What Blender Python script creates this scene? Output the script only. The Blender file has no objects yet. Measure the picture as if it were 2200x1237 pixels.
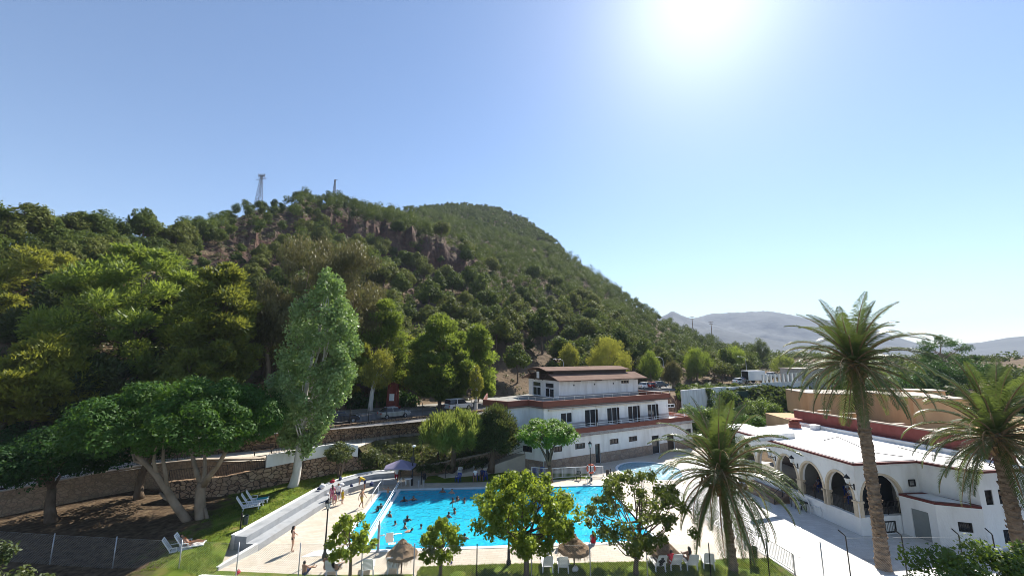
import bpy, bmesh, math, random
import numpy as np
from mathutils import Vector, Matrix, noise
R = math.radians
SC = bpy.context.scene
COL = SC.collection
random.seed(7)
# ---------------------------------------------------------------- camera
F, CX, CY, PITCH, H = 850.0, 1100.0, 618.5, R(9.5), 13.6   # focal length in photo pixels, eye height
cam = bpy.data.cameras.new("camera")
cam.lens = 36.0 * F / 2200.0
cam.sensor_width = 36.0
cam.clip_start = 0.1
cam.clip_end = 30000
cob = bpy.data.objects.new("camera", cam)
cob.location = (0, 0, H)
cob.rotation_euler = (R(90) + PITCH, 0, 0)
COL.objects.link(cob)
SC.camera = cob
# ---------------------------------------------------------------- light
SUN_AZ, SUN_EL = R(29.5), R(43)
sd = Vector((math.sin(SUN_AZ) * math.cos(SUN_EL), math.cos(SUN_AZ) * math.cos(SUN_EL), math.sin(SUN_EL)))
sl = bpy.data.lights.new("sun", 'SUN')
sl.energy = 5.0
sl.angle = R(0.5)
sl.color = (1.0, 0.94, 0.85)
so = bpy.data.objects.new("sun", sl)
so.rotation_euler = sd.to_track_quat('Z', 'Y').to_euler()
so.location = (60, 80, 120)
COL.objects.link(so)
W = bpy.data.worlds.new("World")
SC.world = W
W.use_nodes = True
wn = W.node_tree
for n in list(wn.nodes):
    wn.nodes.remove(n)
sky = wn.nodes.new('ShaderNodeTexSky')
sky.sky_type = 'NISHITA'
sky.sun_disc = False
sky.sun_elevation = SUN_EL
sky.sun_rotation = SUN_AZ
sky.altitude = 100
sky.air_density = 1.0
sky.dust_density = 0.15
sky.ozone_density = 3.2
# the bright aureole round the sun: a function of the angle between the view direction and the sun
geo = wn.nodes.new('ShaderNodeTexCoord')
dot = wn.nodes.new('ShaderNodeVectorMath'); dot.operation = 'DOT_PRODUCT'
nrm = wn.nodes.new('ShaderNodeVectorMath'); nrm.operation = 'NORMALIZE'
wn.links.new(geo.outputs['Generated'], nrm.inputs[0])
wn.links.new(nrm.outputs[0], dot.inputs[0])
dot.inputs[1].default_value = sd
def wmath(op, a, b):
    m = wn.nodes.new('ShaderNodeMath'); m.operation = op
    for i, x in enumerate((a, b)):
        if isinstance(x, (int, float)): m.inputs[i].default_value = x
        else: wn.links.new(x, m.inputs[i])
    return m.outputs[0]
dd = wmath('MAXIMUM', dot.outputs['Value'], 0.0)
g1 = wmath('MULTIPLY', wmath('POWER', dd, 95.0), 2.4)
g2 = wmath('MULTIPLY', wmath('POWER', dd, 20.0), 0.85)
glow = wmath('ADD', g1, g2)
gc = wn.nodes.new('ShaderNodeCombineColor')
for i, k in enumerate((0.96, 0.97, 1.0)):
    wn.links.new(wmath('MULTIPLY', glow, k), gc.inputs[i])
addc = wn.nodes.new('ShaderNodeMix'); addc.data_type = 'RGBA'; addc.blend_type = 'ADD'
addc.inputs[0].default_value = 1.0
wn.links.new(sky.outputs[0], addc.inputs[6])
wn.links.new(gc.outputs[0], addc.inputs[7])
bg = wn.nodes.new('ShaderNodeBackground')
bg.inputs[1].default_value = 0.084
wn.links.new(addc.outputs[2], bg.inputs[0])
wo = wn.nodes.new('ShaderNodeOutputWorld')
wn.links.new(bg.outputs[0], wo.inputs[0])
SC.view_settings.view_transform = 'Standard'
SC.view_settings.look = 'None'
SC.view_settings.gamma = 1.0
SC.view_settings.exposure = 1.08
SC.cycles.filter_width = 0.9
SC.cycles.use_denoising = True
SC.cycles.max_bounces = 8
SC.cycles.transparent_max_bounces = 12
SC.cycles.volume_bounces = 0
SC.cycles.sample_clamp_indirect = 4.0
SC.cycles.caustics_reflective = False
SC.cycles.caustics_refractive = False

# ---------------------------------------------------------------- photo pixel -> world
def ray(px, py):
    u, v = (px - CX) / F, (CY - py) / F
    return Vector((u, math.cos(PITCH) - v * math.sin(PITCH), math.sin(PITCH) + v * math.cos(PITCH)))
def G(px, py, z=0.0):
    r = ray(px, py); t = (z - H) / r.z
    return Vector((r.x * t, r.y * t, z))
def at(px, py, Y):
    r = ray(px, py); t = Y / r.y
    return Vector((r.x * t, Y, H + r.z * t))
def ss(t):
    t = max(0.0, min(1.0, t))
    return t * t * (3 - 2 * t)

# ---------------------------------------------------------------- materials
def node(nt, typ, **kw):
    n = nt.nodes.new(typ)
    for k, v in kw.items(): setattr(n, k, v)
    return n
def base_mat(name):
    m = bpy.data.materials.new(name); m.use_nodes = True
    nt = m.node_tree
    return m, nt, nt.nodes['Principled BSDF']
def setspec(b, s):
    b.inputs['Specular IOR Level'].default_value = s
def ramp(nt, fac, stops):
    r = node(nt, 'ShaderNodeValToRGB')
    e = r.color_ramp.elements
    e[0].position, e[0].color = stops[0][0], (*stops[0][1], 1)
    e[1].position, e[1].color = stops[-1][0], (*stops[-1][1], 1)
    for p, c in stops[1:-1]:
        x = e.new(p); x.color = (*c, 1)
    nt.links.new(fac, r.inputs[0])
    return r.outputs[0]
def mat(name, c1, c2=None, scale=1.0, rough=0.75, spec=0.3, metal=0.0, bump=0.0, bscale=None, c3=None, stretch=None, detail=5, dist=0.05):
    m, nt, b = base_mat(name)
    b.inputs['Roughness'].default_value = rough
    b.inputs['Metallic'].default_value = metal
    setspec(b, spec)
    b.inputs['Base Color'].default_value = (*c1, 1)
    if c2 or bump:
        g = node(nt, 'ShaderNodeNewGeometry')
        vec = g.outputs['Position']
        if stretch:
            mp = node(nt, 'ShaderNodeMapping'); mp.inputs['Scale'].default_value = stretch
            nt.links.new(vec, mp.inputs[0]); vec = mp.outputs[0]
    if c2:
        n = node(nt, 'ShaderNodeTexNoise')
        n.inputs['Scale'].default_value = scale; n.inputs['Detail'].default_value = detail
        nt.links.new(vec, n.inputs['Vector'])
        st = [(0.32, c1), (0.68, c2)] if not c3 else [(0.3, c1), (0.52, c2), (0.72, c3)]
        nt.links.new(ramp(nt, n.outputs['Fac'], st), b.inputs['Base Color'])
    if bump:
        n2 = node(nt, 'ShaderNodeTexNoise'); n2.inputs['Scale'].default_value = bscale or scale * 4
        n2.inputs['Detail'].default_value = 4
        nt.links.new(vec, n2.inputs['Vector'])
        bp = node(nt, 'ShaderNodeBump'); bp.inputs['Strength'].default_value = bump; bp.inputs['Distance'].default_value = dist
        nt.links.new(n2.outputs['Fac'], bp.inputs['Height'])
        nt.links.new(bp.outputs[0], b.inputs['Normal'])
    return m
def leafmat(name, c1, c2, tr, trans=0.45, scale=0.6, rough=0.5, spec=0.35):
    m, nt, b = base_mat(name)
    b.inputs['Roughness'].default_value = rough; setspec(b, spec)
    g = node(nt, 'ShaderNodeNewGeometry')
    n = node(nt, 'ShaderNodeTexNoise'); n.inputs['Scale'].default_value = scale; n.inputs['Detail'].default_value = 6
    nt.links.new(g.outputs['Position'], n.inputs['Vector'])
    oi = node(nt, 'ShaderNodeObjectInfo')
    ma = node(nt, 'ShaderNodeMath', operation='MULTIPLY_ADD'); ma.inputs[1].default_value = 0.24
    nt.links.new(oi.outputs['Random'], ma.inputs[0])
    sub = node(nt, 'ShaderNodeMath', operation='SUBTRACT'); sub.inputs[1].default_value = 0.12
    nt.links.new(n.outputs['Fac'], sub.inputs[0]); nt.links.new(sub.outputs[0], ma.inputs[2])
    nt.links.new(ramp(nt, ma.outputs[0], [(0.3, c1), (0.7, c2)]), b.inputs['Base Color'])
    t = node(nt, 'ShaderNodeBsdfTranslucent')
    t2 = tuple(x * 0.6 for x in tr)
    nt.links.new(ramp(nt, ma.outputs[0], [(0.3, t2), (0.7, tr)]), t.inputs[0])
    mx = node(nt, 'ShaderNodeMixShader'); mx.inputs[0].default_value = trans
    nt.links.new(b.outputs[0], mx.inputs[1]); nt.links.new(t.outputs[0], mx.inputs[2])
    out = nt.nodes['Material Output']
    nt.links.new(mx.outputs[0], out.inputs[0])
    return m
def stonemat(name, cs, mortar, scale=2.2, bump=0.8, zs=1.5):
    m, nt, b = base_mat(name); b.inputs['Roughness'].default_value = 0.9; setspec(b, 0.2)
    g = node(nt, 'ShaderNodeNewGeometry')
    mp = node(nt, 'ShaderNodeMapping'); mp.inputs['Scale'].default_value = (1, 1, zs)
    nt.links.new(g.outputs['Position'], mp.inputs[0])
    nz = node(nt, 'ShaderNodeTexNoise'); nz.inputs['Scale'].default_value = 1.7
    nt.links.new(mp.outputs[0], nz.inputs[0])
    mv = node(nt, 'ShaderNodeMix', data_type='RGBA'); mv.inputs[0].default_value = 0.12
    nt.links.new(mp.outputs[0], mv.inputs[6]); nt.links.new(nz.outputs['Color'], mv.inputs[7])
    v1 = node(nt, 'ShaderNodeTexVoronoi'); v1.inputs['Scale'].default_value = scale
    v2 = node(nt, 'ShaderNodeTexVoronoi', feature='DISTANCE_TO_EDGE'); v2.inputs['Scale'].default_value = scale
    nt.links.new(mv.outputs[2], v1.inputs['Vector']); nt.links.new(mv.outputs[2], v2.inputs['Vector'])
    sp = node(nt, 'ShaderNodeSeparateColor'); nt.links.new(v1.outputs['Color'], sp.inputs[0])
    col = ramp(nt, sp.outputs[0], [(i / (len(cs) - 1), c) for i, c in enumerate(cs)])
    n3 = node(nt, 'ShaderNodeTexNoise'); n3.inputs['Scale'].default_value = 9; n3.inputs['Detail'].default_value = 5
    nt.links.new(g.outputs['Position'], n3.inputs[0])
    mm = node(nt, 'ShaderNodeMix', data_type='RGBA', blend_type='OVERLAY'); mm.inputs[0].default_value = 0.5
    nt.links.new(col, mm.inputs[6]); nt.links.new(n3.outputs['Fac'], mm.inputs[7])
    edge = ramp(nt, v2.outputs['Distance'], [(0.02, (0, 0, 0)), (0.09, (1, 1, 1))])
    m2 = node(nt, 'ShaderNodeMix', data_type='RGBA'); nt.links.new(edge, m2.inputs[0])
    m2.inputs[6].default_value = (*mortar, 1); nt.links.new(mm.outputs[2], m2.inputs[7])
    nt.links.new(m2.outputs[2], b.inputs['Base Color'])
    bp = node(nt, 'ShaderNodeBump'); bp.inputs['Strength'].default_value = bump; bp.inputs['Distance'].default_value = 0.08
    nt.links.new(edge, bp.inputs['Height']); nt.links.new(bp.outputs[0], b.inputs['Normal'])
    return m
def tilemat(name, c1, c2, mortar, bw, bh, rot=0.0, rough=0.7, msize=0.012, stain=0.25, stainc=(0.5, 0.4, 0.28), spec=0.3):
    m, nt, b = base_mat(name); b.inputs['Roughness'].default_value = rough; setspec(b, spec)
    g = node(nt, 'ShaderNodeNewGeometry')
    mp = node(nt, 'ShaderNodeMapping'); mp.inputs['Rotation'].default_value = (0, 0, rot)
    nt.links.new(g.outputs['Position'], mp.inputs[0])
    br = node(nt, 'ShaderNodeTexBrick')
    br.inputs['Scale'].default_value = 1.0
    br.inputs['Brick Width'].default_value = bw; br.inputs['Row Height'].default_value = bh
    br.inputs['Mortar Size'].default_value = msize; br.inputs['Mortar Smooth'].default_value = 0.1
    br.inputs['Color1'].default_value = (*c1, 1); br.inputs['Color2'].default_value = (*c2, 1); br.inputs['Mortar'].default_value = (*mortar, 1)
    nt.links.new(mp.outputs[0], br.inputs['Vector'])
    n = node(nt, 'ShaderNodeTexNoise'); n.inputs['Scale'].default_value = 0.55; n.inputs['Detail'].default_value = 9; n.inputs['Roughness'].default_value = 0.7
    nt.links.new(g.outputs['Position'], n.inputs[0])
    f = ramp(nt, n.outputs['Fac'], [(0.48, (0, 0, 0)), (0.75, (stain, stain, stain))])
    mx = node(nt, 'ShaderNodeMix', data_type='RGBA'); nt.links.new(f, mx.inputs[0])
    nt.links.new(br.outputs['Color'], mx.inputs[6]); mx.inputs[7].default_value = (*stainc, 1)
    nt.links.new(mx.outputs[2], b.inputs['Base Color'])
    return m
def flat(name, c, rough=0.6, spec=0.4, metal=0.0):
    return mat(name, c, rough=rough, spec=spec, metal=metal)

M = {}
M['white'] = mat('white_plaster', (0.66, 0.65, 0.62), (0.80, 0.80, 0.78), 1.3, 0.85, 0.2, bump=0.25, bscale=14, dist=0.02, c3=(0.83, 0.83, 0.81), stretch=(1, 1, 0.22), detail=8)
M['stucco'] = mat('rough_white_stucco', (0.70, 0.69, 0.66), (0.81, 0.81, 0.79), 1.0, 0.9, 0.2, bump=0.7, bscale=9, dist=0.05, c3=(0.84, 0.84, 0.82), stretch=(1, 1, 0.3), detail=8)
M['roofwhite'] = mat('white_roof_paint', (0.56, 0.55, 0.52), (0.74, 0.73, 0.71), 0.6, 0.8, 0.2, bump=0.3, bscale=3, c3=(0.78, 0.78, 0.76), detail=9)
M['band'] = mat('brown_band_paint', (0.17, 0.055, 0.038), (0.21, 0.075, 0.05), 0.7, 0.7, 0.3, stretch=(1, 1, 3))
M['skirt'] = stonemat('stone_cladding', [(0.27, 0.2, 0.15), (0.36, 0.29, 0.23), (0.31, 0.25, 0.2)], (0.25, 0.2, 0.17), 1.6, 0.2, 1.0)
M['greyskirt'] = mat('grey_cladding', (0.34, 0.33, 0.32), (0.43, 0.42, 0.41), 1.5, 0.8)
M['redwall'] = mat('red_painted_wall', (0.19, 0.052, 0.045), (0.26, 0.082, 0.07), 0.9, 0.85, 0.2, stretch=(1, 1, 0.25), bump=0.3, bscale=10)
M['cap'] = mat('pale_coping', (0.36, 0.30, 0.24), (0.46, 0.40, 0.33), 2.0, 0.8)
M['beige'] = mat('beige_render', (0.44, 0.29, 0.16), (0.55, 0.375, 0.215), 0.6, 0.9, 0.2, stretch=(1, 1, 0.3), bump=0.3, bscale=12)
M['tilered'] = mat('red_edge_tile', (0.10, 0.022, 0.018), (0.15, 0.035, 0.03), 3.0, 0.6)
M['arch'] = mat('arch_sandstone', (0.58, 0.48, 0.34), (0.66, 0.56, 0.42), 3.0, 0.85)
M['dark'] = flat('interior_shade', (0.02, 0.018, 0.016), 0.9, 0.1)
M['glass'] = flat('window_glass', (0.03, 0.035, 0.04), 0.08, 0.6)
M['brownframe'] = flat('brown_frame', (0.045, 0.03, 0.024), 0.5)
M['black'] = flat('black_iron', (0.012, 0.012, 0.013), 0.5)
M['darksteel'] = flat('dark_steel', (0.10, 0.11, 0.13), 0.5)
M['grey'] = mat('galvanised_steel', (0.36, 0.37, 0.38), (0.45, 0.46, 0.47), 3, 0.45, 0.5, 0.4)
M['plastic'] = flat('white_plastic', (0.78, 0.78, 0.77), 0.4, 0.4)
M['blueplastic'] = flat('blue_plastic', (0.012, 0.045, 0.26), 0.4)
M['redplastic'] = flat('red_plastic', (0.5, 0.02, 0.015), 0.4)
M['orangeplastic'] = flat('orange_plastic', (0.55, 0.09, 0.04), 0.4)
M['steel'] = flat('steel_rail', (0.6, 0.61, 0.62), 0.3, 0.5, 0.6)
M['whitemetal'] = flat('white_metal', (0.78, 0.79, 0.8), 0.4)
M['concrete'] = mat('grey_concrete', (0.24, 0.255, 0.27), (0.33, 0.345, 0.36), 0.9, 0.85, 0.2, bump=0.2, bscale=12, c3=(0.28, 0.285, 0.29))
M['conc_edge'] = mat('white_painted_edge', (0.62, 0.62, 0.60), (0.72, 0.72, 0.70), 2, 0.8)
M['deck'] = tilemat('deck_tiles', (0.47, 0.42, 0.345), (0.54, 0.49, 0.41), (0.36, 0.31, 0.24), 0.5, 0.25, 0.12, stain=0.55, stainc=(0.40, 0.32, 0.22))
M['plaza'] = tilemat('plaza_tiles', (0.54, 0.535, 0.52), (0.62, 0.615, 0.60), (0.46, 0.45, 0.43), 0.6, 0.4, -0.1, stain=0.5, stainc=(0.42, 0.39, 0.34))
M['asphalt'] = mat('asphalt', (0.16, 0.16, 0.16), (0.21, 0.2, 0.195), 0.6, 0.9, 0.2, bump=0.2, bscale=30)
M['path'] = mat('pale_path', (0.46, 0.41, 0.34), (0.58, 0.52, 0.44), 0.7, 0.9, 0.2)
M['pave'] = mat('pavement', (0.22, 0.21, 0.19), (0.29, 0.28, 0.25), 0.8, 0.9, 0.2)
M['lawn'] = mat('lawn', (0.065, 0.115, 0.013), (0.13, 0.18, 0.025), 0.9, 0.95, 0.1, bump=0.9, bscale=28, c3=(0.20, 0.17, 0.055), detail=9, dist=0.08)
M['lawn2'] = None
M['grass'] = leafmat('grass_blade', (0.075, 0.13, 0.014), (0.18, 0.22, 0.04), (0.3, 0.38, 0.05), 0.4, 0.8)
M['dirt'] = mat('dry_dirt', (0.13, 0.09, 0.055), (0.22, 0.16, 0.10), 0.35, 0.95, 0.1, bump=0.6, bscale=6, c3=(0.30, 0.23, 0.15), detail=8)
M['stone'] = stonemat('stone_wall', [(0.21, 0.13, 0.085), (0.40, 0.28, 0.18), (0.29, 0.19, 0.125), (0.46, 0.34, 0.23)], (0.07, 0.05, 0.035), 2.3)
M['stonepale'] = stonemat('tan_stone_wall', [(0.24, 0.18, 0.12), (0.34, 0.26, 0.18), (0.28, 0.2, 0.14)], (0.22, 0.17, 0.12), 2.6, 0.5)
M['bark'] = mat('bark', (0.09, 0.065, 0.045), (0.17, 0.13, 0.095), 3.0, 0.95, 0.1, bump=0.8, bscale=9, stretch=(1, 1, 0.35))
M['barkpale'] = mat('pale_smooth_bark', (0.20, 0.15, 0.10), (0.32, 0.25, 0.18), 1.6, 0.85, 0.2, bump=0.5, bscale=5, stretch=(1, 1, 0.5))
M['barkwhite'] = mat('whitewashed_bark', (0.5, 0.47, 0.42), (0.66, 0.63, 0.57), 2.5, 0.9, 0.1, bump=0.6, bscale=8, stretch=(1, 1, 0.4))
M['thatch'] = mat('dry_thatch', (0.20, 0.135, 0.085), (0.36, 0.26, 0.17), 9, 0.95, 0.1, bump=1.0, bscale=30)
M['woodpole'] = mat('wooden_pole', (0.14, 0.09, 0.06), (0.22, 0.16, 0.11), 4, 0.8)
M['obelisk'] = mat('red_stone', (0.15, 0.035, 0.025), (0.23, 0.06, 0.045), 2, 0.8, bump=0.3, bscale=6)
# leaves
M['l_pine'] = leafmat('pine_needles', (0.085, 0.125, 0.02), (0.21, 0.24, 0.035), (0.38, 0.40, 0.05), 0.45, 0.45)
M['l_pinemid'] = leafmat('pine_needles_fresh', (0.07, 0.125, 0.02), (0.16, 0.22, 0.035), (0.32, 0.41, 0.05), 0.45, 0.5)
M['l_hill'] = leafmat('hill_pine_needles', (0.045, 0.082, 0.015), (0.10, 0.135, 0.025), (0.16, 0.21, 0.035), 0.35, 0.05, 0.6, 0.1)
M['l_hill2'] = leafmat('hill_pine_needles_pale', (0.075, 0.10, 0.02), (0.14, 0.16, 0.035), (0.21, 0.24, 0.045), 0.35, 0.05, 0.6, 0.1)
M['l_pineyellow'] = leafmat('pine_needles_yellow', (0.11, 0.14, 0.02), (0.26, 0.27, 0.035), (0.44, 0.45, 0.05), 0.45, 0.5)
M['l_darkpine'] = leafmat('shade_dark_pine_needles', (0.03, 0.055, 0.014), (0.065, 0.09, 0.02), (0.11, 0.14, 0.025), 0.35, 0.4)  # needle colour darkened to paint the shaded gaps between the big pines
M['l_shade'] = leafmat('shaded_evergreen_leaf', (0.014, 0.045, 0.011), (0.03, 0.075, 0.016), (0.06, 0.14, 0.02), 0.3, 0.6, 0.6, 0.15)  # shade of the far-left trees is put into this leaf colour
M['l_euc'] = leafmat('eucalyptus_leaf', (0.085, 0.085, 0.03), (0.15, 0.14, 0.05), (0.22, 0.2, 0.06), 0.35, 0.4)
M['l_yellow'] = leafmat('yellow_green_leaf', (0.17, 0.19, 0.025), (0.30, 0.29, 0.05), (0.45, 0.45, 0.06), 0.4, 0.5)
M['l_poplar'] = leafmat('poplar_leaf', (0.08, 0.15, 0.03), (0.27, 0.36, 0.14), (0.26, 0.40, 0.08), 0.35, 1.6, 0.4, 0.4)
M['l_ficus'] = leafmat('ficus_leaf', (0.034, 0.09, 0.013), (0.075, 0.155, 0.024), (0.14, 0.28, 0.028), 0.33, 0.6, 0.6, 0.2)
M['l_dark'] = leafmat('dark_leaf', (0.022, 0.07, 0.014), (0.05, 0.11, 0.022), (0.09, 0.2, 0.03), 0.3, 0.6, 0.6, 0.2)
M['l_bright'] = leafmat('mulberry_leaf', (0.09, 0.15, 0.015), (0.20, 0.26, 0.03), (0.45, 0.55, 0.05), 0.45, 0.9)
M['l_olive'] = leafmat('young_olive_leaf', (0.055, 0.095, 0.018), (0.12, 0.15, 0.03), (0.24, 0.29, 0.04), 0.4, 0.9)
M['l_hib'] = leafmat('olive_leaf', (0.045, 0.075, 0.02), (0.09, 0.11, 0.03), (0.17, 0.2, 0.04), 0.35, 0.9)
M['l_tam'] = leafmat('feathery_leaf', (0.10, 0.16, 0.025), (0.20, 0.25, 0.05), (0.36, 0.42, 0.07), 0.4, 0.6)
M['l_jac'] = leafmat('fern_leaf', (0.06, 0.16, 0.015), (0.15, 0.27, 0.03), (0.28, 0.46, 0.04), 0.4, 0.8)
M['l_palm'] = leafmat('palm_leaflet', (0.055, 0.09, 0.02), (0.12, 0.155, 0.045), (0.18, 0.24, 0.045), 0.3, 0.6, 0.35, 0.5)
M['l_hedge'] = leafmat('hedge_leaf', (0.045, 0.10, 0.016), (0.11, 0.18, 0.025), (0.24, 0.34, 0.04), 0.4, 0.8)
M['l_shrub'] = leafmat('dry_shrub', (0.045, 0.06, 0.02), (0.10, 0.10, 0.04), (0.14, 0.15, 0.045), 0.3, 0.2)
M['palmtrunk'] = mat('palm_trunk', (0.16, 0.11, 0.075), (0.32, 0.24, 0.17), 2.5, 0.95, 0.1, bump=1.0, bscale=5, stretch=(1, 1, 2.2), dist=0.1)
M['boot'] = mat('cut_frond_bases', (0.20, 0.12, 0.06), (0.38, 0.25, 0.13), 5, 0.9)
M['dates'] = mat('date_clusters', (0.17, 0.09, 0.035), (0.3, 0.17, 0.06), 9, 0.8)

# ---------------------------------------------------------------- objects
def tag(o, label=None, cat=None, group=None, kind=None):
    if label: o['label'] = label
    if cat: o['category'] = cat
    if group: o['group'] = group
    if kind: o['kind'] = kind
    return o
def thing(name, label, cat, loc=(0, 0, 0), rz=0.0, group=None):
    o = bpy.data.objects.new(name, None); COL.objects.link(o)
    o.location = loc; o.rotation_euler = (0, 0, rz); o.empty_display_size = 0.2
    return tag(o, label, cat, group)
def link_mesh(name, me, parent=None, loc=(0, 0, 0)):
    o = bpy.data.objects.new(name, me); COL.objects.link(o)
    o.location = loc
    if parent: o.parent = parent
    return o
def kids(o):
    return [c for c in o.children]
def copy_tree(o, parent=None):
    c = o.copy(); COL.objects.link(c)
    if parent: c.parent = parent
    for ch in kids(o): copy_tree(ch, c)
    return c
def dup(o, loc, rz, label=None, group=None):
    c = copy_tree(o); c.location = loc; c.rotation_euler = (0, 0, rz)
    return tag(c, label, None, group)

class MB:
    def __init__(s): s.v = []; s.f = []; s.m = []; s.sm = []
    def add(s, vs, fs, mi=0, sm=False):
        n = len(s.v)
        s.v += [tuple(p) for p in vs]; s.f += [tuple(i + n for i in f) for f in fs]
        s.m += [mi] * len(fs); s.sm += [sm] * len(fs)
        return s
    def box(s, c, d, rz=0.0, mi=0, rx=0.0, ry=0.0):
        x, y, z = d[0] / 2, d[1] / 2, d[2] / 2
        mt = Matrix.Rotation(rz, 3, 'Z') @ Matrix.Rotation(ry, 3, 'Y') @ Matrix.Rotation(rx, 3, 'X')
        vs = [Vector(c) + mt @ Vector(p) for p in ((-x, -y, -z), (x, -y, -z), (x, y, -z), (-x, y, -z), (-x, -y, z), (x, -y, z), (x, y, z), (-x, y, z))]
        return s.add(vs, [(0, 3, 2, 1), (4, 5, 6, 7), (0, 1, 5, 4), (1, 2, 6, 5), (2, 3, 7, 6), (3, 0, 4, 7)], mi)
    def bar(s, a, b, w, h=None, mi=0):
        a, b = Vector(a), Vector(b); h = h or w
        d = b - a; L = d.length
        if L < 1e-6: return s
        q = d.to_track_quat('X', 'Z').to_matrix()
        vs = []
        for x in (0, L):
            for y, z in ((-w / 2, -h / 2), (w / 2, -h / 2), (w / 2, h / 2), (-w / 2, h / 2)):
                vs.append(a + q @ Vector((x, y, z)))
        return s.add(vs, [(0, 1, 2, 3), (7, 6, 5, 4), (0, 4, 5, 1), (1, 5, 6, 2), (2, 6, 7, 3), (3, 7, 4, 0)], mi)
    def prism(s, poly, z0, z1, mi=0):
        n = len(poly)
        a0 = z0 if isinstance(z0, (list, tuple)) else [z0] * n
        a1 = z1 if isinstance(z1, (list, tuple)) else [z1] * n
        area = sum(poly[i][0] * poly[(i + 1) % n][1] - poly[(i + 1) % n][0] * poly[i][1] for i in range(n))
        idx = list(range(n)) if area > 0 else list(range(n))[::-1]
        vs = [(poly[i][0], poly[i][1], a0[i]) for i in idx] + [(poly[i][0], poly[i][1], a1[i]) for i in idx]
        fs = [tuple(range(n))[::-1], tuple(range(n, 2 * n))] + [(i, (i + 1) % n, n + (i + 1) % n, n + i) for i in range(n)]
        return s.add(vs, fs, mi)
    def tube(s, pts, r, n=7, mi=0, sm=True):
        pts = [Vector(p) for p in pts]
        rs = r if isinstance(r, (list, tuple)) else [r] * len(pts)
        vs = []; up = Vector((0.31, 0.17, 0.93)).normalized()
        for i, p in enumerate(pts):
            d = (pts[min(i + 1, len(pts) - 1)] - pts[max(i - 1, 0)])
            d = d.normalized() if d.length > 1e-9 else Vector((0, 0, 1))
            u = up if abs(d.dot(up)) < 0.96 else Vector((1, 0, 0))
            a = d.cross(u).normalized(); b = d.cross(a)
            for k in range(n):
                t = 2 * math.pi * k / n
                vs.append(p + (a * math.cos(t) + b * math.sin(t)) * rs[i])
        fs = []
        for i in range(len(pts) - 1):
            for k in range(n):
                fs.append((i * n + k, (i + 1) * n + k, (i + 1) * n + (k + 1) % n, i * n + (k + 1) % n))
        m = (len(pts) - 1) * n
        s.add(vs, fs, mi, sm)
        k0 = len(s.v) - len(vs)
        s.f += [tuple(k0 + k for k in range(n)), tuple(k0 + m + n - 1 - k for k in range(n))]
        s.m += [mi, mi]; s.sm += [False, False]
        return s
    def lathe(s, prof, n=14, c=(0, 0, 0), mi=0, sm=True):
        vs = []; fs = []
        for r, z in prof:
            for k in range(n):
                t = 2 * math.pi * k / n
                vs.append((c[0] + r * math.cos(t), c[1] + r * math.sin(t), c[2] + z))
        for i in range(len(prof) - 1):
            for k in range(n):
                fs.append((i * n + k, i * n + (k + 1) % n, (i + 1) * n + (k + 1) % n, (i + 1) * n + k))
        s.add(vs, fs, mi, sm)
        return s
    def ell(s, c, r, n=10, m=7, mi=0, rot=None):
        prof = []
        vs = []; fs = []
        for i in range(m + 1):
            a = math.pi * i / m
            for k in range(n):
                t = 2 * math.pi * k / n
                p = Vector((r[0] * math.sin(a) * math.cos(t), r[1] * math.sin(a) * math.sin(t), -r[2] * math.cos(a)))
                if rot: p = rot @ p
                vs.append(Vector(c) + p)
        for i in range(m):
            for k in range(n):
                fs.append((i * n + k, i * n + (k + 1) % n, (i + 1) * n + (k + 1) % n, (i + 1) * n + k))
        return s.add(vs, fs, mi, True)
    def mesh(s, name, mats):
        me = bpy.data.meshes.new(name)
        me.from_pydata(s.v, [], s.f)
        for m in (mats if isinstance(mats, (list, tuple)) else [mats]): me.materials.append(m)
        me.polygons.foreach_set('material_index', s.m)
        me.polygons.foreach_set('use_smooth', s.sm)
        me.validate(); me.update()
        return me
    def build(s, name, mats, parent=None, loc=(0, 0, 0), rz=0.0, bevel=0.0):
        o = link_mesh(name, s.mesh(name, mats), parent, loc)
        if rz: o.rotation_euler = (0, 0, rz)
        if bevel:
            b = o.modifiers.new('bevel', 'BEVEL'); b.width = bevel; b.segments = 2; b.limit_method = 'ANGLE'
        return o
def struct(name, mb, mats, **kw):
    return tag(mb.build(name, mats, **kw), kind='structure')

def np_mesh(name, V, Q, mats, mi=None, smooth=None):
    me = bpy.data.meshes.new(name)
    me.vertices.add(len(V)); me.vertices.foreach_set('co', np.asarray(V, dtype=np.float32).ravel())
    k = Q.shape[1]
    me.loops.add(Q.size); me.loops.foreach_set('vertex_index', Q.astype(np.int32).ravel())
    me.polygons.add(len(Q))
    me.polygons.foreach_set('loop_start', np.arange(0, Q.size, k, dtype=np.int32))
    for m in mats: me.materials.append(m)
    if mi is not None: me.polygons.foreach_set('material_index', mi.astype(np.int32))
    if smooth is not None: me.polygons.foreach_set('use_smooth', np.full(len(Q), bool(smooth)))
    me.update(calc_edges=True)
    return me
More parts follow.
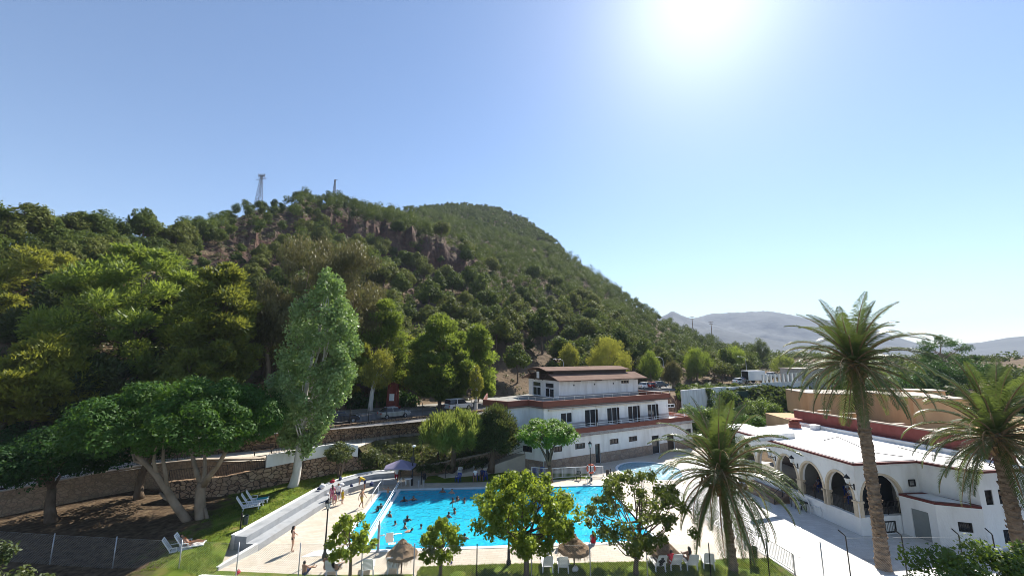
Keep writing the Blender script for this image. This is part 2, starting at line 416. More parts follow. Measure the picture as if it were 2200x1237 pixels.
# ================================================================ terrain
def azel(px, py):
    r = ray(px, py)
    return math.degrees(math.atan2(r.x, r.y)), r.z / math.hypot(r.x, r.y)
RIDGE = [(-700, 520, 110, 66, 0, 0), (-200, 520, 108, 64, 0, 0), (0, 525, 110, 64, 0, 0), (100, 520, 115, 65, 0, 0), (250, 526, 125, 66, 0, 0), (380, 512, 140, 70, 0, 0),
         (450, 494, 160, 72, 1, 120), (540, 466, 185, 74, 5, 140), (600, 458, 200, 74, 6, 150), (650, 446, 215, 75, 8, 165), (720, 447, 235, 76, 10, 180),
         (800, 452, 270, 77, 15, 182), (860, 456, 300, 78, 17, 182), (950, 447, 400, 80, 16, 178), (1000, 443, 470, 81, 10, 175), (1060, 449, 500, 84, 0, 170), (1130, 476, 470, 90, 0, 170),
         (1190, 520, 380, 96, 0, 170), (1215, 552, 340, 98, 0, 0), (1260, 588, 310, 102, 0, 0), (1320, 630, 300, 108, 0, 0), (1380, 668, 300, 114, 0, 0),
         (1420, 692, 300, 118, 0, 0), (1470, 718, 300, 122, 0, 0), (1540, 744, 300, 128, 0, 0), (1600, 758, 300, 134, 0, 0), (1700, 766, 300, 140, 0, 0), (1900, 768, 300, 150, 0, 0), (3200, 768, 300, 150, 0, 0)]
_A = np.array([azel(p[0], p[1])[0] for p in RIDGE]); _E = np.array([azel(p[0], p[1])[1] for p in RIDGE])
_D = np.array([p[2] for p in RIDGE], float); _B = np.array([p[3] for p in RIDGE], float)
_C = np.array([p[4] for p in RIDGE], float); _R1 = np.array([max(p[5], 120) for p in RIDGE], float)
def fbm(x, y, z=0.0, o=4):
    return noise.fractal((x, y, z), 0.9, 2.1, o)
def terrain(x, y, rough=True):
    r = math.hypot(x, y)
    a = math.degrees(math.atan2(x, y))
    k = ss((a - 12) / 16)
    r0 = 58 + 44 * k; wd = 4 + 5 * k
    lo = -2.2 + 2.4 * k * ss((r - 56) / 8)
    zb = lo + (4.9 - lo) * ss((r - r0) / wd)
    if a > 20: zb -= 1.5 * ss((r - 150) / 120) * ss((a - 20) / 8)
    D = float(np.interp(a, _A, _D)); B = float(np.interp(a, _A, _B)); e = float(np.interp(a, _A, _E))
    zr = H + D * e
    if r > B and zr > zb:
        if r <= D:
            s = (r - B) / (D - B)
            z = zb + (zr - zb) * (0.16 * s * s + 0.84 * s)
            c = float(np.interp(a, _A, _C))
            if c > 0:
                r1 = float(np.interp(a, _A, _R1)) + 5 * fbm(a * 0.35, 3.1)
                z += c * (ss((r - r1) / 9) - 1.0 * ss((r - r1 - 9) / 85)) * (0.75 + 0.5 * fbm(a * 0.5, 9.0))
            if rough:
                w = min(1.0, s * 8, (1 - s) * 6 + 0.15)
                z += w * (2.2 * fbm(x / 30, y / 30, 1.3) + 1.0 * abs(fbm(x / 9, y / 9, 5.0)) + (1.6 if c > 3 else 0.4) * abs(fbm(x / 4, y / 4, 2.0, 5)))
        else:
            z = zr - (r - D) * 0.32
            z = max(z, zb)
        return z
    if rough and r > 90: zb += 0.25 * fbm(x / 14, y / 14, 0.4)
    return zb
def rockmat():
    m, nt, b = base_mat('hillside'); b.inputs['Roughness'].default_value = 0.95; setspec(b, 0.15)
    g = node(nt, 'ShaderNodeNewGeometry')
    n1 = node(nt, 'ShaderNodeTexNoise'); n1.inputs['Scale'].default_value = 0.09; n1.inputs['Detail'].default_value = 9
    n2 = node(nt, 'ShaderNodeTexNoise'); n2.inputs['Scale'].default_value = 0.55; n2.inputs['Detail'].default_value = 9
    n2.inputs['Roughness'].default_value = 0.7
    for n in (n1, n2): nt.links.new(g.outputs['Position'], n.inputs[0])
    soil = ramp(nt, n1.outputs['Fac'], [(0.3, (0.085, 0.06, 0.036)), (0.5, (0.14, 0.10, 0.062)), (0.72, (0.22, 0.16, 0.10))])
    rock = ramp(nt, n2.outputs['Fac'], [(0.3, (0.035, 0.025, 0.022)), (0.5, (0.085, 0.056, 0.044)), (0.7, (0.14, 0.095, 0.07))])
    red = ramp(nt, n1.outputs['Fac'], [(0.4, (1, 1, 1)), (0.7, (1.15, 0.85, 0.72))])
    mr = node(nt, 'ShaderNodeMix', data_type='RGBA', blend_type='MULTIPLY'); mr.inputs[0].default_value = 1
    nt.links.new(rock, mr.inputs[6]); nt.links.new(red, mr.inputs[7])
    sx = node(nt, 'ShaderNodeSeparateXYZ'); nt.links.new(g.outputs['Normal'], sx.inputs[0])
    ad = node(nt, 'ShaderNodeMath', operation='MULTIPLY_ADD'); ad.inputs[1].default_value = 0.35
    nt.links.new(n2.outputs['Fac'], ad.inputs[0]); nt.links.new(sx.outputs[2], ad.inputs[2])
    f = ramp(nt, ad.outputs[0], [(0.90, (0, 0, 0)), (1.04, (1, 1, 1))])
    mx = node(nt, 'ShaderNodeMix', data_type='RGBA'); nt.links.new(f, mx.inputs[0])
    nt.links.new(mr.outputs[2], mx.inputs[6]); nt.links.new(soil, mx.inputs[7])
    nt.links.new(mx.outputs[2], b.inputs['Base Color'])
    bp = node(nt, 'ShaderNodeBump'); bp.inputs['Strength'].default_value = 1.0; bp.inputs['Distance'].default_value = 0.7
    nt.links.new(n2.outputs['Fac'], bp.inputs['Height']); nt.links.new(bp.outputs[0], b.inputs['Normal'])
    return m
M['hill'] = rockmat()
def polar_sheet(name, azs, rs, zf, m, smooth=True):
    V = []
    for a in azs:
        sa, ca = math.sin(R(a)), math.cos(R(a))
        for r in rs: V.append((r * sa, r * ca, zf(a, r, r * sa, r * ca)))
    n = len(rs)
    Q = np.array([(i * n + j, i * n + j + 1, (i + 1) * n + j + 1, (i + 1) * n + j) for i in range(len(azs) - 1) for j in range(n - 1)])[:, ::-1]
    o = link_mesh(name, np_mesh(name, np.array(V), Q, [m], None, smooth))
    return tag(o, kind='structure')
_az = np.concatenate([np.arange(-78, -52, 2.0), np.arange(-52, 27, 0.33), np.arange(27, 80, 1.6)])
_rs = np.concatenate([np.array([4, 15, 30, 45, 54]), np.arange(57, 130, 2.2), np.arange(130, 240, 1.6), np.arange(240, 520, 6.0), np.array([540, 600, 700, 900, 1300, 2000, 3500, 5200])])
polar_sheet('hill', _az, _rs, lambda a, r, x, y: terrain(x, y), M['hill'], smooth=False)
# far mountains fading into the air
M['mount'] = mat('mountain_rock', (0.05, 0.06, 0.062), (0.09, 0.098, 0.092), 0.004, 0.95, 0.1, detail=9, bump=0.35, bscale=0.012, dist=40)
def mountain(name, pts, D, depth, seed):
    A = [azel(*p)[0] for p in pts]; E = [azel(*p)[1] for p in pts]
    azs = np.linspace(A[0], A[-1], 150)
    rs = np.concatenate([np.linspace(D - depth, D, 22), np.linspace(D, D + depth, 6)[1:]])
    def zf(a, r, x, y):
        zr = H + D * float(np.interp(a, A, E))
        s = (r - D + depth) / depth if r <= D else max(0.0, 1 - (r - D) / depth)
        w = min(1.0, 4 * s * (1.02 - s)) if r <= D else 0
        return -2 + (zr + 2) * s ** 1.15 + w * zr * 0.13 * fbm(x / 260 + seed, y / 260, seed, 6) + (zr * 0.02 * fbm(a * 3, seed) if s > 0.9 else 0)
    polar_sheet(name, azs, rs, zf, M['mount'])
mountain('mountain', [(1180, 760), (1330, 715), (1400, 690), (1446, 667), (1470, 679), (1500, 688), (1560, 706), (1640, 742), (1750, 766)], 3100, 700, 2.0)
mountain('mountain', [(1300, 758), (1400, 720), (1490, 684), (1530, 673), (1580, 671), (1650, 668), (1700, 676), (1740, 684), (1800, 689), (1880, 707), (1950, 731), (2010, 748), (2100, 764)], 3700, 900, 5.0)
mountain('mountain', [(1380, 762), (1480, 708), (1540, 706), (1620, 722), (1700, 738), (1800, 752), (1900, 766)], 2600, 500, 8.0)
mountain('mountain', [(1900, 762), (2010, 742), (2110, 735), (2160, 726), (2200, 722), (2300, 716), (2450, 730), (2700, 764)], 3900, 900, 11.0)

# ================================================================ flat sheets round the pool
def sheet(name, poly, m, z=None, holes=(), kind=True):
    bm = bmesh.new()
    edges = []
    for lp in [poly] + list(holes):
        vs = [bm.verts.new((p[0], p[1], p[2] if z is None else z)) for p in lp]
        edges += [bm.edges.new((vs[i], vs[(i + 1) % len(vs)])) for i in range(len(vs))]
    bmesh.ops.triangle_fill(bm, edges=edges, use_beauty=True, use_dissolve=False)
    bmesh.ops.recalc_face_normals(bm, faces=bm.faces)
    if sum(f.normal.z * f.calc_area() for f in bm.faces) < 0: bmesh.ops.reverse_faces(bm, faces=bm.faces)
    me = bpy.data.meshes.new(name); bm.to_mesh(me); bm.free(); me.materials.append(m)
    o = link_mesh(name, me)
    if kind: tag(o, kind='structure')
    return o
PO = Vector((-11.3, 43.0, 0)); P1 = Vector((0.9976, 0.07, 0)); P2 = Vector((0.07, -0.9976, 0))
def PL(s, t, z=0.0):
    v = PO + P1 * s + P2 * t
    return Vector((v.x, v.y, z))
def loop(st): return [PL(s, t) for s, t in st]
pool_out = [(0, 0), (21.2, 0), (21.2, 12.5), (0, 12.5), (0, 11.2), (-1.8, 11.2), (-1.8, 0.4), (0, 0.4)]
KC = Vector((16.4, 49.9, 0)); KR = 3.7
kid_out = [(KC.x + KR * math.cos(2 * math.pi * i / 40), KC.y + KR * math.sin(2 * math.pi * i / 40)) for i in range(40)]
deck_poly = [(-24, 23.5), (22, 23.5), (26.5, 46), (32, 62), (18, 62), (-14, 50), (-24, 50)]
sheet('pool_deck', deck_poly, M['deck'], 0.0, [[(p.x, p.y) for p in loop(pool_out)], kid_out])
sheet('plaza', [(18.2, 25.2), (40, 25.2), (40, 50), (27.5, 57), (22, 57), (18.6, 45), (14.6, 43.9)], M['plaza'], 0.006)
# basin
M['pooltile'] = tilemat('blue_pool_tile', (0.03, 0.58, 0.84), (0.05, 0.66, 0.88), (0.12, 0.70, 0.88), 0.33, 0.33, 0.07, 0.4, 0.015, 0.25, (0.02, 0.5, 0.82))
M['pooltile2'] = tilemat('pale_pool_tile', (0.22, 0.55, 0.75), (0.28, 0.6, 0.78), (0.4, 0.65, 0.8), 0.33, 0.33, 0.07, 0.4, 0.015, 0.1)
def basin(name, lp, depth, m, top=0.0):
    n = len(lp)
    mb = MB()
    mb.add([(p[0], p[1], -depth) for p in lp] + [(p[0], p[1], top) for p in lp], [(i, n + i, n + (i + 1) % n, (i + 1) % n) for i in range(n)], 0)
    o = struct(name, mb, m)
    return o
basin('pool_basin', loop(pool_out), 1.5, M['pooltile'], -0.004)
sheet('pool_floor', loop([(0, 0), (21.2, 0), (21.2, 12.5), (0, 12.5)]), M['pooltile'], -1.5)
sheet('pool_ramp_floor', loop([(-1.8, 0.4), (0, 0.4), (0, 11.2), (-1.8, 11.2)]), M['pooltile2'], -0.55)
basin('pool_basin', kid_out[::-1], 0.45, M['pooltile2'], -0.004)
sheet('pool_floor', kid_out, M['pooltile2'], -0.45)
def watermat(dcol, dmix):
    m = bpy.data.materials.new('pool_water'); m.use_nodes = True
    nt = m.node_tree
    for n in list(nt.nodes): nt.nodes.remove(n)
    g = node(nt, 'ShaderNodeNewGeometry')
    n1 = node(nt, 'ShaderNodeTexNoise'); n1.inputs['Scale'].default_value = 1.3; n1.inputs['Detail'].default_value = 3
    n1.inputs['Distortion'].default_value = 1.5
    nt.links.new(g.outputs['Position'], n1.inputs[0])
    bp = node(nt, 'ShaderNodeBump'); bp.inputs['Strength'].default_value = 1.0; bp.inputs['Distance'].default_value = 0.16
    nt.links.new(n1.outputs['Fac'], bp.inputs['Height'])
    tr = node(nt, 'ShaderNodeBsdfTransparent'); tr.inputs[0].default_value = (0.86, 0.98, 1.0, 1)
    rf = node(nt, 'ShaderNodeBsdfRefraction'); rf.inputs['IOR'].default_value = 1.33; rf.inputs['Roughness'].default_value = 0.0
    rf.inputs[0].default_value = (0.86, 0.98, 1.0, 1)
    df = node(nt, 'ShaderNodeBsdfDiffuse'); df.inputs[0].default_value = (*dcol, 1)
    gl = node(nt, 'ShaderNodeBsdfGlossy'); gl.inputs['Roughness'].default_value = 0.12
    for x in (rf, gl, df): nt.links.new(bp.outputs[0], x.inputs['Normal'])
    m1 = node(nt, 'ShaderNodeMixShader'); m1.inputs[0].default_value = 0.25
    nt.links.new(tr.outputs[0], m1.inputs[1]); nt.links.new(rf.outputs[0], m1.inputs[2])
    fr = node(nt, 'ShaderNodeFresnel'); fr.inputs['IOR'].default_value = 1.25
    nt.links.new(bp.outputs[0], fr.inputs['Normal'])
    m2 = node(nt, 'ShaderNodeMixShader')
    nt.links.new(fr.outputs[0], m2.inputs[0]); m3 = node(nt, 'ShaderNodeMixShader'); m3.inputs[0].default_value = dmix; nt.links.new(m1.outputs[0], m3.inputs[1]); nt.links.new(df.outputs[0], m3.inputs[2]); nt.links.new(m3.outputs[0], m2.inputs[1]); nt.links.new(gl.outputs[0], m2.inputs[2])
    o = node(nt, 'ShaderNodeOutputMaterial'); nt.links.new(m2.outputs[0], o.inputs[0])
    return m
M['water'] = watermat((0.03, 0.58, 0.82), 0.6); M['water2'] = watermat((0.42, 0.66, 0.74), 0.6)  # second water: pale diffuse colour stands in for sky reflection on the round pool
sheet('pool_water', [(p.x, p.y) for p in loop(pool_out)], M['water'], -0.07)
sheet('pool_water', kid_out, M['water2'], -0.07)
# pool kerb: a pale rim
def rim(name, lp, w, m, h=0.03):
    n = len(lp); pts = [Vector((p[0], p[1], 0)) for p in lp]
    out = []
    for i in range(n):
        a, b, c = pts[i - 1], pts[i], pts[(i + 1) % n]
        d1 = (b - a).normalized(); d2 = (c - b).normalized()
        n1 = Vector((-d1.y, d1.x, 0)); n2 = Vector((-d2.y, d2.x, 0))
        k = (n1 + n2); k = k / max(0.3, k.length_squared) * 2 * w
        out.append(b + k)
    mb = MB()
    vs = [(p.x, p.y, h) for p in pts] + [(p.x, p.y, h) for p in out] + [(p.x, p.y, -0.1) for p in pts] + [(p.x, p.y, 0.001) for p in out]
    fs = []
    for i in range(n):
        j = (i + 1) % n
        fs += [(i, j, n + j, n + i), (2 * n + i, 2 * n + j, j, i), (n + i, n + j, 3 * n + j, 3 * n + i)]
    return struct(name, mb.add(vs, fs), m)
M['rim'] = mat('pool_rim', (0.66, 0.70, 0.72), (0.76, 0.79, 0.8), 1.5, 0.6)
rim('pool_kerb', loop(pool_out), 0.35, M['rim'])
rim('pool_kerb', kid_out[::-1], 0.3, M['rim'])
struct('pool_divider', MB().prism(loop([(-0.28, 0.42), (-0.03, 0.42), (-0.03, 11.18), (-0.28, 11.18)]), -1.4, 0.06), M['rim'])
struct('pool_apron', MB().prism(loop([(-3.4, 12.4), (-0.4, 11.6), (-0.4, 12.9), (-4.0, 13.2)]), -0.02, 0.02), M['rim'])
# front lawn strip, lawn on the left, lawn under the trees
def grid_lawn(name, poly, m): return sheet(name, poly, m)
def lawn2():
    m = M['lawn'].copy(); m.name = 'lawn_and_shaded_bare_earth'; nt = m.node_tree; b = nt.nodes['Principled BSDF']
    g = node(nt, 'ShaderNodeNewGeometry'); sx = node(nt, 'ShaderNodeSeparateXYZ'); nt.links.new(g.outputs['Position'], sx.inputs[0])
    k = node(nt, 'ShaderNodeMath', operation='MULTIPLY_ADD'); k.inputs[1].default_value = 0.22; nt.links.new(sx.outputs[1], k.inputs[0]); nt.links.new(sx.outputs[0], k.inputs[2])
    n = node(nt, 'ShaderNodeTexNoise'); n.inputs['Scale'].default_value = 0.8; n.inputs['Detail'].default_value = 8; nt.links.new(g.outputs['Position'], n.inputs[0])
    k2 = node(nt, 'ShaderNodeMath', operation='MULTIPLY_ADD'); k2.inputs[1].default_value = 8.0; nt.links.new(n.outputs['Fac'], k2.inputs[0]); nt.links.new(k.outputs[0], k2.inputs[2])
    mr = node(nt, 'ShaderNodeMapRange'); mr.inputs[1].default_value = -13.6; mr.inputs[2].default_value = -11.4; nt.links.new(k2.outputs[0], mr.inputs[0])
    src = b.inputs['Base Color'].links[0].from_socket
    n2 = node(nt, 'ShaderNodeTexNoise'); n2.inputs['Scale'].default_value = 2.5; n2.inputs['Detail'].default_value = 9; nt.links.new(g.outputs['Position'], n2.inputs[0])
    dc = ramp(nt, n2.outputs['Fac'], [(0.3, (0.065, 0.043, 0.027)), (0.5, (0.11, 0.077, 0.048)), (0.7, (0.17, 0.125, 0.078))])  # bare earth, its colour darkened to stand for the shade lying there
    mx = node(nt, 'ShaderNodeMix', data_type='RGBA'); nt.links.new(mr.outputs[0], mx.inputs[0]); nt.links.new(dc, mx.inputs[6]); nt.links.new(src, mx.inputs[7]); nt.links.new(mx.outputs[2], b.inputs['Base Color'])
    return m
M['lawn2'] = lawn2()
sheet('lawn', [(-6.2, 23), (17.9, 23), (17.4, 29.4), (14.8, 29.3), (10.5, 29.0), (3.2, 28.75), (-1, 28.6), (-5.9, 28.3)], M['lawn'], 0.03)
sheet('lawn', [(-23, 22), (-6.2, 22), (-6.2, 27.4), (-12, 27.3), (-18.6, 27.8), (-23, 27.7)], M['lawn'], 0.034)
steps_top = [(-19.8, 30.6), (-18.75, 40), (-18.1, 42.9), (-16.6, 45.1), (-15.2, 46.2), (-12.8, 46.9)]
lawn_l = [(-60, 20, 0.1), (-22, 20, 0.06), (-18.9, 26.4, 0.06), (-18.75, 28.1, 0.12), (-19.9, 30.6, 0.86)] + [(x - 0.15, y + 0.1, 0.9) for x, y in steps_top[1:]] + \
         [(-12.9, 48, 1.0), (-17.2, 48, 1.0), (-20, 45, 1.0), (-22.5, 42.6, 1.0), (-26.1, 38.5, 1.0), (-31, 38.5, 0.9), (-36, 41, 0.9), (-41, 34, 0.85), (-62, 30, 0.8)]
LAWN_L = sheet('lawn', lawn_l, M['lawn2'])
sheet('lawn', [(-9.5, 45.2), (-3, 45.6), (2, 46.2), (5.2, 46.5), (8.8, 46.8), (8.8, 48.6), (3, 48.8), (-3.5, 50), (-9.5, 47.6)], M['lawn'], 0.03)
# terrace with the path, road, bank
sheet('path', [(-17.2, 46.6, 3.35), (-20, 44.2, 3.45), (-22.5, 41.9, 3.5), (-23.9, 40.5, 3.5), (-26.3, 40.5, 3.4), (-33, 42, 3.0), (-41, 35.3, 2.7), (-62, 31, 2.6),
                (-62, 36, 2.7), (-42, 41, 2.8), (-31, 43.5, 3.3), (-23.2, 46.8, 3.5), (-16.2, 52.6, 3.4), (-12.2, 55.4, 3.3), (-4, 62, 3.0), (-3, 55.4, 2.5), (-6.5, 54.6, 2.8), (-11, 54.3, 3.2), (-14.2, 52.5, 3.3), (-16.4, 50.2, 3.35)], M['path'])
bankm = mat('planted_bank', (0.06, 0.065, 0.02), (0.11, 0.10, 0.04), 0.7, 0.95, 0.1, bump=0.8, bscale=9, c3=(0.2, 0.15, 0.09), detail=9, dist=0.1)
M['bank'] = bankm
sheet('bank', [(-17.2, 46.75, 3.3), (-16.4, 50.25, 3.32), (-14.2, 52.55, 3.27), (-11, 54.35, 3.17), (-6.5, 54.65, 2.77), (-3, 55.3, 2.45), (-3.2, 50.6, 0.9), (-9.4, 48.2, 0.75), (-12.9, 47.6, 0.9), (-15.5, 47.1, 1.0)], M['bank'])
road_c = [(-60, 43), (-42, 47), (-30, 50.5), (-22, 54.5), (-15, 59), (-6, 65), (3, 74), (14, 86), (34, 103), (62, 115), (110, 128), (220, 150)]
def strip(pts, o0, o1, z):
    a, b = [], []
    for i, p in enumerate(pts):
        q0 = Vector(pts[max(i - 1, 0)]); q1 = Vector(pts[min(i + 1, len(pts) - 1)])
        d = (q1 - q0).normalized(); n = Vector((-d.y, d.x))
        zz = z + (0.0 if i < 5 else 0.0)
        a.append((*(Vector(p) + n * o0), zz)); b.append((*(Vector(p) + n * o1), zz))
    return a, b
def strip_mesh(name, pts, o0, o1, z, m, thick=0.0):
    a, b = strip(pts, o0, o1, z)
    n = len(a); mb = MB()
    mb.add(a + b, [(i, i + 1, n + i + 1, n + i) for i in range(n - 1)])
    if thick:
        a2 = [(x, y, z - thick) for x, y, z in a]; b2 = [(x, y, z - thick) for x, y, z in b]
        mb.add(a + a2, [(i, n + i, n + i + 1, i + 1) for i in range(n - 1)])
        mb.add(b + b2, [(i, i + 1, n + i + 1, n + i) for i in range(n - 1)])
    return struct(name, mb, m)
strip_mesh('road', road_c, -4.2, 4.2, 5.05, M['asphalt'])
strip_mesh('road_shoulder', road_c, -6.6, -4.2, 5.045, M['asphalt'])
strip_mesh('pavement', road_c, 4.2, 9.0, 5.17, M['pave'], 0.4)
strip_mesh('road_marking', road_c, -3.9, -3.8, 5.056, M['whitemetal'])
strip_mesh('road_marking', road_c, 3.75, 3.87, 5.056, M['whitemetal'])
# ================================================================ vegetation
def unit(v): return v / np.maximum(np.linalg.norm(v, axis=-1, keepdims=True), 1e-9)
def leaf_cloud(C, RR, cnt, L, Wd, rng, shell=0.45, up=0.25, droop=0.0, along=0.0, nb=0.7):
    """C (n,3) clump centres, RR (n,3) radii, cnt leaves per clump -> verts (4m,3): small diamond leaves"""
    n = len(C)
    idx = np.repeat(np.arange(n), cnt)
    m = len(idx)
    d = unit(rng.normal(size=(m, 3)))
    rad = (shell + (1 - shell) * rng.random((m, 1)) ** 0.8) * (0.82 + 0.3 * rng.random((m, 1)))
    p = C[idx] + d * rad * RR[idx]
    nn = unit(d * nb + rng.normal(size=(m, 3)) * 0.6 + np.array([0, 0, up]))
    t = unit(np.cross(nn, rng.normal(size=(m, 3))))
    if along: t = unit(t * (1 - along) + (d + np.array([0, 0, 0.5])) * along)
    if droop: t = unit(t * (1 - droop) + np.array([0, 0, -1.0]) * droop)
    b = unit(np.cross(nn, t))
    k = (0.65 + 0.7 * rng.random((m, 1)))
    V = np.stack([p - t * L * k / 2, p + b * Wd * k / 2 + t * L * k * 0.08, p + t * L * k / 2, p - b * Wd * k / 2 + t * L * k * 0.08], axis=1)
    return V.reshape(-1, 3)
def quads(n): return np.arange(4 * n).reshape(n, 4)
def profile(prof, t):
    return np.interp(t, [p[0] for p in prof], [p[1] for p in prof])
ROUND = [(0, 0.55), (0.2, 0.92), (0.45, 1.0), (0.75, 0.8), (1, 0.3)]
DOME = [(0, 0.9), (0.25, 1.0), (0.6, 0.85), (0.85, 0.55), (1, 0.2)]
CONE = [(0, 0.75), (0.15, 1.0), (0.5, 0.8), (0.8, 0.45), (1, 0.12)]
POPL = [(0, 0.25), (0.12, 0.6), (0.3, 0.95), (0.5, 1.0), (0.7, 0.8), (0.88, 0.45), (1, 0.12)]
UMBR = [(0, 0.75), (0.35, 1.0), (0.7, 0.85), (1, 0.35)]
def crown_clumps(rng, n, w, h, cb, prof, cr, squash, inner=0.35, rad=None, mind=0.55):
    C, S = [], []
    tries = 0
    while len(C) < n and tries < n * 60:
        tries += 1
        t = rng.random()
        Rr = float(profile(prof, t)) * w / 2
        if rng.random() > (Rr / (w / 2)) ** 1.2 + 0.08: continue
        rr = cr * (0.65 + 0.75 * rng.random())
        a = rng.random() * 2 * math.pi
        rho = max(0.0, Rr - rr * 0.7) * (inner + (1 - inner) * rng.random() ** 0.5)
        p = np.array([rho * math.cos(a), rho * math.sin(a), cb + rr * squash * 0.6 + t * (h - cb - rr * squash * 1.3)])
        if C and min(np.linalg.norm((np.array(C) - p), axis=1)) < cr * mind and tries < n * 40: continue
        C.append(p); S.append((rr, rr, rr * squash))
    return np.array(C), np.array(S)
def limb_path(a, b, sag, rng, n=4):
    a, b = np.array(a, float), np.array(b, float)
    pts = []
    o = rng.normal(size=3) * np.linalg.norm(b - a) * 0.06
    for i in range(n + 1):
        t = i / n
        p = a + (b - a) * t
        p = p + o * math.sin(math.pi * t)
        p[2] += sag * math.sin(math.pi * t) * np.linalg.norm((b - a)[:2])
        pts.append(p)
    return pts
def make_tree(name, label, cat, base, h, w, cb, prof=ROUND, ncl=40, cr=1.0, squash=0.8, lpc=120, L=0.2, Wd=0.12, leaf='l_bright', bark='bark', tr=0.18,
              lean=(0, 0), droop=0.0, up=0.25, shell=0.45, along=0.0, nlimb=10, fork=None, seed=1, group=None, inner=0.35, stems=1, merge=False, limbr=0.35, sag=0.06, mind=0.55, flare=1.5, link=True, nb=0.7):
    rng = np.random.default_rng(seed)
    C, S = crown_clumps(rng, ncl, w, h, cb, prof, cr, squash, inner, mind=mind)
    tshift = np.clip((C[:, 2:3]) / h, 0, 1)
    C[:, :2] += tshift * np.array(lean) * 1.0
    V = leaf_cloud(C, S, lpc, L, Wd, rng, shell, up, droop, along, nb)
    mb = MB()
    fz = fork if fork is not None else cb + (h - cb) * 0.12
    tops = []
    for s in range(stems):
        off = (0, 0) if stems == 1 else (math.cos(s * 2.4) * w * 0.14, math.sin(s * 2.4) * w * 0.14)
        top = np.array([lean[0] * fz / h + off[0], lean[1] * fz / h + off[1], fz])
        b0 = np.array([off[0] * 0.15, off[1] * 0.15, -0.25])
        pts = limb_path(b0, top, 0, rng, 5)
        rs = [tr * flare, tr * 1.08, tr, tr * 0.93, tr * 0.86, tr * 0.78]
        mb.tube(pts, rs, 9)
        tops.append(top)
    # leader
    lead = np.array([lean[0] * 0.9, lean[1] * 0.9, cb + (h - cb) * 0.8])
    mb.tube(limb_path(tops[0], lead, 0, rng, 4), [tr * 0.74, tr * 0.55, tr * 0.4, tr * 0.25, tr * 0.1], 6)
    order = np.argsort(-np.linalg.norm(C[:, :2], axis=1))
    pick = order[:: max(1, len(order) // max(1, nlimb))][:nlimb] if nlimb else []
    for j in pick:
        c = C[j]
        k = rng.random() * min(1.0, max(0.0, (c[2] - fz) / max(0.5, lead[2] - fz))) * 0.7
        src = tops[rng.integers(len(tops))] * (1 - k) + lead * k
        r0 = tr * limbr * (1 - 0.4 * k)
        mb.tube(limb_path(src, c, sag, rng, 4), [r0 * 1.2, r0 * 0.85, r0 * 0.6, r0 * 0.4, r0 * 0.15], 5)
    if merge:      # a far tree too small to show its parts: one mesh, two materials
        n0 = len(mb.v)
        me = bpy.data.meshes.new(name)
        nq = len(V) // 4
        tv = np.array(mb.v, np.float32)
        allv = np.concatenate([tv, V.astype(np.float32)])
        faces = mb.f + [tuple(x) for x in (quads(nq) + n0).tolist()]
        me.from_pydata(allv.tolist(), [], faces)
        me.materials.append(M[bark]); me.materials.append(M[leaf])
        me.polygons.foreach_set('material_index', np.array([0] * len(mb.f) + [1] * nq, np.int32))
        me.update()
        if not link: return me
        o = link_mesh(name, me); o.location = base
        return tag(o, label, cat, group)
    root = thing(name, label, cat, base, 0, group)
    mb.build('trunk', M[bark], root)
    link_mesh('crown', np_mesh('crown', V, quads(len(V) // 4), [M[leaf]]), root)
    return root
def spot(px, Y, z):
    """world foot of something seen at photo column px, at distance Y on ground height z"""
    d = Y * math.cos(PITCH) + (z - H) * math.sin(PITCH)
    return Vector(((px - CX) / F * d, Y, z))
def hgt(py, Y, z, px=1100):
    return at(px, py, Y).z - z
def wid(px, Y, z=6): return px / F * (Y * math.cos(PITCH) + (z - H) * math.sin(PITCH))

# ---- the big aleppo pines on the left slope
PINE = dict(prof=[(0, 0.55), (0.15, 0.9), (0.4, 1.0), (0.65, 0.85), (0.85, 0.6), (1, 0.25)], squash=0.62, lpc=460, L=0.6, Wd=0.16, leaf='l_pine', bark='bark', along=0.55, up=0.5, shell=0.35, nlimb=26, sag=0.1, limbr=0.3, nb=1.1)
def pine(label, px, pytop, pybot, wpx, Y, z, ncl, cr, seed, **kw):
    b = spot(px, Y, z); h = hgt(pytop, Y, z); cb = max(1.0, hgt(pybot, Y, z))
    a = dict(PINE); a.update(kw)
    return make_tree('pine_tree', label, 'pine tree', b, h, wid(wpx, Y), cb, ncl=ncl, cr=cr, seed=seed, tr=a.pop('tr', 0.32), group=a.pop('group', 'large pines above the road on the left'), **a)
pine('tallest broad aleppo pine left of the eucalyptus, with layered plumes', 255, 522, 850, 370, 52, 5.0, 130, 1.75, 11, leaf='l_pinemid')
pine('rounded aleppo pine with lit right flank beside the dark hollow', 440, 558, 835, 205, 50, 5.0, 80, 1.5, 12)
pine('low spreading pine crown at the left edge above the shaded terrace', 60, 718, 905, 235, 42, 3.5, 75, 1.4, 13, leaf='l_pineyellow')
pine('yellow-green pine top at the far left edge of the photo', 20, 520, 800, 270, 60, 6.0, 85, 1.9, 14, leaf='l_pineyellow')
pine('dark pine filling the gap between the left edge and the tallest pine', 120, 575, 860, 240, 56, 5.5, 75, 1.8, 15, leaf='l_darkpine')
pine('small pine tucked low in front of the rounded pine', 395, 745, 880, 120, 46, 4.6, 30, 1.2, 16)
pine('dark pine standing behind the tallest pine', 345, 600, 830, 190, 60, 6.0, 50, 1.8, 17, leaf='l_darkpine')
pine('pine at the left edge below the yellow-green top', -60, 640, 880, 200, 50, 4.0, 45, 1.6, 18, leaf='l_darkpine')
pine('slender pine leaning over the terrace wall in the left shade', 185, 760, 905, 170, 44, 3.6, 36, 1.35, 19, leaf='l_darkpine')
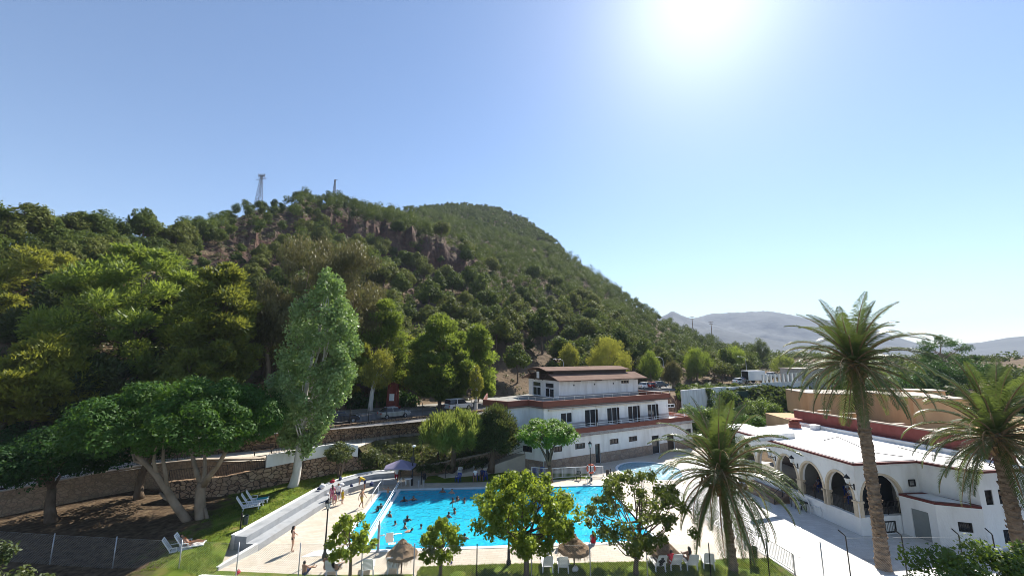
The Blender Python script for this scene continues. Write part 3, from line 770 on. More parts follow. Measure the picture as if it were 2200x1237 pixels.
# ---- pines at the foot of the hill, centre
G2 = 'pines at the foot of the hill behind the road'
pine('dark pine right of the grey-green poplar', 812, 632, 860, 130, 66, 5.2, 42, 1.5, 21, group=G2, leaf='l_pinemid')
pine('large fresh green pine between the red obelisk and the pool building', 945, 672, 865, 165, 66, 5.2, 75, 1.6, 22, group=G2, leaf='l_pinemid', tr=0.28)
pine('leaning pine behind the fresh green pine', 1022, 695, 850, 100, 72, 5.4, 40, 1.5, 23, group=G2, leaf='l_pinemid')
pine('pine behind the poplar with a narrow dark crown', 740, 690, 860, 110, 70, 5.3, 34, 1.5, 24, group=G2)
pine('small dark green pine beside the slim yellow eucalyptus', 1042, 812, 872, 42, 69, 5.2, 16, 0.9, 25, group=G2, leaf='l_pinemid')
pine('dark pine in the hollow behind the obelisk', 868, 720, 880, 120, 75, 5.5, 36, 1.6, 26, group=G2)
pine('dark pine in the hollow behind the poplar trunk', 660, 700, 885, 150, 66, 5.3, 40, 1.6, 27, group=G2)
# ---- eucalyptus behind the poplar
EUC = dict(prof=[(0, 0.6), (0.2, 0.9), (0.5, 1.0), (0.75, 0.8), (1, 0.35)], squash=1.1, lpc=420, L=0.5, Wd=0.12, leaf='l_euc', bark='barkpale', droop=0.6, shell=0.2, up=0.3, nlimb=16)
def euc(label, px, pytop, pybot, wpx, Y, z, ncl, cr, seed, cat='eucalyptus', **kw):
    a = dict(EUC); a.update(kw)
    return make_tree('eucalyptus_tree', label, cat, spot(px, Y, z), hgt(pytop, Y, z), wid(wpx, Y), max(1.5, hgt(pybot, Y, z)), ncl=ncl, cr=cr, seed=seed, tr=a.pop('tr', 0.35), group=a.pop('group', None), **a)
euc('huge olive-brown eucalyptus towering behind the poplar, left half', 640, 498, 800, 260, 62, 5.2, 75, 1.9, 31)
euc('drooping olive eucalyptus crown right of the poplar top', 735, 512, 745, 175, 64, 5.2, 60, 1.7, 32)
euc('dark olive eucalyptus crown left of the poplar above bare branches', 560, 600, 780, 150, 60, 5.2, 36, 1.6, 33)
euc('yellow-green eucalyptus with a pale trunk left of the obelisk', 795, 748, 835, 78, 61, 5.2, 26, 0.95, 34, leaf='l_yellow', lean=(1.6, 0), lpc=260, L=0.34, tr=0.3, fork=5.6, bark='barkwhite', nlimb=8)
euc('slim yellow eucalyptus with a pale trunk beside the white van', 1022, 775, 868, 36, 64, 5.2, 16, 0.65, 35, leaf='l_yellow', lpc=220, L=0.3, tr=0.26, bark='barkwhite', nlimb=6, prof=POPL)
euc('broad yellow-green eucalyptus rising behind the white pool building', 1312, 722, 815, 110, 100, 5.0, 60, 1.6, 36, leaf='l_yellow', lpc=240, L=0.5)
euc('small yellow-green eucalyptus behind the roof, left of the broad one', 1225, 735, 805, 55, 100, 5.0, 30, 1.3, 37, leaf='l_yellow', lpc=240, L=0.5)
euc('loose grey-green eucalyptus right of the pool building roof', 1400, 752, 835, 60, 108, 5.0, 30, 1.4, 38, lpc=200, L=0.6, leaf='l_pinemid')
euc('reddish weeping tree right of the pool building roof', 1447, 768, 842, 52, 104, 5.0, 26, 1.4, 39, leaf='l_euc', lpc=260, prof=CONE)
euc('thin-trunked eucalyptus above the car park fence', 1500, 745, 815, 80, 118, 5.0, 36, 1.6, 40, leaf='l_pinemid', lpc=200, L=0.6, nlimb=6)
euc('green eucalyptus behind the white lorry', 1575, 738, 800, 70, 135, 5.0, 34, 1.7, 41, leaf='l_pinemid', lpc=200, L=0.7)
euc('tall open eucalyptus on the right skyline, against the sky', 2052, 715, 795, 110, 85, 4.0, 22, 1.35, 42, leaf='l_dark', bark='barkpale', lpc=220, L=0.45, droop=0.2, inner=0.6, mind=0.9, nlimb=14, squash=0.7)
euc('lower dark crown at the foot of the tall open eucalyptus', 2065, 765, 830, 150, 80, 3.5, 40, 1.5, 43, leaf='l_dark', cat='tree', lpc=220, L=0.45, droop=0.1)
euc('pale feathery small tree on the rise beyond the lorry', 1685, 760, 800, 60, 140, 5.0, 20, 1.5, 44, leaf='l_tam', cat='tree', lpc=180, L=0.6)
euc('dark lone pine on the skyline left of the tall palm', 1638, 722, 772, 50, 190, 5.0, 26, 1.9, 45, leaf='l_hill', cat='pine tree', droop=0, lpc=260, L=0.7, prof=CONE)
# ---- poplar
make_tree('poplar_tree', 'tall silvery green poplar with a whitewashed trunk on the left lawn', 'poplar', spot(628, 41, 1.0), hgt(560, 41, 1.0) * 1.0, wid(200, 41), hgt(985, 41, 1.0),
          prof=POPL, ncl=130, cr=0.95, squash=1.25, lpc=330, L=0.24, Wd=0.19, leaf='l_poplar', bark='barkwhite', tr=0.42, lean=(2.1, 0.2), shell=0.3, nlimb=30, fork=4.2, sag=-0.35, limbr=0.25, seed=51, along=0.2, flare=1.25)
# ---- ficus with bare forked trunks, built limb by limb
def ficus():
    base = spot(435, 33.8, 0.95); rng = np.random.default_rng(61)
    root = thing('ficus_tree', 'broad dome-crowned ficus with bare twisting pale trunks on the left lawn', 'tree', base)
    Y = base.y
    def p(px, py, dy=0.0):
        q = at(px, py, Y + dy) - base
        return (q.x, q.y, q.z)
    mb = MB()
    def limb(pts, r0, r1):
        n = len(pts)
        mb.tube(pts, [0.82 * (r0 + (r1 - r0) * i / (n - 1)) for i in range(n)], 10)
    limb([p(432, 1152), p(432, 1120), p(430, 1090), p(430, 1055), p(434, 1035)], 0.52, 0.38)
    limb([p(446, 1148, -0.2), p(447, 1120, -0.1), p(440, 1090)], 0.2, 0.12)
    limb([p(418, 1142), p(400, 1115, -0.4), p(378, 1085, -0.8), p(358, 1052, -1.0), p(338, 1022, -1.2), p(316, 998, -1.0), p(296, 980, -0.6), p(290, 955, -0.2)], 0.4, 0.16)
    limb([p(372, 1075, -0.8), p(356, 1070, -0.5), p(344, 1058, 0)], 0.2, 0.1)
    limb([p(358, 1052, -1), p(356, 1020, -1), p(350, 985, -0.6), p(352, 945, 0)], 0.2, 0.1)
    limb([p(338, 1022, -1.2), p(330, 990, -1), p(334, 965, -0.6), p(352, 940, 0)], 0.16, 0.08)
    limb([p(316, 998, -1.0), p(290, 990, -0.6), p(284, 965, 0.4), p(282, 940, 1)], 0.15, 0.08)
    limb([p(434, 1040), p(424, 1020, 0.2), p(416, 990, 0.6), p(410, 965, 1.0), p(390, 940, 1.4)], 0.26, 0.11)
    limb([p(436, 1036), p(440, 1010, 0.5), p(440, 980, 1.0), p(436, 940, 1.5)], 0.22, 0.1)
    limb([p(434, 1045), p(450, 1022, -0.2), p(468, 1000, -0.4), p(482, 975, -0.6), p(500, 955, -0.6), p(515, 935, -0.4)], 0.3, 0.1)
    limb([p(482, 975, -0.6), p(482, 955, 0.4), p(470, 935, 1)], 0.16, 0.08)
    mb.build('trunk', M['barkpale'], root)
    h = hgt(812, Y, 0.95); w = wid(408, Y)
    C, S = crown_clumps(rng, 215, w, h, hgt(950, Y, 0.95), [(0, 0.88), (0.3, 1.0), (0.6, 0.9), (0.85, 0.68), (1, 0.45)], 0.95, 0.7, 0.3, mind=0.6)
    C[:, 0] += (at(408, 900, Y) - base).x
    C[:, 2] += 0.10 * np.abs(C[:, 0] - C[:, 0].mean()) * 0.0
    V = leaf_cloud(C, S, 340, 0.23, 0.13, rng, 0.7, 0.5, nb=1.3)
    link_mesh('crown', np_mesh('crown', V, quads(len(V) // 4), [M['l_ficus']]), root)
ficus()
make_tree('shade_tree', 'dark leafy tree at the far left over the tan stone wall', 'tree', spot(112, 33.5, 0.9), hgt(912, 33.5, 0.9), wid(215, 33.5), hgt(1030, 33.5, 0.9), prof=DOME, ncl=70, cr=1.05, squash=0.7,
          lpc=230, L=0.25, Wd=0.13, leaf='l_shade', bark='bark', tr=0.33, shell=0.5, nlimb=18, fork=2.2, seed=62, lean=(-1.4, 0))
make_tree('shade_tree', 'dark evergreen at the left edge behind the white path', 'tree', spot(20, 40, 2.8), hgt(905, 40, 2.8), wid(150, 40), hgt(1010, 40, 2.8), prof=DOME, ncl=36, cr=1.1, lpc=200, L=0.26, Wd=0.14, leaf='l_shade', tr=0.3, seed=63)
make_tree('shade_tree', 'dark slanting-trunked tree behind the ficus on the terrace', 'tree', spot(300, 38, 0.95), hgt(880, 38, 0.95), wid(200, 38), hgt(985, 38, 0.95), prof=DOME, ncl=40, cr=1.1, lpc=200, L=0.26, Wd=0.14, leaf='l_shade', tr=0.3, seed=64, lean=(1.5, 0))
make_tree('citrus_tree', 'small round orange tree at the end of the white wall', 'tree', spot(728, 44.2, 1.0), hgt(948, 44.2, 1.0), wid(66, 44.2), hgt(988, 44.2, 1.0), prof=UMBR, ncl=22, cr=0.55, lpc=150, L=0.2, Wd=0.12, leaf='l_hib', tr=0.12, seed=65, nlimb=8, stems=2)
# feathery tamarisks and the fern-leaved tree by the pool building
make_tree('tamarisk_tree', 'feathery bright green tamarisk left of the pool building', 'tamarisk', spot(970, 48.2, 0.6), hgt(880, 48.2, 0.6), wid(158, 48.2), hgt(962, 48.2, 0.6), prof=[(0, 0.5), (0.3, 1), (0.7, 0.85), (1, 0.5)], ncl=95, cr=0.6, squash=1.9, lpc=240, L=0.75, Wd=0.07,
          leaf='l_tam', tr=0.32, along=0.55, droop=-0.6, up=1.0, shell=0.2, seed=66, lean=(0.6, 0), nlimb=16)
make_tree('tamarisk_tree', 'denser darker tamarisk against the corner of the pool building', 'tamarisk', spot(1053, 48.5, 0.5), hgt(866, 48.5, 0.5), wid(122, 48.5), hgt(975, 48.5, 0.5), prof=DOME, ncl=55, cr=0.95, squash=0.9, lpc=320, L=0.45, Wd=0.08,
          leaf='l_hib', tr=0.36, along=0.6, up=0.9, shell=0.3, seed=67, lean=(0.8, 0), nlimb=14)
make_tree('flame_tree', 'flat-topped fern-leaved tree in front of the pool building corner', 'tree', spot(1182, 45.5, 0), hgt(897, 45.5, 0), wid(150, 45.5), hgt(952, 45.5, 0), prof=UMBR, ncl=70, cr=0.75, squash=0.55, lpc=230, L=0.3, Wd=0.1,
          leaf='l_jac', tr=0.24, shell=0.4, up=0.9, seed=68, nlimb=14, fork=1.7, limbr=0.5, sag=0.25, lean=(-0.4, 0))
# ---- young trees on the front lawn strip
FR = dict(L=0.21, Wd=0.14, shell=0.25, up=0.15, droop=0.25, mind=0.5)
make_tree('mulberry_tree', 'largest bright green tree on the front lawn, in front of the pool', 'tree', spot(1130, 27.3, 0.03), hgt(1000, 27.3, 0), wid(262, 27.3), hgt(1168, 27.3, 0), prof=[(0, 0.55), (0.25, 0.95), (0.45, 1.0), (0.7, 0.75), (0.9, 0.4), (1, 0.2)], ncl=120, cr=0.52, squash=0.85, lpc=135,
          leaf='l_bright', bark='bark', tr=0.17, seed=71, nlimb=26, fork=1.5, limbr=0.42, sag=-0.08, inner=0.25, **FR)
make_tree('mulberry_tree', 'open olive-green tree with many thin stems right of the largest tree', 'tree', spot(1368, 27.4, 0.03), hgt(1008, 27.4, 0), wid(262, 27.4), hgt(1172, 27.4, 0), prof=[(0, 0.5), (0.25, 0.9), (0.5, 1.0), (0.75, 0.75), (1, 0.35)], ncl=80, cr=0.46, squash=0.9, lpc=125,
          leaf='l_olive', bark='bark', tr=0.17, seed=72, nlimb=36, fork=0.9, limbr=0.4, sag=-0.12, inner=0.4, L=0.18, Wd=0.12, shell=0.2, up=0.15, mind=0.75, lean=(0.3, 0))
make_tree('mulberry_tree', 'young leaning tree beside the pool ramp, leftmost on the front strip', 'tree', spot(752, 27.3, 0.03), hgt(1092, 27.3, 0), wid(118, 27.3), hgt(1195, 27.3, 0), prof=[(0, 0.75), (0.3, 1.0), (0.6, 0.75), (1, 0.25)], ncl=44, cr=0.34, squash=0.9, lpc=85,
          leaf='l_bright', bark='bark', tr=0.1, seed=73, nlimb=12, fork=1.3, L=0.19, Wd=0.13, shell=0.25, up=0.15, droop=0.25, lean=(-0.1, 0))
make_tree('mulberry_tree', 'small ragged tree right of the left straw parasol', 'tree', spot(946, 27.3, 0.03), hgt(1112, 27.3, 0), wid(120, 27.3), hgt(1192, 27.3, 0), prof=[(0, 0.8), (0.3, 1.0), (0.6, 0.7), (1, 0.2)], ncl=46, cr=0.34, squash=0.9, lpc=85,
          leaf='l_bright', bark='bark', tr=0.11, seed=74, nlimb=12, fork=1.2, L=0.19, Wd=0.13, shell=0.25, up=0.15, droop=0.25, lean=(0.1, 0))
# ---- hedges and clipped shrubs
def shrub(name, label, cat, base, w, h, leaf, seed, L=0.2, Wd=0.12, ncl=None, lpc=140, group=None, depth=None, cr=None, flatb=True, **kw):
    rng = np.random.default_rng(seed)
    cr = cr or min(w, h) * 0.28
    dp = depth or w
    n = ncl or int(10 + 6 * w * dp / (cr * cr) * 0.16)
    P = rng.random((n, 3)); P = np.stack([(P[:, 0] - 0.5) * max(0.1, w - 1.6 * cr), (P[:, 1] - 0.5) * max(0.1, dp - 1.6 * cr), cr * 0.6 + P[:, 2] * max(0.05, h - 1.5 * cr)], 1)
    q = np.sqrt((P[:, 0] / (w / 2)) ** 2 + (P[:, 1] / (dp / 2)) ** 2)
    if not kw.get('square'): P[:, 2] *= np.clip(1.15 - 0.45 * q, 0.4, 1)
    S = np.repeat((cr * (0.7 + 0.6 * rng.random(n)))[:, None], 3, 1)
    V = leaf_cloud(P, S, lpc, L, Wd, rng, 0.4, 0.4)
    root = thing(name, label, cat, base, kw.get('rz', 0), group)
    mb = MB()
    for i in range(5):
        e = P[rng.integers(n)]
        mb.tube([(e[0] * 0.2, e[1] * 0.2, -0.15), (e[0] * 0.5, e[1] * 0.5, e[2] * 0.55), tuple(e)], [0.05, 0.035, 0.015], 5)
    mb.build('stem', M['bark'], root)
    link_mesh('foliage', np_mesh('foliage', V, quads(len(V) // 4), [M[leaf]]), root)
    return root
shrub('hedge', 'bushy green hedge in the bottom right corner', 'hedge', (23.2, 19.6, -1.5), 10.5, 6.7, 'l_hedge', 81, 0.17, 0.11, 170, 260, cr=0.62, depth=3.0, square=True)
shrub('bush', 'olive-green bush in the bottom left corner', 'bush', (-24.6, 20.5, -1.2), 5.6, 6.2, 'l_hib', 82, 0.17, 0.11, 80, 210, cr=0.6, depth=3.0)
SH = [(1482, 868, 52, 70, 72, 'clipped round shrub at the right end of the pool building'), (1553, 830, 62, 40, 92, 'bright round shrub below the parked cars'), (1560, 872, 58, 45, 74, 'bushy shrub in the middle of the garden slope'),
      (1625, 848, 52, 45, 86, 'round shrub beneath the white lorry'), (1718, 852, 44, 42, 84, 'round shrub at the left end of the beige rooftop wall'), (1628, 888, 62, 55, 66, 'dark green ball shrub left of the red wall end'),
      (1690, 890, 70, 60, 62, 'large clipped ball shrub touching the red wall end'), (1520, 820, 26, 75, 88, 'narrow upright cypress-like shrub by the white garden wall'), (1660, 862, 40, 40, 82, 'small round shrub below the white wall'),
      (1595, 905, 60, 40, 64, 'low dark shrub behind the palm crown')]
SH += [(1475 + 22 * i, 868 + (i * 37) % 34, 44 + (i * 13) % 22, 40, 66 + (i * 7) % 14, t + ' garden shrub ' + u) for i, (t, u) in enumerate(
    [('leafy', 'beside the building end'), ('dark', 'under the grey retaining wall'), ('low', 'left of the upright shrub'), ('loose', 'below the upright shrub'), ('spreading', 'left of the middle bushy shrub'), ('full', 'right of the middle bushy shrub'),
     ('dense', 'under the green screen fence'), ('broad', 'below the lorry wall'), ('rounded', 'left of the large clipped ball'), ('bulging', 'above the large clipped ball'), ('glossy', 'right of the small round shrub'), ('last', 'against the beige building corner')])]
for i, (px, py, wp, hp, Y, lb) in enumerate(SH):
    top = at(px, py, Y); hh = wid(hp, Y) * 1.15
    shrub('garden_shrub', lb, 'shrub', (top.x, Y, top.z - hh), wid(wp, Y), hh, 'l_hedge' if i not in (5, 6, 9, 11, 14, 16, 18, 20) else 'l_ficus', 90 + i, 0.3, 0.14, 26, 170, group='shrubs on the slope right of the pool building')
shrub('bush', 'dense dark bush at the sloping end of the rubble wall', 'bush', (-15.9, 47.5, 0.9), 2.6, 2.3, 'l_hib', 140, 0.2, 0.12, 26, 150)
def hedge_row(name, label, px0, px1, py, hp, Y, leaf, seed):
    a, b = at(px0, py, Y), at(px1, py, Y); hh = wid(hp, Y)
    return shrub(name, label, 'hedge', ((a.x + b.x) / 2, Y, a.z - hh), b.x - a.x, hh, leaf, seed, 0.34, 0.18, int(10 + (b.x - a.x) * 3), 190, cr=min(1.3, hh * 0.3), depth=4, square=True)
hedge_row('hedge', 'long dark hedge behind the beige rooftop rooms', 1765, 2015, 800, 75, 76, 'l_dark', 101)
hedge_row('hedge', 'green hedge above the dark one, towards the pale roof', 1890, 2030, 806, 40, 84, 'l_ficus', 102)
hedge_row('hedge', 'dark hedge below the white garden wall', 1560, 1725, 868, 40, 90, 'l_ficus', 103)
hedge_row('hedge', 'low green hedge beside the kerb behind the obelisk', 745, 905, 838, 45, 67, 'l_dark', 104)
# ================================================================ the pine wood on the hill
def proj(x, y, z):
    d = y * math.cos(PITCH) + (z - H) * math.sin(PITCH)
    u = -y * math.sin(PITCH) + (z - H) * math.cos(PITCH)
    return (CX + F * x / d, CY - F * u / d, d)
def inside(p, poly):
    x, y = p; c = False
    for i in range(len(poly)):
        (x1, y1), (x2, y2) = poly[i - 1], poly[i]
        if (y1 > y) != (y2 > y) and x < (x2 - x1) * (y - y1) / (y2 - y1) + x1: c = not c
    return c
BARE = [[(660, 455), (760, 462), (860, 512), (985, 515), (1025, 625), (985, 640), (850, 605), (780, 610), (690, 545)],
        [(500, 482), (600, 468), (660, 480), (640, 540), (560, 570), (470, 560), (370, 590), (330, 590), (400, 530)],
        [(1030, 775), (1170, 770), (1190, 880), (1020, 880)], [(1405, 690), (1500, 700), (1500, 750), (1405, 750)], [(1420, 700), (1490, 712), (1600, 765), (1600, 790), (1500, 770)]]
def hill_protos():
    P = []
    specs = [(7.5, 6.2, 2.6, ROUND), (8.5, 6.6, 3.0, DOME), (6.5, 5.6, 2.2, ROUND), (9.0, 6.0, 3.2, CONE), (7.0, 6.8, 2.6, UMBR), (8.0, 5.4, 2.4, CONE), (6.0, 5.2, 1.8, DOME), (7.8, 7.2, 3.0, ROUND)]
    for i, (h, w, cb, pf) in enumerate(specs):
        P.append((make_tree('hill_pine', None, None, None, h, w, cb, pf, ncl=15, cr=1.45, squash=0.8, lpc=190, L=0.55, Wd=0.24, leaf='l_hill2' if i % 3 == 1 else 'l_hill', tr=0.16, seed=200 + i, nlimb=7, shell=0.55, up=0.4, along=0.15, nb=1.25, inner=0.5, merge=True, link=False,
                            lean=(0.4 * math.sin(i * 2.1), 0.4 * math.cos(i))), h))
    return P
protos = hill_protos()
rng = random.Random(5)
cells = {}
cand = []
def free(x, y, dmin):
    cx, cy = int(x // 6), int(y // 6)
    for i in (-1, 0, 1):
        for j in (-1, 0, 1):
            for q in cells.get((cx + i, cy + j), ()):
                if (q[0] - x) ** 2 + (q[1] - y) ** 2 < dmin * dmin: return False
    cells.setdefault((cx, cy), []).append((x, y))
    return True
for k in range(60000):
    a = rng.uniform(-53, 31)
    D = float(np.interp(a, _A, _D)); B = float(np.interp(a, _A, _B))
    r = math.sqrt(rng.uniform((B + 3) ** 2, (D + 6) ** 2))
    x, y = r * math.sin(R(a)), r * math.cos(R(a))
    z = terrain(x, y)
    px, py, d = proj(x, y, z)
    if any(inside((px, py), b) for b in BARE) and rng.random() > 0.03: continue
    if px < 480 and r < 84: continue
    dens = 0.5 + 0.5 * fbm(x / 26, y / 26, 7.7)
    far = r > 330
    if rng.random() > (0.9 if far else 0.75 + 0.8 * dens): continue
    if not free(x, y, 2.7 if far else 4.5 if r > 200 else 5.0): continue
    sc = rng.choice((rng.uniform(0.6, 1.0), rng.uniform(1.05, 1.55), rng.uniform(1.0, 1.4))) * (0.62 if far else 1.0) * (0.8 if px > 1350 else 1.0)
    if px < 620: sc *= 0.66 + 0.2 * ss((px - 380) / 240)
    if r > D - 45 and px < 900: sc *= 0.7
    cand.append((d / sc, x, y, z, r, sc))
for px in range(-60, 960, 8):          # the skyline row
    a = azel(px + rng.uniform(-6, 6), 460)[0]
    D = float(np.interp(a, _A, _D)) * rng.uniform(0.97, 1.0)
    x, y = D * math.sin(R(a)), D * math.cos(R(a))
    if 520 < px < 640 and rng.random() < 0.4: continue
    if free(x, y, 2.6): cand.append((D * 0.9, x, y, terrain(x, y), D, rng.uniform(0.9, 1.4) * (0.85 if D < 160 else 0.66)))
for px in range(-70, 470, 7):
    for f in (0.9, 0.95, 1.01):
        a = azel(px + rng.uniform(-5, 5), 500)[0]; D = float(np.interp(a, _A, _D)) * f
        x, y = D * math.sin(R(a)), D * math.cos(R(a))
        if free(x, y, 2.4): cand.append((D * 0.95, x, y, terrain(x, y) - 1.6, D, rng.uniform(0.75, 1.15)))
cand.sort()
HLAB = ['round-topped green pine among the pines on the wooded hillside', ]
NIND = 262
for i, (key, x, y, z, r, sc) in enumerate(cand[:NIND]):
    me, h = protos[rng.randrange(len(protos))]
    o = link_mesh('hill_pine', me)
    o.location = (x, y, z - 0.3); o.scale = (sc, sc, sc * rng.uniform(0.9, 1.12)); o.rotation_euler = (0, 0, rng.uniform(0, 6.28))
    tag(o, 'rounded dark green aleppo pine, one of many covering the wooded hillside', 'pine tree', 'pines covering the hillside')
rest = cand[NIND:]
# the farther pines: one mass
nr = np.random.default_rng(9)
vs = []
for (key, x, y, z, r, sc) in rest:
    n = 5
    hh = 6.8 * sc; w = 5.6 * sc
    far = r > 330
    C = np.array([(x + nr.normal() * w * 0.17, y + nr.normal() * w * 0.17, z + hh * (0.45 + 0.42 * j / (n - 1))) for j in range(n)])
    S = np.tile([[w * 0.33, w * 0.33, w * 0.27]], (n, 1))
    vs.append(leaf_cloud(C, S, 56 if far else 110, 0.9 * sc if far else 0.62, 0.5 * sc if far else 0.3, nr, 0.5, 0.4, nb=1.7))
V = np.concatenate(vs)
tag(link_mesh('far_pine_wood', np_mesh('far_pine_wood', V, quads(len(V) // 4), [M['l_hill']])), 'distant dense pine wood covering the upper hill', 'wood', None, 'stuff')
# scrub between the pines
C, S = [], []
for k in range(13000):
    a = rng.uniform(-53, 36)
    D = float(np.interp(a, _A, _D)); B = float(np.interp(a, _A, _B))
    r = math.sqrt(rng.uniform((B - 4) ** 2, min(D, 330) ** 2)) if D > B else B
    x, y = r * math.sin(R(a)), r * math.cos(R(a))
    if fbm(x / 18, y / 18, 3.3) < -0.15 and rng.random() < 0.6: continue
    z = terrain(x, y); q = rng.uniform(0.35, 1.0)
    C.append((x, y, z + q * 0.25)); S.append((q * 1.2, q * 1.2, q * 0.8))
V = leaf_cloud(np.array(C), np.array(S), 26, 0.5, 0.2, nr, 0.3, 0.5)
tag(link_mesh('scrub', np_mesh('scrub', V, quads(len(V) // 4), [M['l_shrub']])), 'low dry scrub on the rocky hillside', 'scrub', None, 'stuff')
# low plants on the bank behind the pool
C, S = [], []
for k in range(420):
    x, y = rng.uniform(-17, -3), rng.uniform(46.8, 54)
    f = (y - 47.2 - 0.2 * (x + 10)) / 4.2
    if not 0 < f < 1.0: continue
    z = 0.9 + f * 2.1 * (1 - 0.06 * (x + 15)); q = rng.uniform(0.2, 0.5)
    C.append((x, y, z - 0.1)); S.append((q * 1.3, q * 1.3, q))
V = leaf_cloud(np.array(C), np.array(S), 60, 0.28, 0.1, nr, 0.3, 0.6, 0, 0.4)
tag(link_mesh('ground_cover', np_mesh('ground_cover', V, quads(len(V) // 4), [M['l_hib']])), 'dark ground cover on the bank behind the pool', 'ground cover', None, 'stuff')
# orchards and scrub on the plain to the right, too far to count
C, S = [], []
for k in range(5200):
    a = rng.uniform(22, 56); r = 100 + 900 * rng.random() ** 1.8
    x, y = r * math.sin(R(a)), r * math.cos(R(a))
    if fbm(x / 40, y / 40, 8.1) < -0.25: continue
    if r < 150 and fbm(x / 16, y / 16, 4.1) < 0.0: continue
    px, py, d = proj(x, y, 5)
    if r < 175 and px < 1745: continue
    q = rng.uniform(0.8, 2.1) * (1 + r / 900)
    C.append((x, y, terrain(x, y) + q * 0.6)); S.append((q * 1.25, q * 1.25, q))
for k in range(900):
    Y_ = rng.uniform(62, 103); px = rng.uniform(1462, 1740); p_ = spot(px, Y_, 1.0)
    if math.degrees(math.atan2(p_.x, p_.y)) < 22.3 or p_.x > 34 and Y_ < 62: continue
    q = rng.uniform(0.5, 1.1); C.append((p_.x, p_.y, terrain(p_.x, p_.y, False) + q * 0.5)); S.append((q * 1.4, q * 1.4, q))
V = leaf_cloud(np.array(C), np.array(S), 60, 1.0, 0.5, nr, 0.35, 0.4)
tag(link_mesh('orchard', np_mesh('orchard', V, quads(len(V) // 4), [M['l_hill']])), 'far green orchards and bushes on the plain at the right', 'orchard', None, 'stuff')
# short grass blades on the lawns
def blades(name, label, polyf, n, box, zf):
    P = []
    for k in range(n):
        x, y = rng.uniform(box[0], box[1]), rng.uniform(box[2], box[3])
        if polyf(x, y) and fbm(x / 1.3, y / 1.3, 6.0) > -0.25: P.append((x, y, zf(x, y)))
    C = np.array(P); m = len(C)
    a = nr.random(m) * 6.28; hgt_ = 0.05 + 0.07 * nr.random(m); w = 0.02 + 0.025 * nr.random(m)
    d = np.stack([np.cos(a), np.sin(a), np.zeros(m)], 1); t = np.stack([nr.normal(size=m) * 0.04, nr.normal(size=m) * 0.04, hgt_], 1)
    V = np.stack([C - d * w[:, None], C + d * w[:, None], C + t + d * w[:, None] * 0.2, C + t - d * w[:, None] * 0.2], 1).reshape(-1, 3)
    tag(link_mesh(name, np_mesh(name, V, quads(m), [M['grass']])), label, 'grass', None, 'stuff')
from mathutils.bvhtree import BVHTree
_bv = BVHTree.FromPolygons([v.co for v in LAWN_L.data.vertices], [p.vertices for p in LAWN_L.data.polygons])
def lawn_z(x, y):
    h = _bv.ray_cast(Vector((x, y, 9)), Vector((0, 0, -1)))
    return h[0].z - 0.01 if h[0] else None
def lawn_ok(x, y): return x + 0.22 * y > -16.5 + 2 * fbm(x / 2, y / 2) and lawn_z(x, y) is not None
blades('grass', 'short mown grass on the left lawn', lawn_ok, 52000, (-27, -15, 26.8, 48), lawn_z)
FL = [(-6.2, 26.5), (17.9, 26.5), (17.4, 29.4), (14.8, 29.3), (10.5, 29.0), (3.2, 28.75), (-1, 28.6), (-5.9, 28.3)]
blades('grass', 'short mown grass on the front lawn strip', lambda x, y: inside((x, y), FL), 26000, (-6.2, 17.9, 26.5, 29.5), lambda x, y: 0.02)
# ================================================================ buildings and walls
class Wall:
    """local frame: x along P->Q, y inward, outward face at y = 0 on the right of P->Q"""
    def __init__(s, P, Q):
        s.P = Vector((P[0], P[1], 0)); d = Vector((Q[0] - P[0], Q[1] - P[1], 0)); s.L = d.length; d.normalize()
        s.d = d; s.n = Vector((-d.y, d.x, 0)); s.a = math.atan2(d.y, d.x)
    def w(s, x, y, z): return s.P + s.d * x + s.n * y + Vector((0, 0, z))
    def put(s, src, dst, mi=None):
        n = len(dst.v)
        dst.v += [tuple(s.w(*v)) for v in src.v]; dst.f += [tuple(i + n for i in f) for f in src.f]
        dst.m += src.m if mi is None else [mi] * len(src.m); dst.sm += src.sm
    def s_at(s, px, z=3.0, y=0.0):
        lo, hi = -30.0, 80.0
        f = lambda t: (lambda q: CX + F * q.x / (q.y * math.cos(PITCH) + (q.z - H) * math.sin(PITCH)))(s.w(t, y, z))
        inc = f(5) > f(0)
        for _ in range(50):
            m = (lo + hi) / 2
            if (f(m) < px) == inc: lo = m
            else: hi = m
        return (lo + hi) / 2
def holed(mb, x0, x1, z0, z1, th, holes, mi=0, y0=0.0):
    xs = sorted({x0, x1, *[h[0] for h in holes], *[h[1] for h in holes]})
    xs = [x for x in xs if x0 <= x <= x1]
    for a, b in zip(xs[:-1], xs[1:]):
        if b - a < 1e-4: continue
        cuts = sorted((max(z0, h[2]), min(z1, h[3])) for h in holes if h[0] <= a + 1e-5 and h[1] >= b - 1e-5)
        z = z0
        for c0, c1 in cuts:
            if c0 - z > 1e-4: mb.box(((a + b) / 2, y0 + th / 2, (z + c0) / 2), (b - a, th, c0 - z), 0, mi)
            z = max(z, c1)
        if z1 - z > 1e-4: mb.box(((a + b) / 2, y0 + th / 2, (z + z1) / 2), (b - a, th, z1 - z), 0, mi)
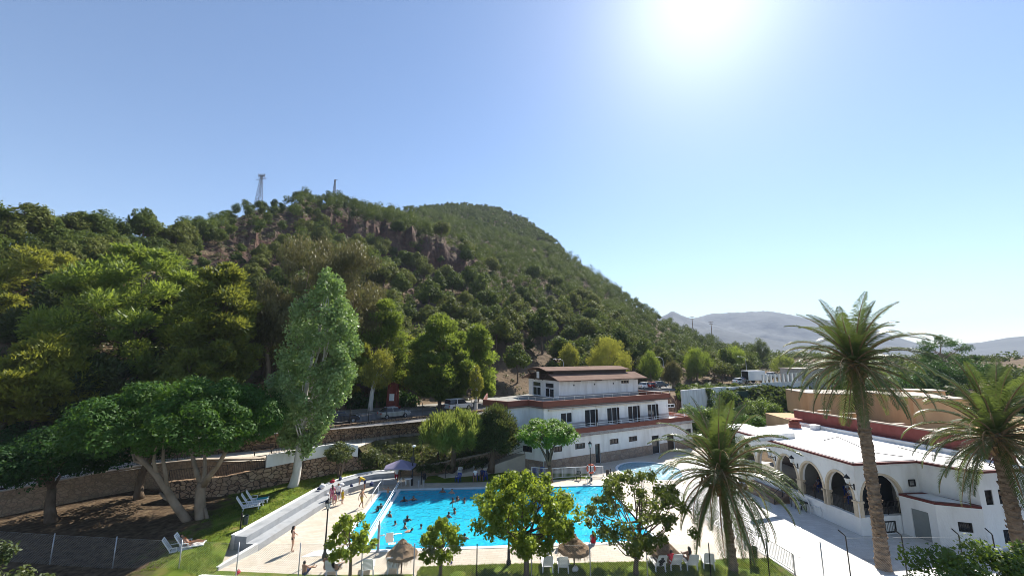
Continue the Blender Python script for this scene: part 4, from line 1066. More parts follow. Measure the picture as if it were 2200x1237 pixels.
def window(wl, x0, x1, z0, z1, parent, fm='brownframe', y=0.1, mull=1, bars=0, name='window', fw=0.07, gm='glass'):
    mb = MB()
    for bx in ((x0 + fw / 2, z0, z1), (x1 - fw / 2, z0, z1)): mb.box((bx[0], y, (z0 + z1) / 2), (fw, 0.08, z1 - z0))
    for bz in (z0 + fw / 2, z1 - fw / 2): mb.box(((x0 + x1) / 2, y, bz), (x1 - x0 - 2 * fw, 0.078, fw))
    for k in range(mull):
        x = x0 + (x1 - x0) * (k + 1) / (mull + 1); mb.box((x, y, (z0 + z1) / 2), (fw * 0.8, 0.07, z1 - z0 - 2 * fw))
    for k in range(bars):
        x = x0 + (x1 - x0) * (k + 1) / (bars + 1); mb.box((x, y - 0.09, (z0 + z1) / 2), (0.02, 0.02, z1 - z0))
    out = MB(); wl.put(mb, out)
    o = out.build(name, M[fm], parent)
    p = MB(); p.box(((x0 + x1) / 2, y + 0.05, (z0 + z1) / 2), (x1 - x0 - fw, 0.02, z1 - z0 - fw))
    q = MB(); wl.put(p, q); q.build('pane', M[gm], o)
    return o
def railing(name, pts, h, parent=None, m='black', step=1.5, bal=0.13, rails=(1.0, 0.12), r=0.02, br=0.008, posth=None, **lab):
    """posts, rails and balusters along a 3-D polyline; one mesh per kind"""
    po, ba = [], MB()
    pts = [Vector(p) for p in pts]
    for a, b in zip(pts[:-1], pts[1:]):
        L = (b - a).length; n = max(1, round(L / step))
        for k in range(n + 1):
            p = a.lerp(b, k / n)
            if k == 0 and a is not pts[0]: continue
            po.append((p - Vector((0, 0, 0.05)), p + Vector((0, 0, posth or h))))
        for t in rails: ba.bar(a + Vector((0, 0, h * t)), b + Vector((0, 0, h * t)), r * 1.5)
        if bal:
            nb = max(1, int(L / bal))
            for k in range(1, nb):
                p = a.lerp(b, k / nb)
                ba.bar(p + Vector((0, 0, h * rails[-1])), p + Vector((0, 0, h * rails[0])), 2 * br)
    if parent is not None:
        o = ba.build(name, M[m], parent)
        for a, b in po: MB().bar(a, b, 2 * r).build('post', M[m], o)
        return o
    root = thing(name, lab['label'], lab.get('cat', 'railing'), (0, 0, 0), 0, lab.get('group'))
    ba.build('rail', M[m], root)
    for a, b in po: MB().bar(a, b, 2 * r).build('post', M[m], root)
    return root
def poly_walls(mb, poly, z0, z1, th=0.25, mi=0):
    """thick walls round an anticlockwise polygon"""
    n = len(poly)
    for i in range(n):
        wl = Wall(poly[i], poly[(i + 1) % n]); t = MB(); t.box((wl.L / 2 , th / 2, (z0 + z1) / 2), (wl.L, th, z1 - z0)); wl.put(t, mb, mi)

def pool_building():
    ex = Vector((0.878, 0.478)); ey = Vector((-0.478, 0.878)); C0 = Vector((5.0, 49.8))
    def L(x, y): p = C0 + ex * x + ey * y; return (p.x, p.y)
    root = thing('pool_building', 'white three-storey pool building with two brown terrace bands and a brown raised roof', 'building', (0, 0, 0))
    # ground floor
    front = Wall(L(-1.4, 0), L(25, 0))
    wins = []
    for px0, px1, zz in ((1190, 1208, 0), (1236, 1257, 0), (1310, 1329, 0), (1351, 1369, 0), (1473, 1490, 0)):
        wins.append((front.s_at(px0, 2.3), front.s_at(px1, 2.3), 2.05, 2.7))
    doors = [(front.s_at(1279, 1.3), front.s_at(1290, 1.3), 0.02, 2.35), (front.s_at(1401, 1.3), front.s_at(1417, 1.3), 0.02, 2.4), (front.s_at(1434, 1.3), front.s_at(1449, 1.3), 0.02, 2.4)]
    mb = MB(); t = MB(); holed(t, 0, front.L, 0, 3.6, 0.3, wins + doors); front.put(t, mb)
    side = Wall(L(-5.2, 6.5), L(-1.4, 0))
    sw = [(side.L - 2.9, side.L - 1.6, 2.0, 2.7), (side.L - 5.4, side.L - 4.3, 2.0, 2.7)]
    t = MB(); holed(t, 0, side.L - 0.01, 0, 3.6, 0.3, sw); side.put(t, mb)
    for a, b in ((L(25, 0.01), L(25, 14)), (L(25, 14), L(-2, 13.6)), (L(-2, 13.6), L(-5.2, 6.51))):
        w = Wall(a, b); t = MB(); t.box((w.L / 2, 0.15, 1.8), (w.L, 0.3, 3.6)); w.put(t, mb)
    mb.build('ground_floor_wall', M['white'], root)
    mb = MB(); t = MB(); holed(t, 0.0, front.L - 0.05, 0, 1.25, 0.05, doors, 0, -0.052); front.put(t, mb)
    t = MB(); t.box((side.L / 2 - 0.05, -0.026, 0.6), (side.L - 0.1, 0.05, 1.2)); side.put(t, mb)
    mb.build('stone_skirting', M['skirt'], root)
    for w in wins: window(front, *w, root, mull=2)
    for w in sw: window(side, *w, root, mull=2)
    for d, nm in zip(doors, range(3)):
        o = window(front, *d, root, y=0.2, mull=0, name='door', fm='brownframe', gm='glass' if nm != 2 else 'brownframe')
    # first floor, set back behind a terrace
    f1 = Wall(L(-0.6, 1.2), L(21.5, 1.2))
    dz0, dz1 = 4.25, 6.45
    d1 = [(f1.s_at(a, 5.4), f1.s_at(b, 5.4), dz0, dz1) for a, b in ((1257, 1281), (1305, 1327), (1350, 1371), (1392, 1411))]
    w1 = [(f1.s_at(1205, 5.8), f1.s_at(1230, 5.8), 5.0, 6.3), (f1.s_at(1432, 6), f1.s_at(1450, 6), 5.75, 6.25)]
    mb = MB(); t = MB(); holed(t, 0, f1.L, 3.9, 7.05, 0.28, d1 + w1); f1.put(t, mb)
    P1 = [L(-0.6, 1.2), L(-1.2, 3.8), L(-4.4, 3.4), L(-6.0, 6.6), L(-2.4, 13.5), L(21.5, 14), L(21.5, 1.21)]
    for a, b in zip(P1[:-1], P1[1:]):
        w = Wall(b, a); t = MB(); t.box((w.L / 2, 0.14, 5.475), (w.L, 0.28, 3.15)); w.put(t, mb)
    mb.build('first_floor_wall', M['white'], root)
    mb = MB(); t = MB(); holed(t, 0.02, f1.L, 3.95, 5.0, 0.03, d1, 0, -0.032); f1.put(t, mb); mb.build('first_floor_skirting', M['greyskirt'], root)
    for i, d in enumerate(d1):
        o = window(f1, *d, root, fm='whitemetal', y=0.12, mull=1, name='glass_door', fw=0.06)
        sh = MB(); t = MB(); t.box((d[1] + 0.02, -0.1, (d[2] + d[3]) / 2), (0.05, 0.35, d[3] - d[2] - 0.05)); f1.put(t, sh); sh.build('shutter', M['brownframe'], o)
    for w in w1: window(f1, *w, root, fm='whitemetal')
    # bands: terrace slabs with painted parapets
    lowp = [L(-1.75, -0.35), L(25.3, -0.35), L(25.3, 14.2), L(-2.1, 13.9), L(-5.6, 6.6)]
    MB().prism(lowp, 3.6, 3.95).build('first_floor_slab', M['white'], root)
    mb = MB(); n = len(lowp)
    for i in (0, 1, 4):
        w = Wall(lowp[i], lowp[(i + 1) % n]); t = MB(); t.box((w.L / 2, 0.09, 4.06), (w.L, 0.18, 0.98)); w.put(t, mb)
    mb.build('terrace_band', M['band'], root)
    upp = [L(-0.9, 0.9), L(21.8, 0.9), L(21.8, 14.3), L(-2.5, 13.8), L(-6.35, 6.6), L(-4.6, 3.1), L(-1.4, 3.5)]
    MB().prism(upp, 7.05, 7.2).build('roof_terrace_slab', M['pave'], root)
    mb = MB(); n = len(upp)
    for i in (0, 1, 3, 4, 5, 6):
        w = Wall(upp[i], upp[(i + 1) % n]); t = MB(); t.box((w.L / 2, 0.09, 7.44), (w.L, 0.18, 0.86)); w.put(t, mb)
    mb.build('roof_terrace_band', M['band'], root)
    railing('terrace_rail', [(*L(-1.6, -0.25), 4.55), (*L(25.2, -0.25), 4.55)], 0.45, root, 'whitemetal', 2.0, None, (1.0, 0.45), 0.02)
    railing('roof_terrace_rail', [(*L(-6.2, 6.6), 7.87), (*L(-4.5, 3.2), 7.87), (*L(-1.3, 3.6), 7.87), (*L(-0.8, 1.0), 7.87), (*L(21.7, 1.0), 7.87)], 0.4, root, 'steel', 1.6, None, (1.0,), 0.02)
    aw = MB()
    t = MB()
    for k in range(5): t.box((2.4 + k * 3.75, -0.14, 6.75), (3.6, 0.24, 0.17))
    f1.put(t, aw); aw.build('folded_awning', mat('awning_cloth', (0.55, 0.47, 0.37), (0.65, 0.57, 0.47), 2), root)
    # roof room
    rx0, rx1, ry0, ry1, rz0, rz1 = 5.9, 21.6, 7.1, 15.6, 7.2, 9.75
    fr = Wall(L(rx0, ry0), L(rx1, ry0)); lf = Wall(L(rx0, ry1), L(rx0, ry0))
    hw = [(fr.L - 3.6, fr.L - 1.9, 9.0, 9.5)]
    mb = MB(); t = MB(); holed(t, 0, fr.L, rz0, rz1, 0.25, hw); fr.put(t, mb)
    lh = [(lf.L * 0.14, lf.L * 0.42, 7.25, 9.35), (lf.L * 0.56, lf.L * 0.84, 7.25, 9.35)]
    t = MB(); holed(t, 0, lf.L - 0.26, rz0, rz1, 0.25, lh, 0, 0.0); lf.put(t, mb)
    for a, b in ((L(rx1, ry0 + 0.01), L(rx1, ry1)), (L(rx1, ry1), L(rx0, ry1))):
        w = Wall(a, b); t = MB(); t.box((w.L / 2, 0.12, (rz0 + rz1) / 2), (w.L - 0.02, 0.24, rz1 - rz0)); w.put(t, mb)
    mb.build('roof_room_wall', M['white'], root)
    window(fr, *hw[0], root, fm='cap', mull=2)
    for h in lh:
        window(lf, h[0], h[1], 7.25, 8.55, root, fm='whitemetal', name='glass_door')
        window(lf, h[0], h[1], 8.62, 9.35, root, fm='whitemetal', mull=0)
    mb = MB(); t = MB(); t.box((fr.L / 2, -0.02, 7.45), (fr.L, 0.03, 0.5)); fr.put(t, mb); mb.build('roof_room_skirting', M['greyskirt'], root)
    lam = MB()
    for q in (0.17, 0.42, 0.66):
        t = MB(); t.box((fr.L * q, -0.06, 9.1), (0.12, 0.1, 0.22)); fr.put(t, lam)
    lam.build('wall_lamp', M['black'], root)
    roofm = mat('brown_metal_roof', (0.15, 0.10, 0.078), (0.20, 0.135, 0.105), 0.6, 0.9, 0.05)
    def slab(x0, x1, pts, th):
        mb = MB(); vs = []
        for x in (x0, x1):
            for y, z in pts: vs.append((*L(x, y), z))
            for y, z in pts[::-1]: vs.append((*L(x, y), z - th))
        n = 2 * len(pts)
        fs = [tuple(range(n)), tuple(range(2 * n - 1, n - 1, -1))] + [(i, n + i, n + (i + 1) % n, (i + 1) % n) for i in range(n)]
        return mb.add(vs, fs)
    xa, xb = rx0 - 1.3, rx1 + 1.2; ym = (ry0 + ry1) / 2
    slab(xa + 0.6, xb, [(ry0 - 1.0, 9.85), (ym - 2.4, 10.75)], 0.12).build('lower_roof', roofm, root)
    slab(xa + 0.6, xb, [(ym + 2.4, 10.75), (ry1 + 1.0, 9.85)], 0.12).build('lower_roof', roofm, root)
    slab(xa, xb - 1.6, [(ym - 3.0, 11.2), (ym - 1.0, 11.62), (ym + 1.0, 11.62), (ym + 3.0, 11.2)], 0.1).build('upper_roof', roofm, root)
    slab(rx0 + 0.3, rx1 - 0.6, [(ym - 2.3, 11.15), (ym + 2.3, 11.15)], 1.2).build('clerestory', M['brownframe'], root)
    g = MB()
    vs = [(*L(rx0 - 0.2, ry0), 9.76), (*L(rx0 - 0.2, ry1), 9.76), (*L(rx0 - 0.2, ym + 2.4), 10.62), (*L(rx0 - 0.2, ym - 2.4), 10.62)]
    vs += [(*L(rx0 + 0.1, ry0), 9.76), (*L(rx0 + 0.1, ry1), 9.76), (*L(rx0 + 0.1, ym + 2.4), 10.62), (*L(rx0 + 0.1, ym - 2.4), 10.62)]
    g.add(vs, [(0, 1, 2, 3), (7, 6, 5, 4), (0, 4, 5, 1), (1, 5, 6, 2), (2, 6, 7, 3), (3, 7, 4, 0)]); g.build('gable', M['brownframe'], root)
    tr = MB()
    for a, b in (((ym - 3, 11.1), (ym - 1.2, 9.8)), ((ym - 1.2, 9.8), (ym, 11.3)), ((ym, 11.3), (ym + 1.2, 9.8)), ((ym + 1.2, 9.8), (ym + 3, 11.1))):
        tr.bar((*L(xa + 0.5, a[0]), a[1]), (*L(xa + 0.5, b[0]), b[1]), 0.12)
    tr.build('truss', M['brownframe'], root)
    sh = MB(); sh.box((*L(xa + 0.42, ym), 10.5), (0.05, 0.7, 1.0), math.atan2(0.478, 0.878)); sh.build('gable_plaque', M['plastic'], root)
    rf = MB()
    for k in range(4):
        p = L(rx0 + 3 + k * 4.0, ry0 - 0.5); rf.box((*p, 9.72), (0.9, 0.5, 0.16), math.atan2(0.478, 0.878))
    rf.build('eave_bracket', M['brownframe'], root)
pool_building()

def arcade():
    root = thing('restaurant', 'white flat-roofed restaurant with a row of sandstone arches facing the plaza', 'restaurant', (26.6, 32.7, 0))
    inv = Vector((26.6, 32.7, 0))
    def fin(mb, name, m, parent=root, **k):
        mb.v = [(v[0] - inv.x, v[1] - inv.y, v[2]) for v in mb.v]
        return mb.build(name, m, parent, **k)
    C = (26.6, 32.7); A = (25.0, 46.5); D = (32.3, 33.5); E = (33.7, 30.6); E2 = (36.4, 31.0); G2 = (52, 33.5)
    zf, zs, rise, zt, th = 1.3, 2.45, 1.75, 5.05, 0.4
    wl, tr = MB(), MB()
    rails = []
    def arched(P, Q, bays):
        w = Wall(P, Q); t = MB(); a = MB()
        x = 0.0
        for (b0, b1, rs) in bays:
            n = 14
            if b0 - x > 0.01: t.box(((x + b0) / 2, th / 2, (zf + zt) / 2), (b0 - x, th, zt - zf))
            c, hw = (b0 + b1) / 2, (b1 - b0) / 2
            pts = [(c - hw * math.cos(math.pi * i / n), zs + rs * math.sin(math.pi * i / n)) for i in range(n + 1)]
            for (xa, za), (xb, zb) in zip(pts[:-1], pts[1:]):
                v = [(xa, 0, za), (xb, 0, zb), (xb, 0, zt), (xa, 0, zt), (xa, th, za), (xb, th, zb), (xb, th, zt), (xa, th, zt)]
                t.add(v, [(0, 1, 2, 3), (7, 6, 5, 4), (0, 4, 5, 1)])
            k = 0.17
            out = [(c - (hw + k) * math.cos(math.pi * i / n), zs + (rs + k) * math.sin(math.pi * i / n)) for i in range(n + 1)]
            for i in range(n):
                (xa, za), (xb, zb), (xc, zc), (xd, zd) = pts[i], pts[i + 1], out[i + 1], out[i]
                v = [(xa, -0.05, za), (xb, -0.05, zb), (xc, -0.05, zc), (xd, -0.05, zd), (xa, 0.2, za - 0.003), (xb, 0.2, zb - 0.003), (xc, 0.02, zc), (xd, 0.02, zd)]
                a.add(v, [(0, 1, 2, 3), (0, 4, 5, 1), (3, 2, 6, 7)])
            for xx in (b0 - 0.13, b1 + 0.13):
                a.box((xx, 0.16, (zf + zs) / 2), (0.3, 0.46, zs - zf - 0.001)); a.box((xx, 0.15, zs - 0.05), (0.42, 0.54, 0.13))
            rails.append([tuple(w.w(b0, 0.2, zf)), tuple(w.w(b1, 0.2, zf))])
            x = b1
        t.box(((x + w.L) / 2, th / 2, (zf + zt) / 2), (w.L - x, th, zt - zf))
        t.box((w.L / 2, th / 2, zf / 2 - 0.1), (w.L, th + 0.001, zf + 0.2 - 0.002))
        w.put(t, wl); w.put(a, tr)
        return w
    LW = math.hypot(A[0] - C[0], A[1] - C[1])
    bays = [(LW - 0.35 - 2.3 - k * 2.65, LW - 0.35 - k * 2.65, rise) for k in range(5)][::-1]
    w1 = arched(A, C, bays)
    w2 = arched(C, D, [(0.35, 4.0, 1.8)])
    w3 = Wall(D, E); w4 = Wall(E, E2); w5 = Wall(E2, G2)
    t = MB(); t.box((w3.L / 2, th / 2, zt / 2), (w3.L, th, zt)); w3.put(t, wl)
    h4 = [(0.5, 1.15, 2.9, 3.9), (1.7, 2.3, 2.9, 3.9)]
    t = MB(); holed(t, 0, w4.L, -0.2, zt, th, h4 + [(1.5, 2.5, 0.3, 1.2)]); w4.put(t, wl)
    t = MB(); holed(t, 0, w5.L, -0.2, zt, th, [(2, 3, 2.9, 3.9)]); w5.put(t, wl)
    fin(wl, 'wall', M['stucco']); fin(tr, 'arch_trim', M['arch'])
    for i, r in enumerate(rails):
        o = railing('arch_rail', [(p[0] - inv.x, p[1] - inv.y, p[2]) for p in r], 0.95, root, 'black', 1.3, 0.12, (1.0, 0.1), 0.02, 0.01)
    class W2(Wall):
        def w(s, x, y, z): return super().w(x, y, z) - inv
    for a, b, c, d in h4 + [(1.5, 2.5, 0.3, 1.2)]: window(W2(E, E2), a, b, c, d, root, fm='black', bars=6, mull=0)
    ww = W2(C, D)
    # openings below and beside the near arch
    for (x0, x1, z0, z1) in ((2.0, 3.0, 0.15, 0.95), (4.75, 5.35, 3.35, 3.85)):
        window(ww, x0, x1, z0, z1, root, fm='black', bars=6, mull=0, y=-0.03)
    roof = [A, (A[0] + 0.4, A[1] + 0.3), (33, 50), (38.2, 33.6), (52, 34), (52, 33.4), E2, E, D, C]
    MB_ = MB().prism([A, C, D, E, E2, (52, 33.5), (52, 40), (36.3, 44), (34, 50.5)], zt, zt + 0.16)
    fin(MB_, 'roof', M['roofwhite'])
    ed = MB()
    for P, Q in ((A, C), (C, D), (D, E), (E, E2), (E2, G2)):
        w = Wall(P, Q); t = MB(); t.box((w.L / 2, -0.02, zt + 0.1), (w.L + 0.1, 0.2, 0.16)); w.put(t, ed)
    fin(ed, 'roof_edge', M['tilered'])
    up = MB()
    for P, Q in ((A, C), (C, D), (D, E), (E, E2), (E2, G2)):
        w = Wall(P, Q); t = MB(); t.box((w.L / 2, 0.19, zt + 0.17), (w.L - 0.02, 0.24, 0.1)); w.put(t, up)
    fin(up, 'roof_kerb', M['roofwhite'])
    fl = MB().prism([(A[0] + 0.42, A[1]), (C[0] + 0.42, C[1] + 0.42), (D[0], D[1] + 0.45), (36, 42), (34, 50)], 0.9, zf)
    fin(fl, 'floor', M['pave'])
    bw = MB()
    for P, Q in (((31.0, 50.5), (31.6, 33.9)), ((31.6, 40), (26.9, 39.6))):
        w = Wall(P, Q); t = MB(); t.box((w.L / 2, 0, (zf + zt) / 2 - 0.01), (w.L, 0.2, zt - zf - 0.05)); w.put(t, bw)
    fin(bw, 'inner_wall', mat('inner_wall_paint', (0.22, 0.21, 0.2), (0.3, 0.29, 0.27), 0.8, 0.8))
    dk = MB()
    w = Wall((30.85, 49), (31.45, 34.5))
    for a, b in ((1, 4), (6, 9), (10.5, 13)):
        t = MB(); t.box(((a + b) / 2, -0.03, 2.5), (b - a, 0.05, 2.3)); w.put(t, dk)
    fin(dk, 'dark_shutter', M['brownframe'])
    gz = MB(); w = Wall((28.2, 34.4), (31.2, 34.8)); t = MB(); t.box((w.L / 2, 0, 2.6), (w.L, 0.06, 2.4)); w.put(t, gz); fin(gz, 'folded_screen', M['glass'])
    # entrance steps
    st = MB()
    for k in range(5):
        w = Wall(w1.w(2.6, 0, 0)[:2], w1.w(7.2, 0, 0)[:2]); t = MB(); t.box((w.L / 2, -0.15 - 0.16 * (5 - k) - 0.0, 0.13 * (k + 1)), (w.L, 0.32 * (5 - k), 0.26)); w.put(t, st)
    fin(st, 'step', mat('terracotta_step', (0.24, 0.16, 0.11), (0.34, 0.24, 0.18), 2))
    for q in (2.5, 7.3):
        a = w1.w(q, -0.05, 1.3); b = w1.w(q, -1.75, 0.05)
        railing('stair_rail', [tuple(a - inv), tuple(b - inv)], 0.9, root, 'black', 0.9, 0.14, (1.0, 0.1), 0.02, 0.009)
    # low wing with a grey door
    pl = [(30.2, 33.15), (30.95, 31.2), (33.45, 30.35), (33.7, 30.6), (32.32, 33.4)]
    wg = MB()
    wa = Wall(pl[0], pl[1]); t = MB(); holed(t, 0, wa.L, -0.1, 2.75, 0.25, [(wa.L - 1.45, wa.L - 0.45, 0, 2.05)]); wa.put(t, wg)
    wb = Wall(pl[1], pl[2]); t = MB(); holed(t, 0, wb.L, -0.1, 2.75, 0.25, [(1.15, 1.95, 1.1, 1.75)]); wb.put(t, wg)
    fin(wg, 'wing_wall', M['stucco'])
    fin(MB().prism(pl, 2.75, 2.9), 'wing_roof', M['tilered'])
    fin(MB().prism([(30.55, 32.8), (31.15, 31.5), (33.2, 30.8), (32.4, 32.9)], 2.9, 2.94), 'wing_roof_surface', M['roofwhite'])
    t = MB(); t.box((wa.L - 0.95, 0.12, 1.02), (0.99, 0.06, 2.03)); g = MB(); wa.put(t, g); d = fin(g, 'door', mat('grey_door', (0.2, 0.225, 0.22), (0.24, 0.26, 0.255), 1.5, 0.5))
    window(W2(pl[1], pl[2]), 1.15, 1.95, 1.1, 1.75, root, fm='black', bars=7, mull=0)
    # roof vents and cables
    for nm, px, py, d, z in (('roof_vent', 1751, 922, (0.8, 0.6, 0.45), 5.21), ('roof_vent', 1742, 912, (0.5, 0.5, 0.5), 5.21)):
        p = G(px, py, 5.2); b = MB().box((p.x, p.y, 5.21 + d[2] / 2), d, 0.4); b.box((p.x, p.y, 5.23 + d[2]), (d[0] + 0.15, d[1] + 0.15, 0.06), 0.4); fin(b, nm, M['plastic'], bevel=0.03)
    ch = MB(); p = G(1708, 918, 5.2); ch.lathe([(0.62, 0), (0.62, 0.4), (0.5, 0.42), (0.5, 0.75), (0.3, 0.76)], 12, (p.x, p.y, 5.2)); ch.box((p.x, p.y, 6.15), (1.2, 1.2, 0.08)); fin(ch, 'chimney', mat('brick_red', (0.25, 0.07, 0.045), (0.32, 0.1, 0.07), 3))
    pb = MB(); a, b = G(1600, 950, 5.2), G(1705, 940, 5.2); w = Wall((a.x, a.y), (b.x, b.y)); t = MB(); t.box((w.L / 2, 0, 5.45), (w.L, 0.4, 0.55)); w.put(t, pb); fin(pb, 'parapet', M['white'], bevel=0.08)
    pb = MB(); w = Wall((34.3, 50.6), (38.0, 33.8)); t = MB(); t.box((w.L / 2, 0, 5.38), (w.L, 0.3, 0.4)); w.put(t, pb); fin(pb, 'rear_parapet', M['roofwhite'], bevel=0.06)
    cb = MB()
    for pts in ([(1770, 945), (1800, 938), (1850, 960), (1880, 972), (1940, 980)], [(1930, 960), (1990, 975), (2060, 985), (2110, 990), (2150, 1003)]):
        cb.tube([tuple(G(x, y, 5.24)) for x, y in pts], 0.025, 5)
    fin(cb, 'cable', M['black'])
    ac = MB(); w = Wall(E, E2); t = MB(); t.box((2.45, -0.2, 2.55), (0.75, 0.36, 0.5)); w.put(t, ac); fin(ac, 'air_conditioner', M['grey'], bevel=0.02)
    ho = MB()
    hp = [w4.w(2.6, -0.12, z) for z in (0.3, 1.2, 2.2, 3.4, 4.6, 5.3)]
    ho.tube([tuple(p) for p in hp] + [tuple(w4.w(2.3, -0.1, 5.9)), tuple(w4.w(1.6, -0.1, 6.1)), tuple(w4.w(1.2, -0.1, 5.6)), tuple(w4.w(1.9, -0.1, 5.3)), tuple(w4.w(2.6, -0.1, 5.35))], 0.05, 6); fin(ho, 'drain_hose', M['black'])
    return w1, w2
W_ARC, S_ARC = arcade()

def low_wall(name, label, pts, h0, th, m, cap=None, cat='wall', caph=0.08, base=None):
    """pts: (x, y, zbase, ztop)"""
    root = thing(name, label, cat, (pts[0][0], pts[0][1], 0)); o = Vector((pts[0][0], pts[0][1], 0))
    mb, cp = MB(), MB()
    n = len(pts); P = [Vector((p[0], p[1], 0)) for p in pts]
    off = []
    for i in range(n):
        d = (P[min(i + 1, n - 1)] - P[max(i - 1, 0)]).normalized(); off.append(Vector((-d.y, d.x, 0)) * th)
    for i in range(n - 1):
        a, b = P[i] - o, P[i + 1] - o; c, d = b + off[i + 1], a + off[i]
        z = [pts[i][2], pts[i + 1][2], pts[i + 1][2], pts[i][2]]; t = [pts[i][3], pts[i + 1][3], pts[i + 1][3], pts[i][3]]
        poly = [(q.x, q.y) for q in (a, b, c, d)]
        mb.prism(poly, z, t)
        if cap:
            e = 0.05
            a2, b2, c2, d2 = a - off[i].normalized() * e, b - off[i + 1].normalized() * e, c + off[i + 1].normalized() * e, d + off[i].normalized() * e
            cp.prism([(q.x, q.y) for q in (a2, b2, c2, d2)], t, [x + caph for x in t])
    mb.build('masonry', m, root)
    if cap: cp.build('coping', cap, root)
    return root
low_wall('retaining_wall', 'curved brown rubble wall along the top of the left lawn', [(-31, 37.8, 0.5, 2.3), (-26.1, 38.2, 0.5, 2.65), (-23.9, 40.3, 0.5, 2.8), (-22.5, 41.8, 0.5, 2.85), (-20, 44.1, 0.5, 2.9), (-18.4, 45.6, 0.5, 2.8), (-17.2, 46.6, 0.4, 2.2), (-16.2, 46.9, 0.4, 1.4), (-15.2, 47.2, 0.4, 1.0)], 0, 0.5, M['stone'])
low_wall('parapet_wall', 'white rendered wall standing on the brown rubble wall behind the poplar', [(-23.75, 40.5, 2.8, 3.95), (-22.4, 41.9, 2.85, 4.0), (-19.9, 44.25, 2.9, 4.05), (-18.3, 45.7, 2.8, 4.0), (-17.2, 46.6, 2.3, 3.5)], 0, 0.3, M['white'])
low_wall('retaining_wall', 'tan stone wall below the white path at the far left', [(-62, 29.6, 0.3, 2.65), (-41, 33.7, 0.4, 2.75), (-37.5, 38.2, 0.5, 2.95), (-35.2, 40.6, 0.5, 3.05), (-31, 41.4, 0.6, 3.3), (-26.5, 41.0, 1.5, 3.45), (-24.1, 41.0, 1.5, 3.5)], 0, 0.5, M['stonepale'], M['cap'])
low_wall('roadside_wall', 'long brown stone wall holding up the road with a black railing on top', [(-62, 37.3, 2.3, 4.9), (-45, 41.0, 2.3, 5.0), (-32, 44.3, 2.8, 5.15), (-23.2, 46.9, 3.0, 5.2), (-16.2, 52.8, 2.9, 5.25), (-12.2, 55.6, 2.8, 5.25), (-4, 62.2, 2.5, 5.25), (4, 70, 2.5, 5.25)], 0, 0.4, M['stone'], M['stone'])
railing('road_railing', [(-62, 37.5, 4.95), (-45, 41.2, 5.05), (-32, 44.5, 5.2), (-23.2, 47.1, 5.25), (-16.2, 53, 5.3), (-12.2, 55.8, 5.3), (-4, 62.4, 5.3)], 1.3, None, 'black', 2.6, 0.16, (0.95, 0.1), 0.035, 0.009, 1.75, label='tall black iron railing along the top of the road wall', group=None)
railing('path_railing', [(-23.6, 40.7, 3.95), (-19.9, 44.4, 4.05), (-17, 46.9, 3.75)], 0.95, None, 'black', 2.2, 0.14, (1.0, 0.1), 0.02, 0.008, label='black iron railing on the white wall behind the poplar')
railing('path_railing', [(-31, 38.1, 2.3), (-26.1, 38.5, 2.65), (-23.9, 40.5, 2.8)], 0.95, None, 'black', 2.2, 0.14, (1.0, 0.1), 0.02, 0.008, label='black iron railing on the rubble wall behind the ficus trunks')
railing('path_railing', [(-16.6, 47.2, 3.35), (-16.3, 50.1, 3.36), (-14.2, 52.35, 3.3), (-11, 54.1, 3.2), (-6.5, 54.4, 2.8), (-3.2, 55, 2.5)], 0.95, None, 'black', 2.2, 0.16, (1.0, 0.1), 0.02, 0.008, label='thin black railing along the path above the planted bank')
railing('path_railing', [(-60, 30.2, 2.75), (-41.3, 34.2, 2.85), (-37.7, 38.6, 3.0), (-35.2, 41, 3.15), (-31, 41.8, 3.4)], 0.95, None, 'black', 2.2, 0.14, (1.0, 0.1), 0.025, 0.009, label='black iron railing beside the white path at the far left')
low_wall('bank_wall', 'low stone wall at the foot of the planted bank behind the parasol', [(-14.6, 47.2, -0.1, 0.9), (-9.4, 48.1, -0.1, 1.05), (-3.2, 50.5, -0.1, 1.7), (0.2, 52.2, 0.0, 2.4)], 0, 0.3, M['stonepale'], M['cap'])
# ramp path climbing right behind the pool
rp = MB(); a = [(-8.6, 47.8, 0.02), (-3.6, 49.6, 0.75), (0.8, 51.5, 1.75)]; b = [(-7.6, 46.8, 0.02), (-3.0, 48.2, 0.75), (1.6, 50.3, 1.75)]
rp.add([*a, *b], [(0, 3, 4, 1), (1, 4, 5, 2)]); rp.add([(x, y, z) for x, y, z in b] + [(x, y, -0.1) for x, y, z in b], [(0, 3, 4, 1), (1, 4, 5, 2)])
struct('ramp_path', rp, M['path'])
railing('ramp_railing', [(-7.4, 46.9, 0.05), (-3.0, 48.3, 0.75), (1.5, 50.35, 1.75)], 0.9, None, 'black', 2.0, None, (1.0, 0.5), 0.02, 0.008, label='black handrail of the ramp climbing right behind the pool')

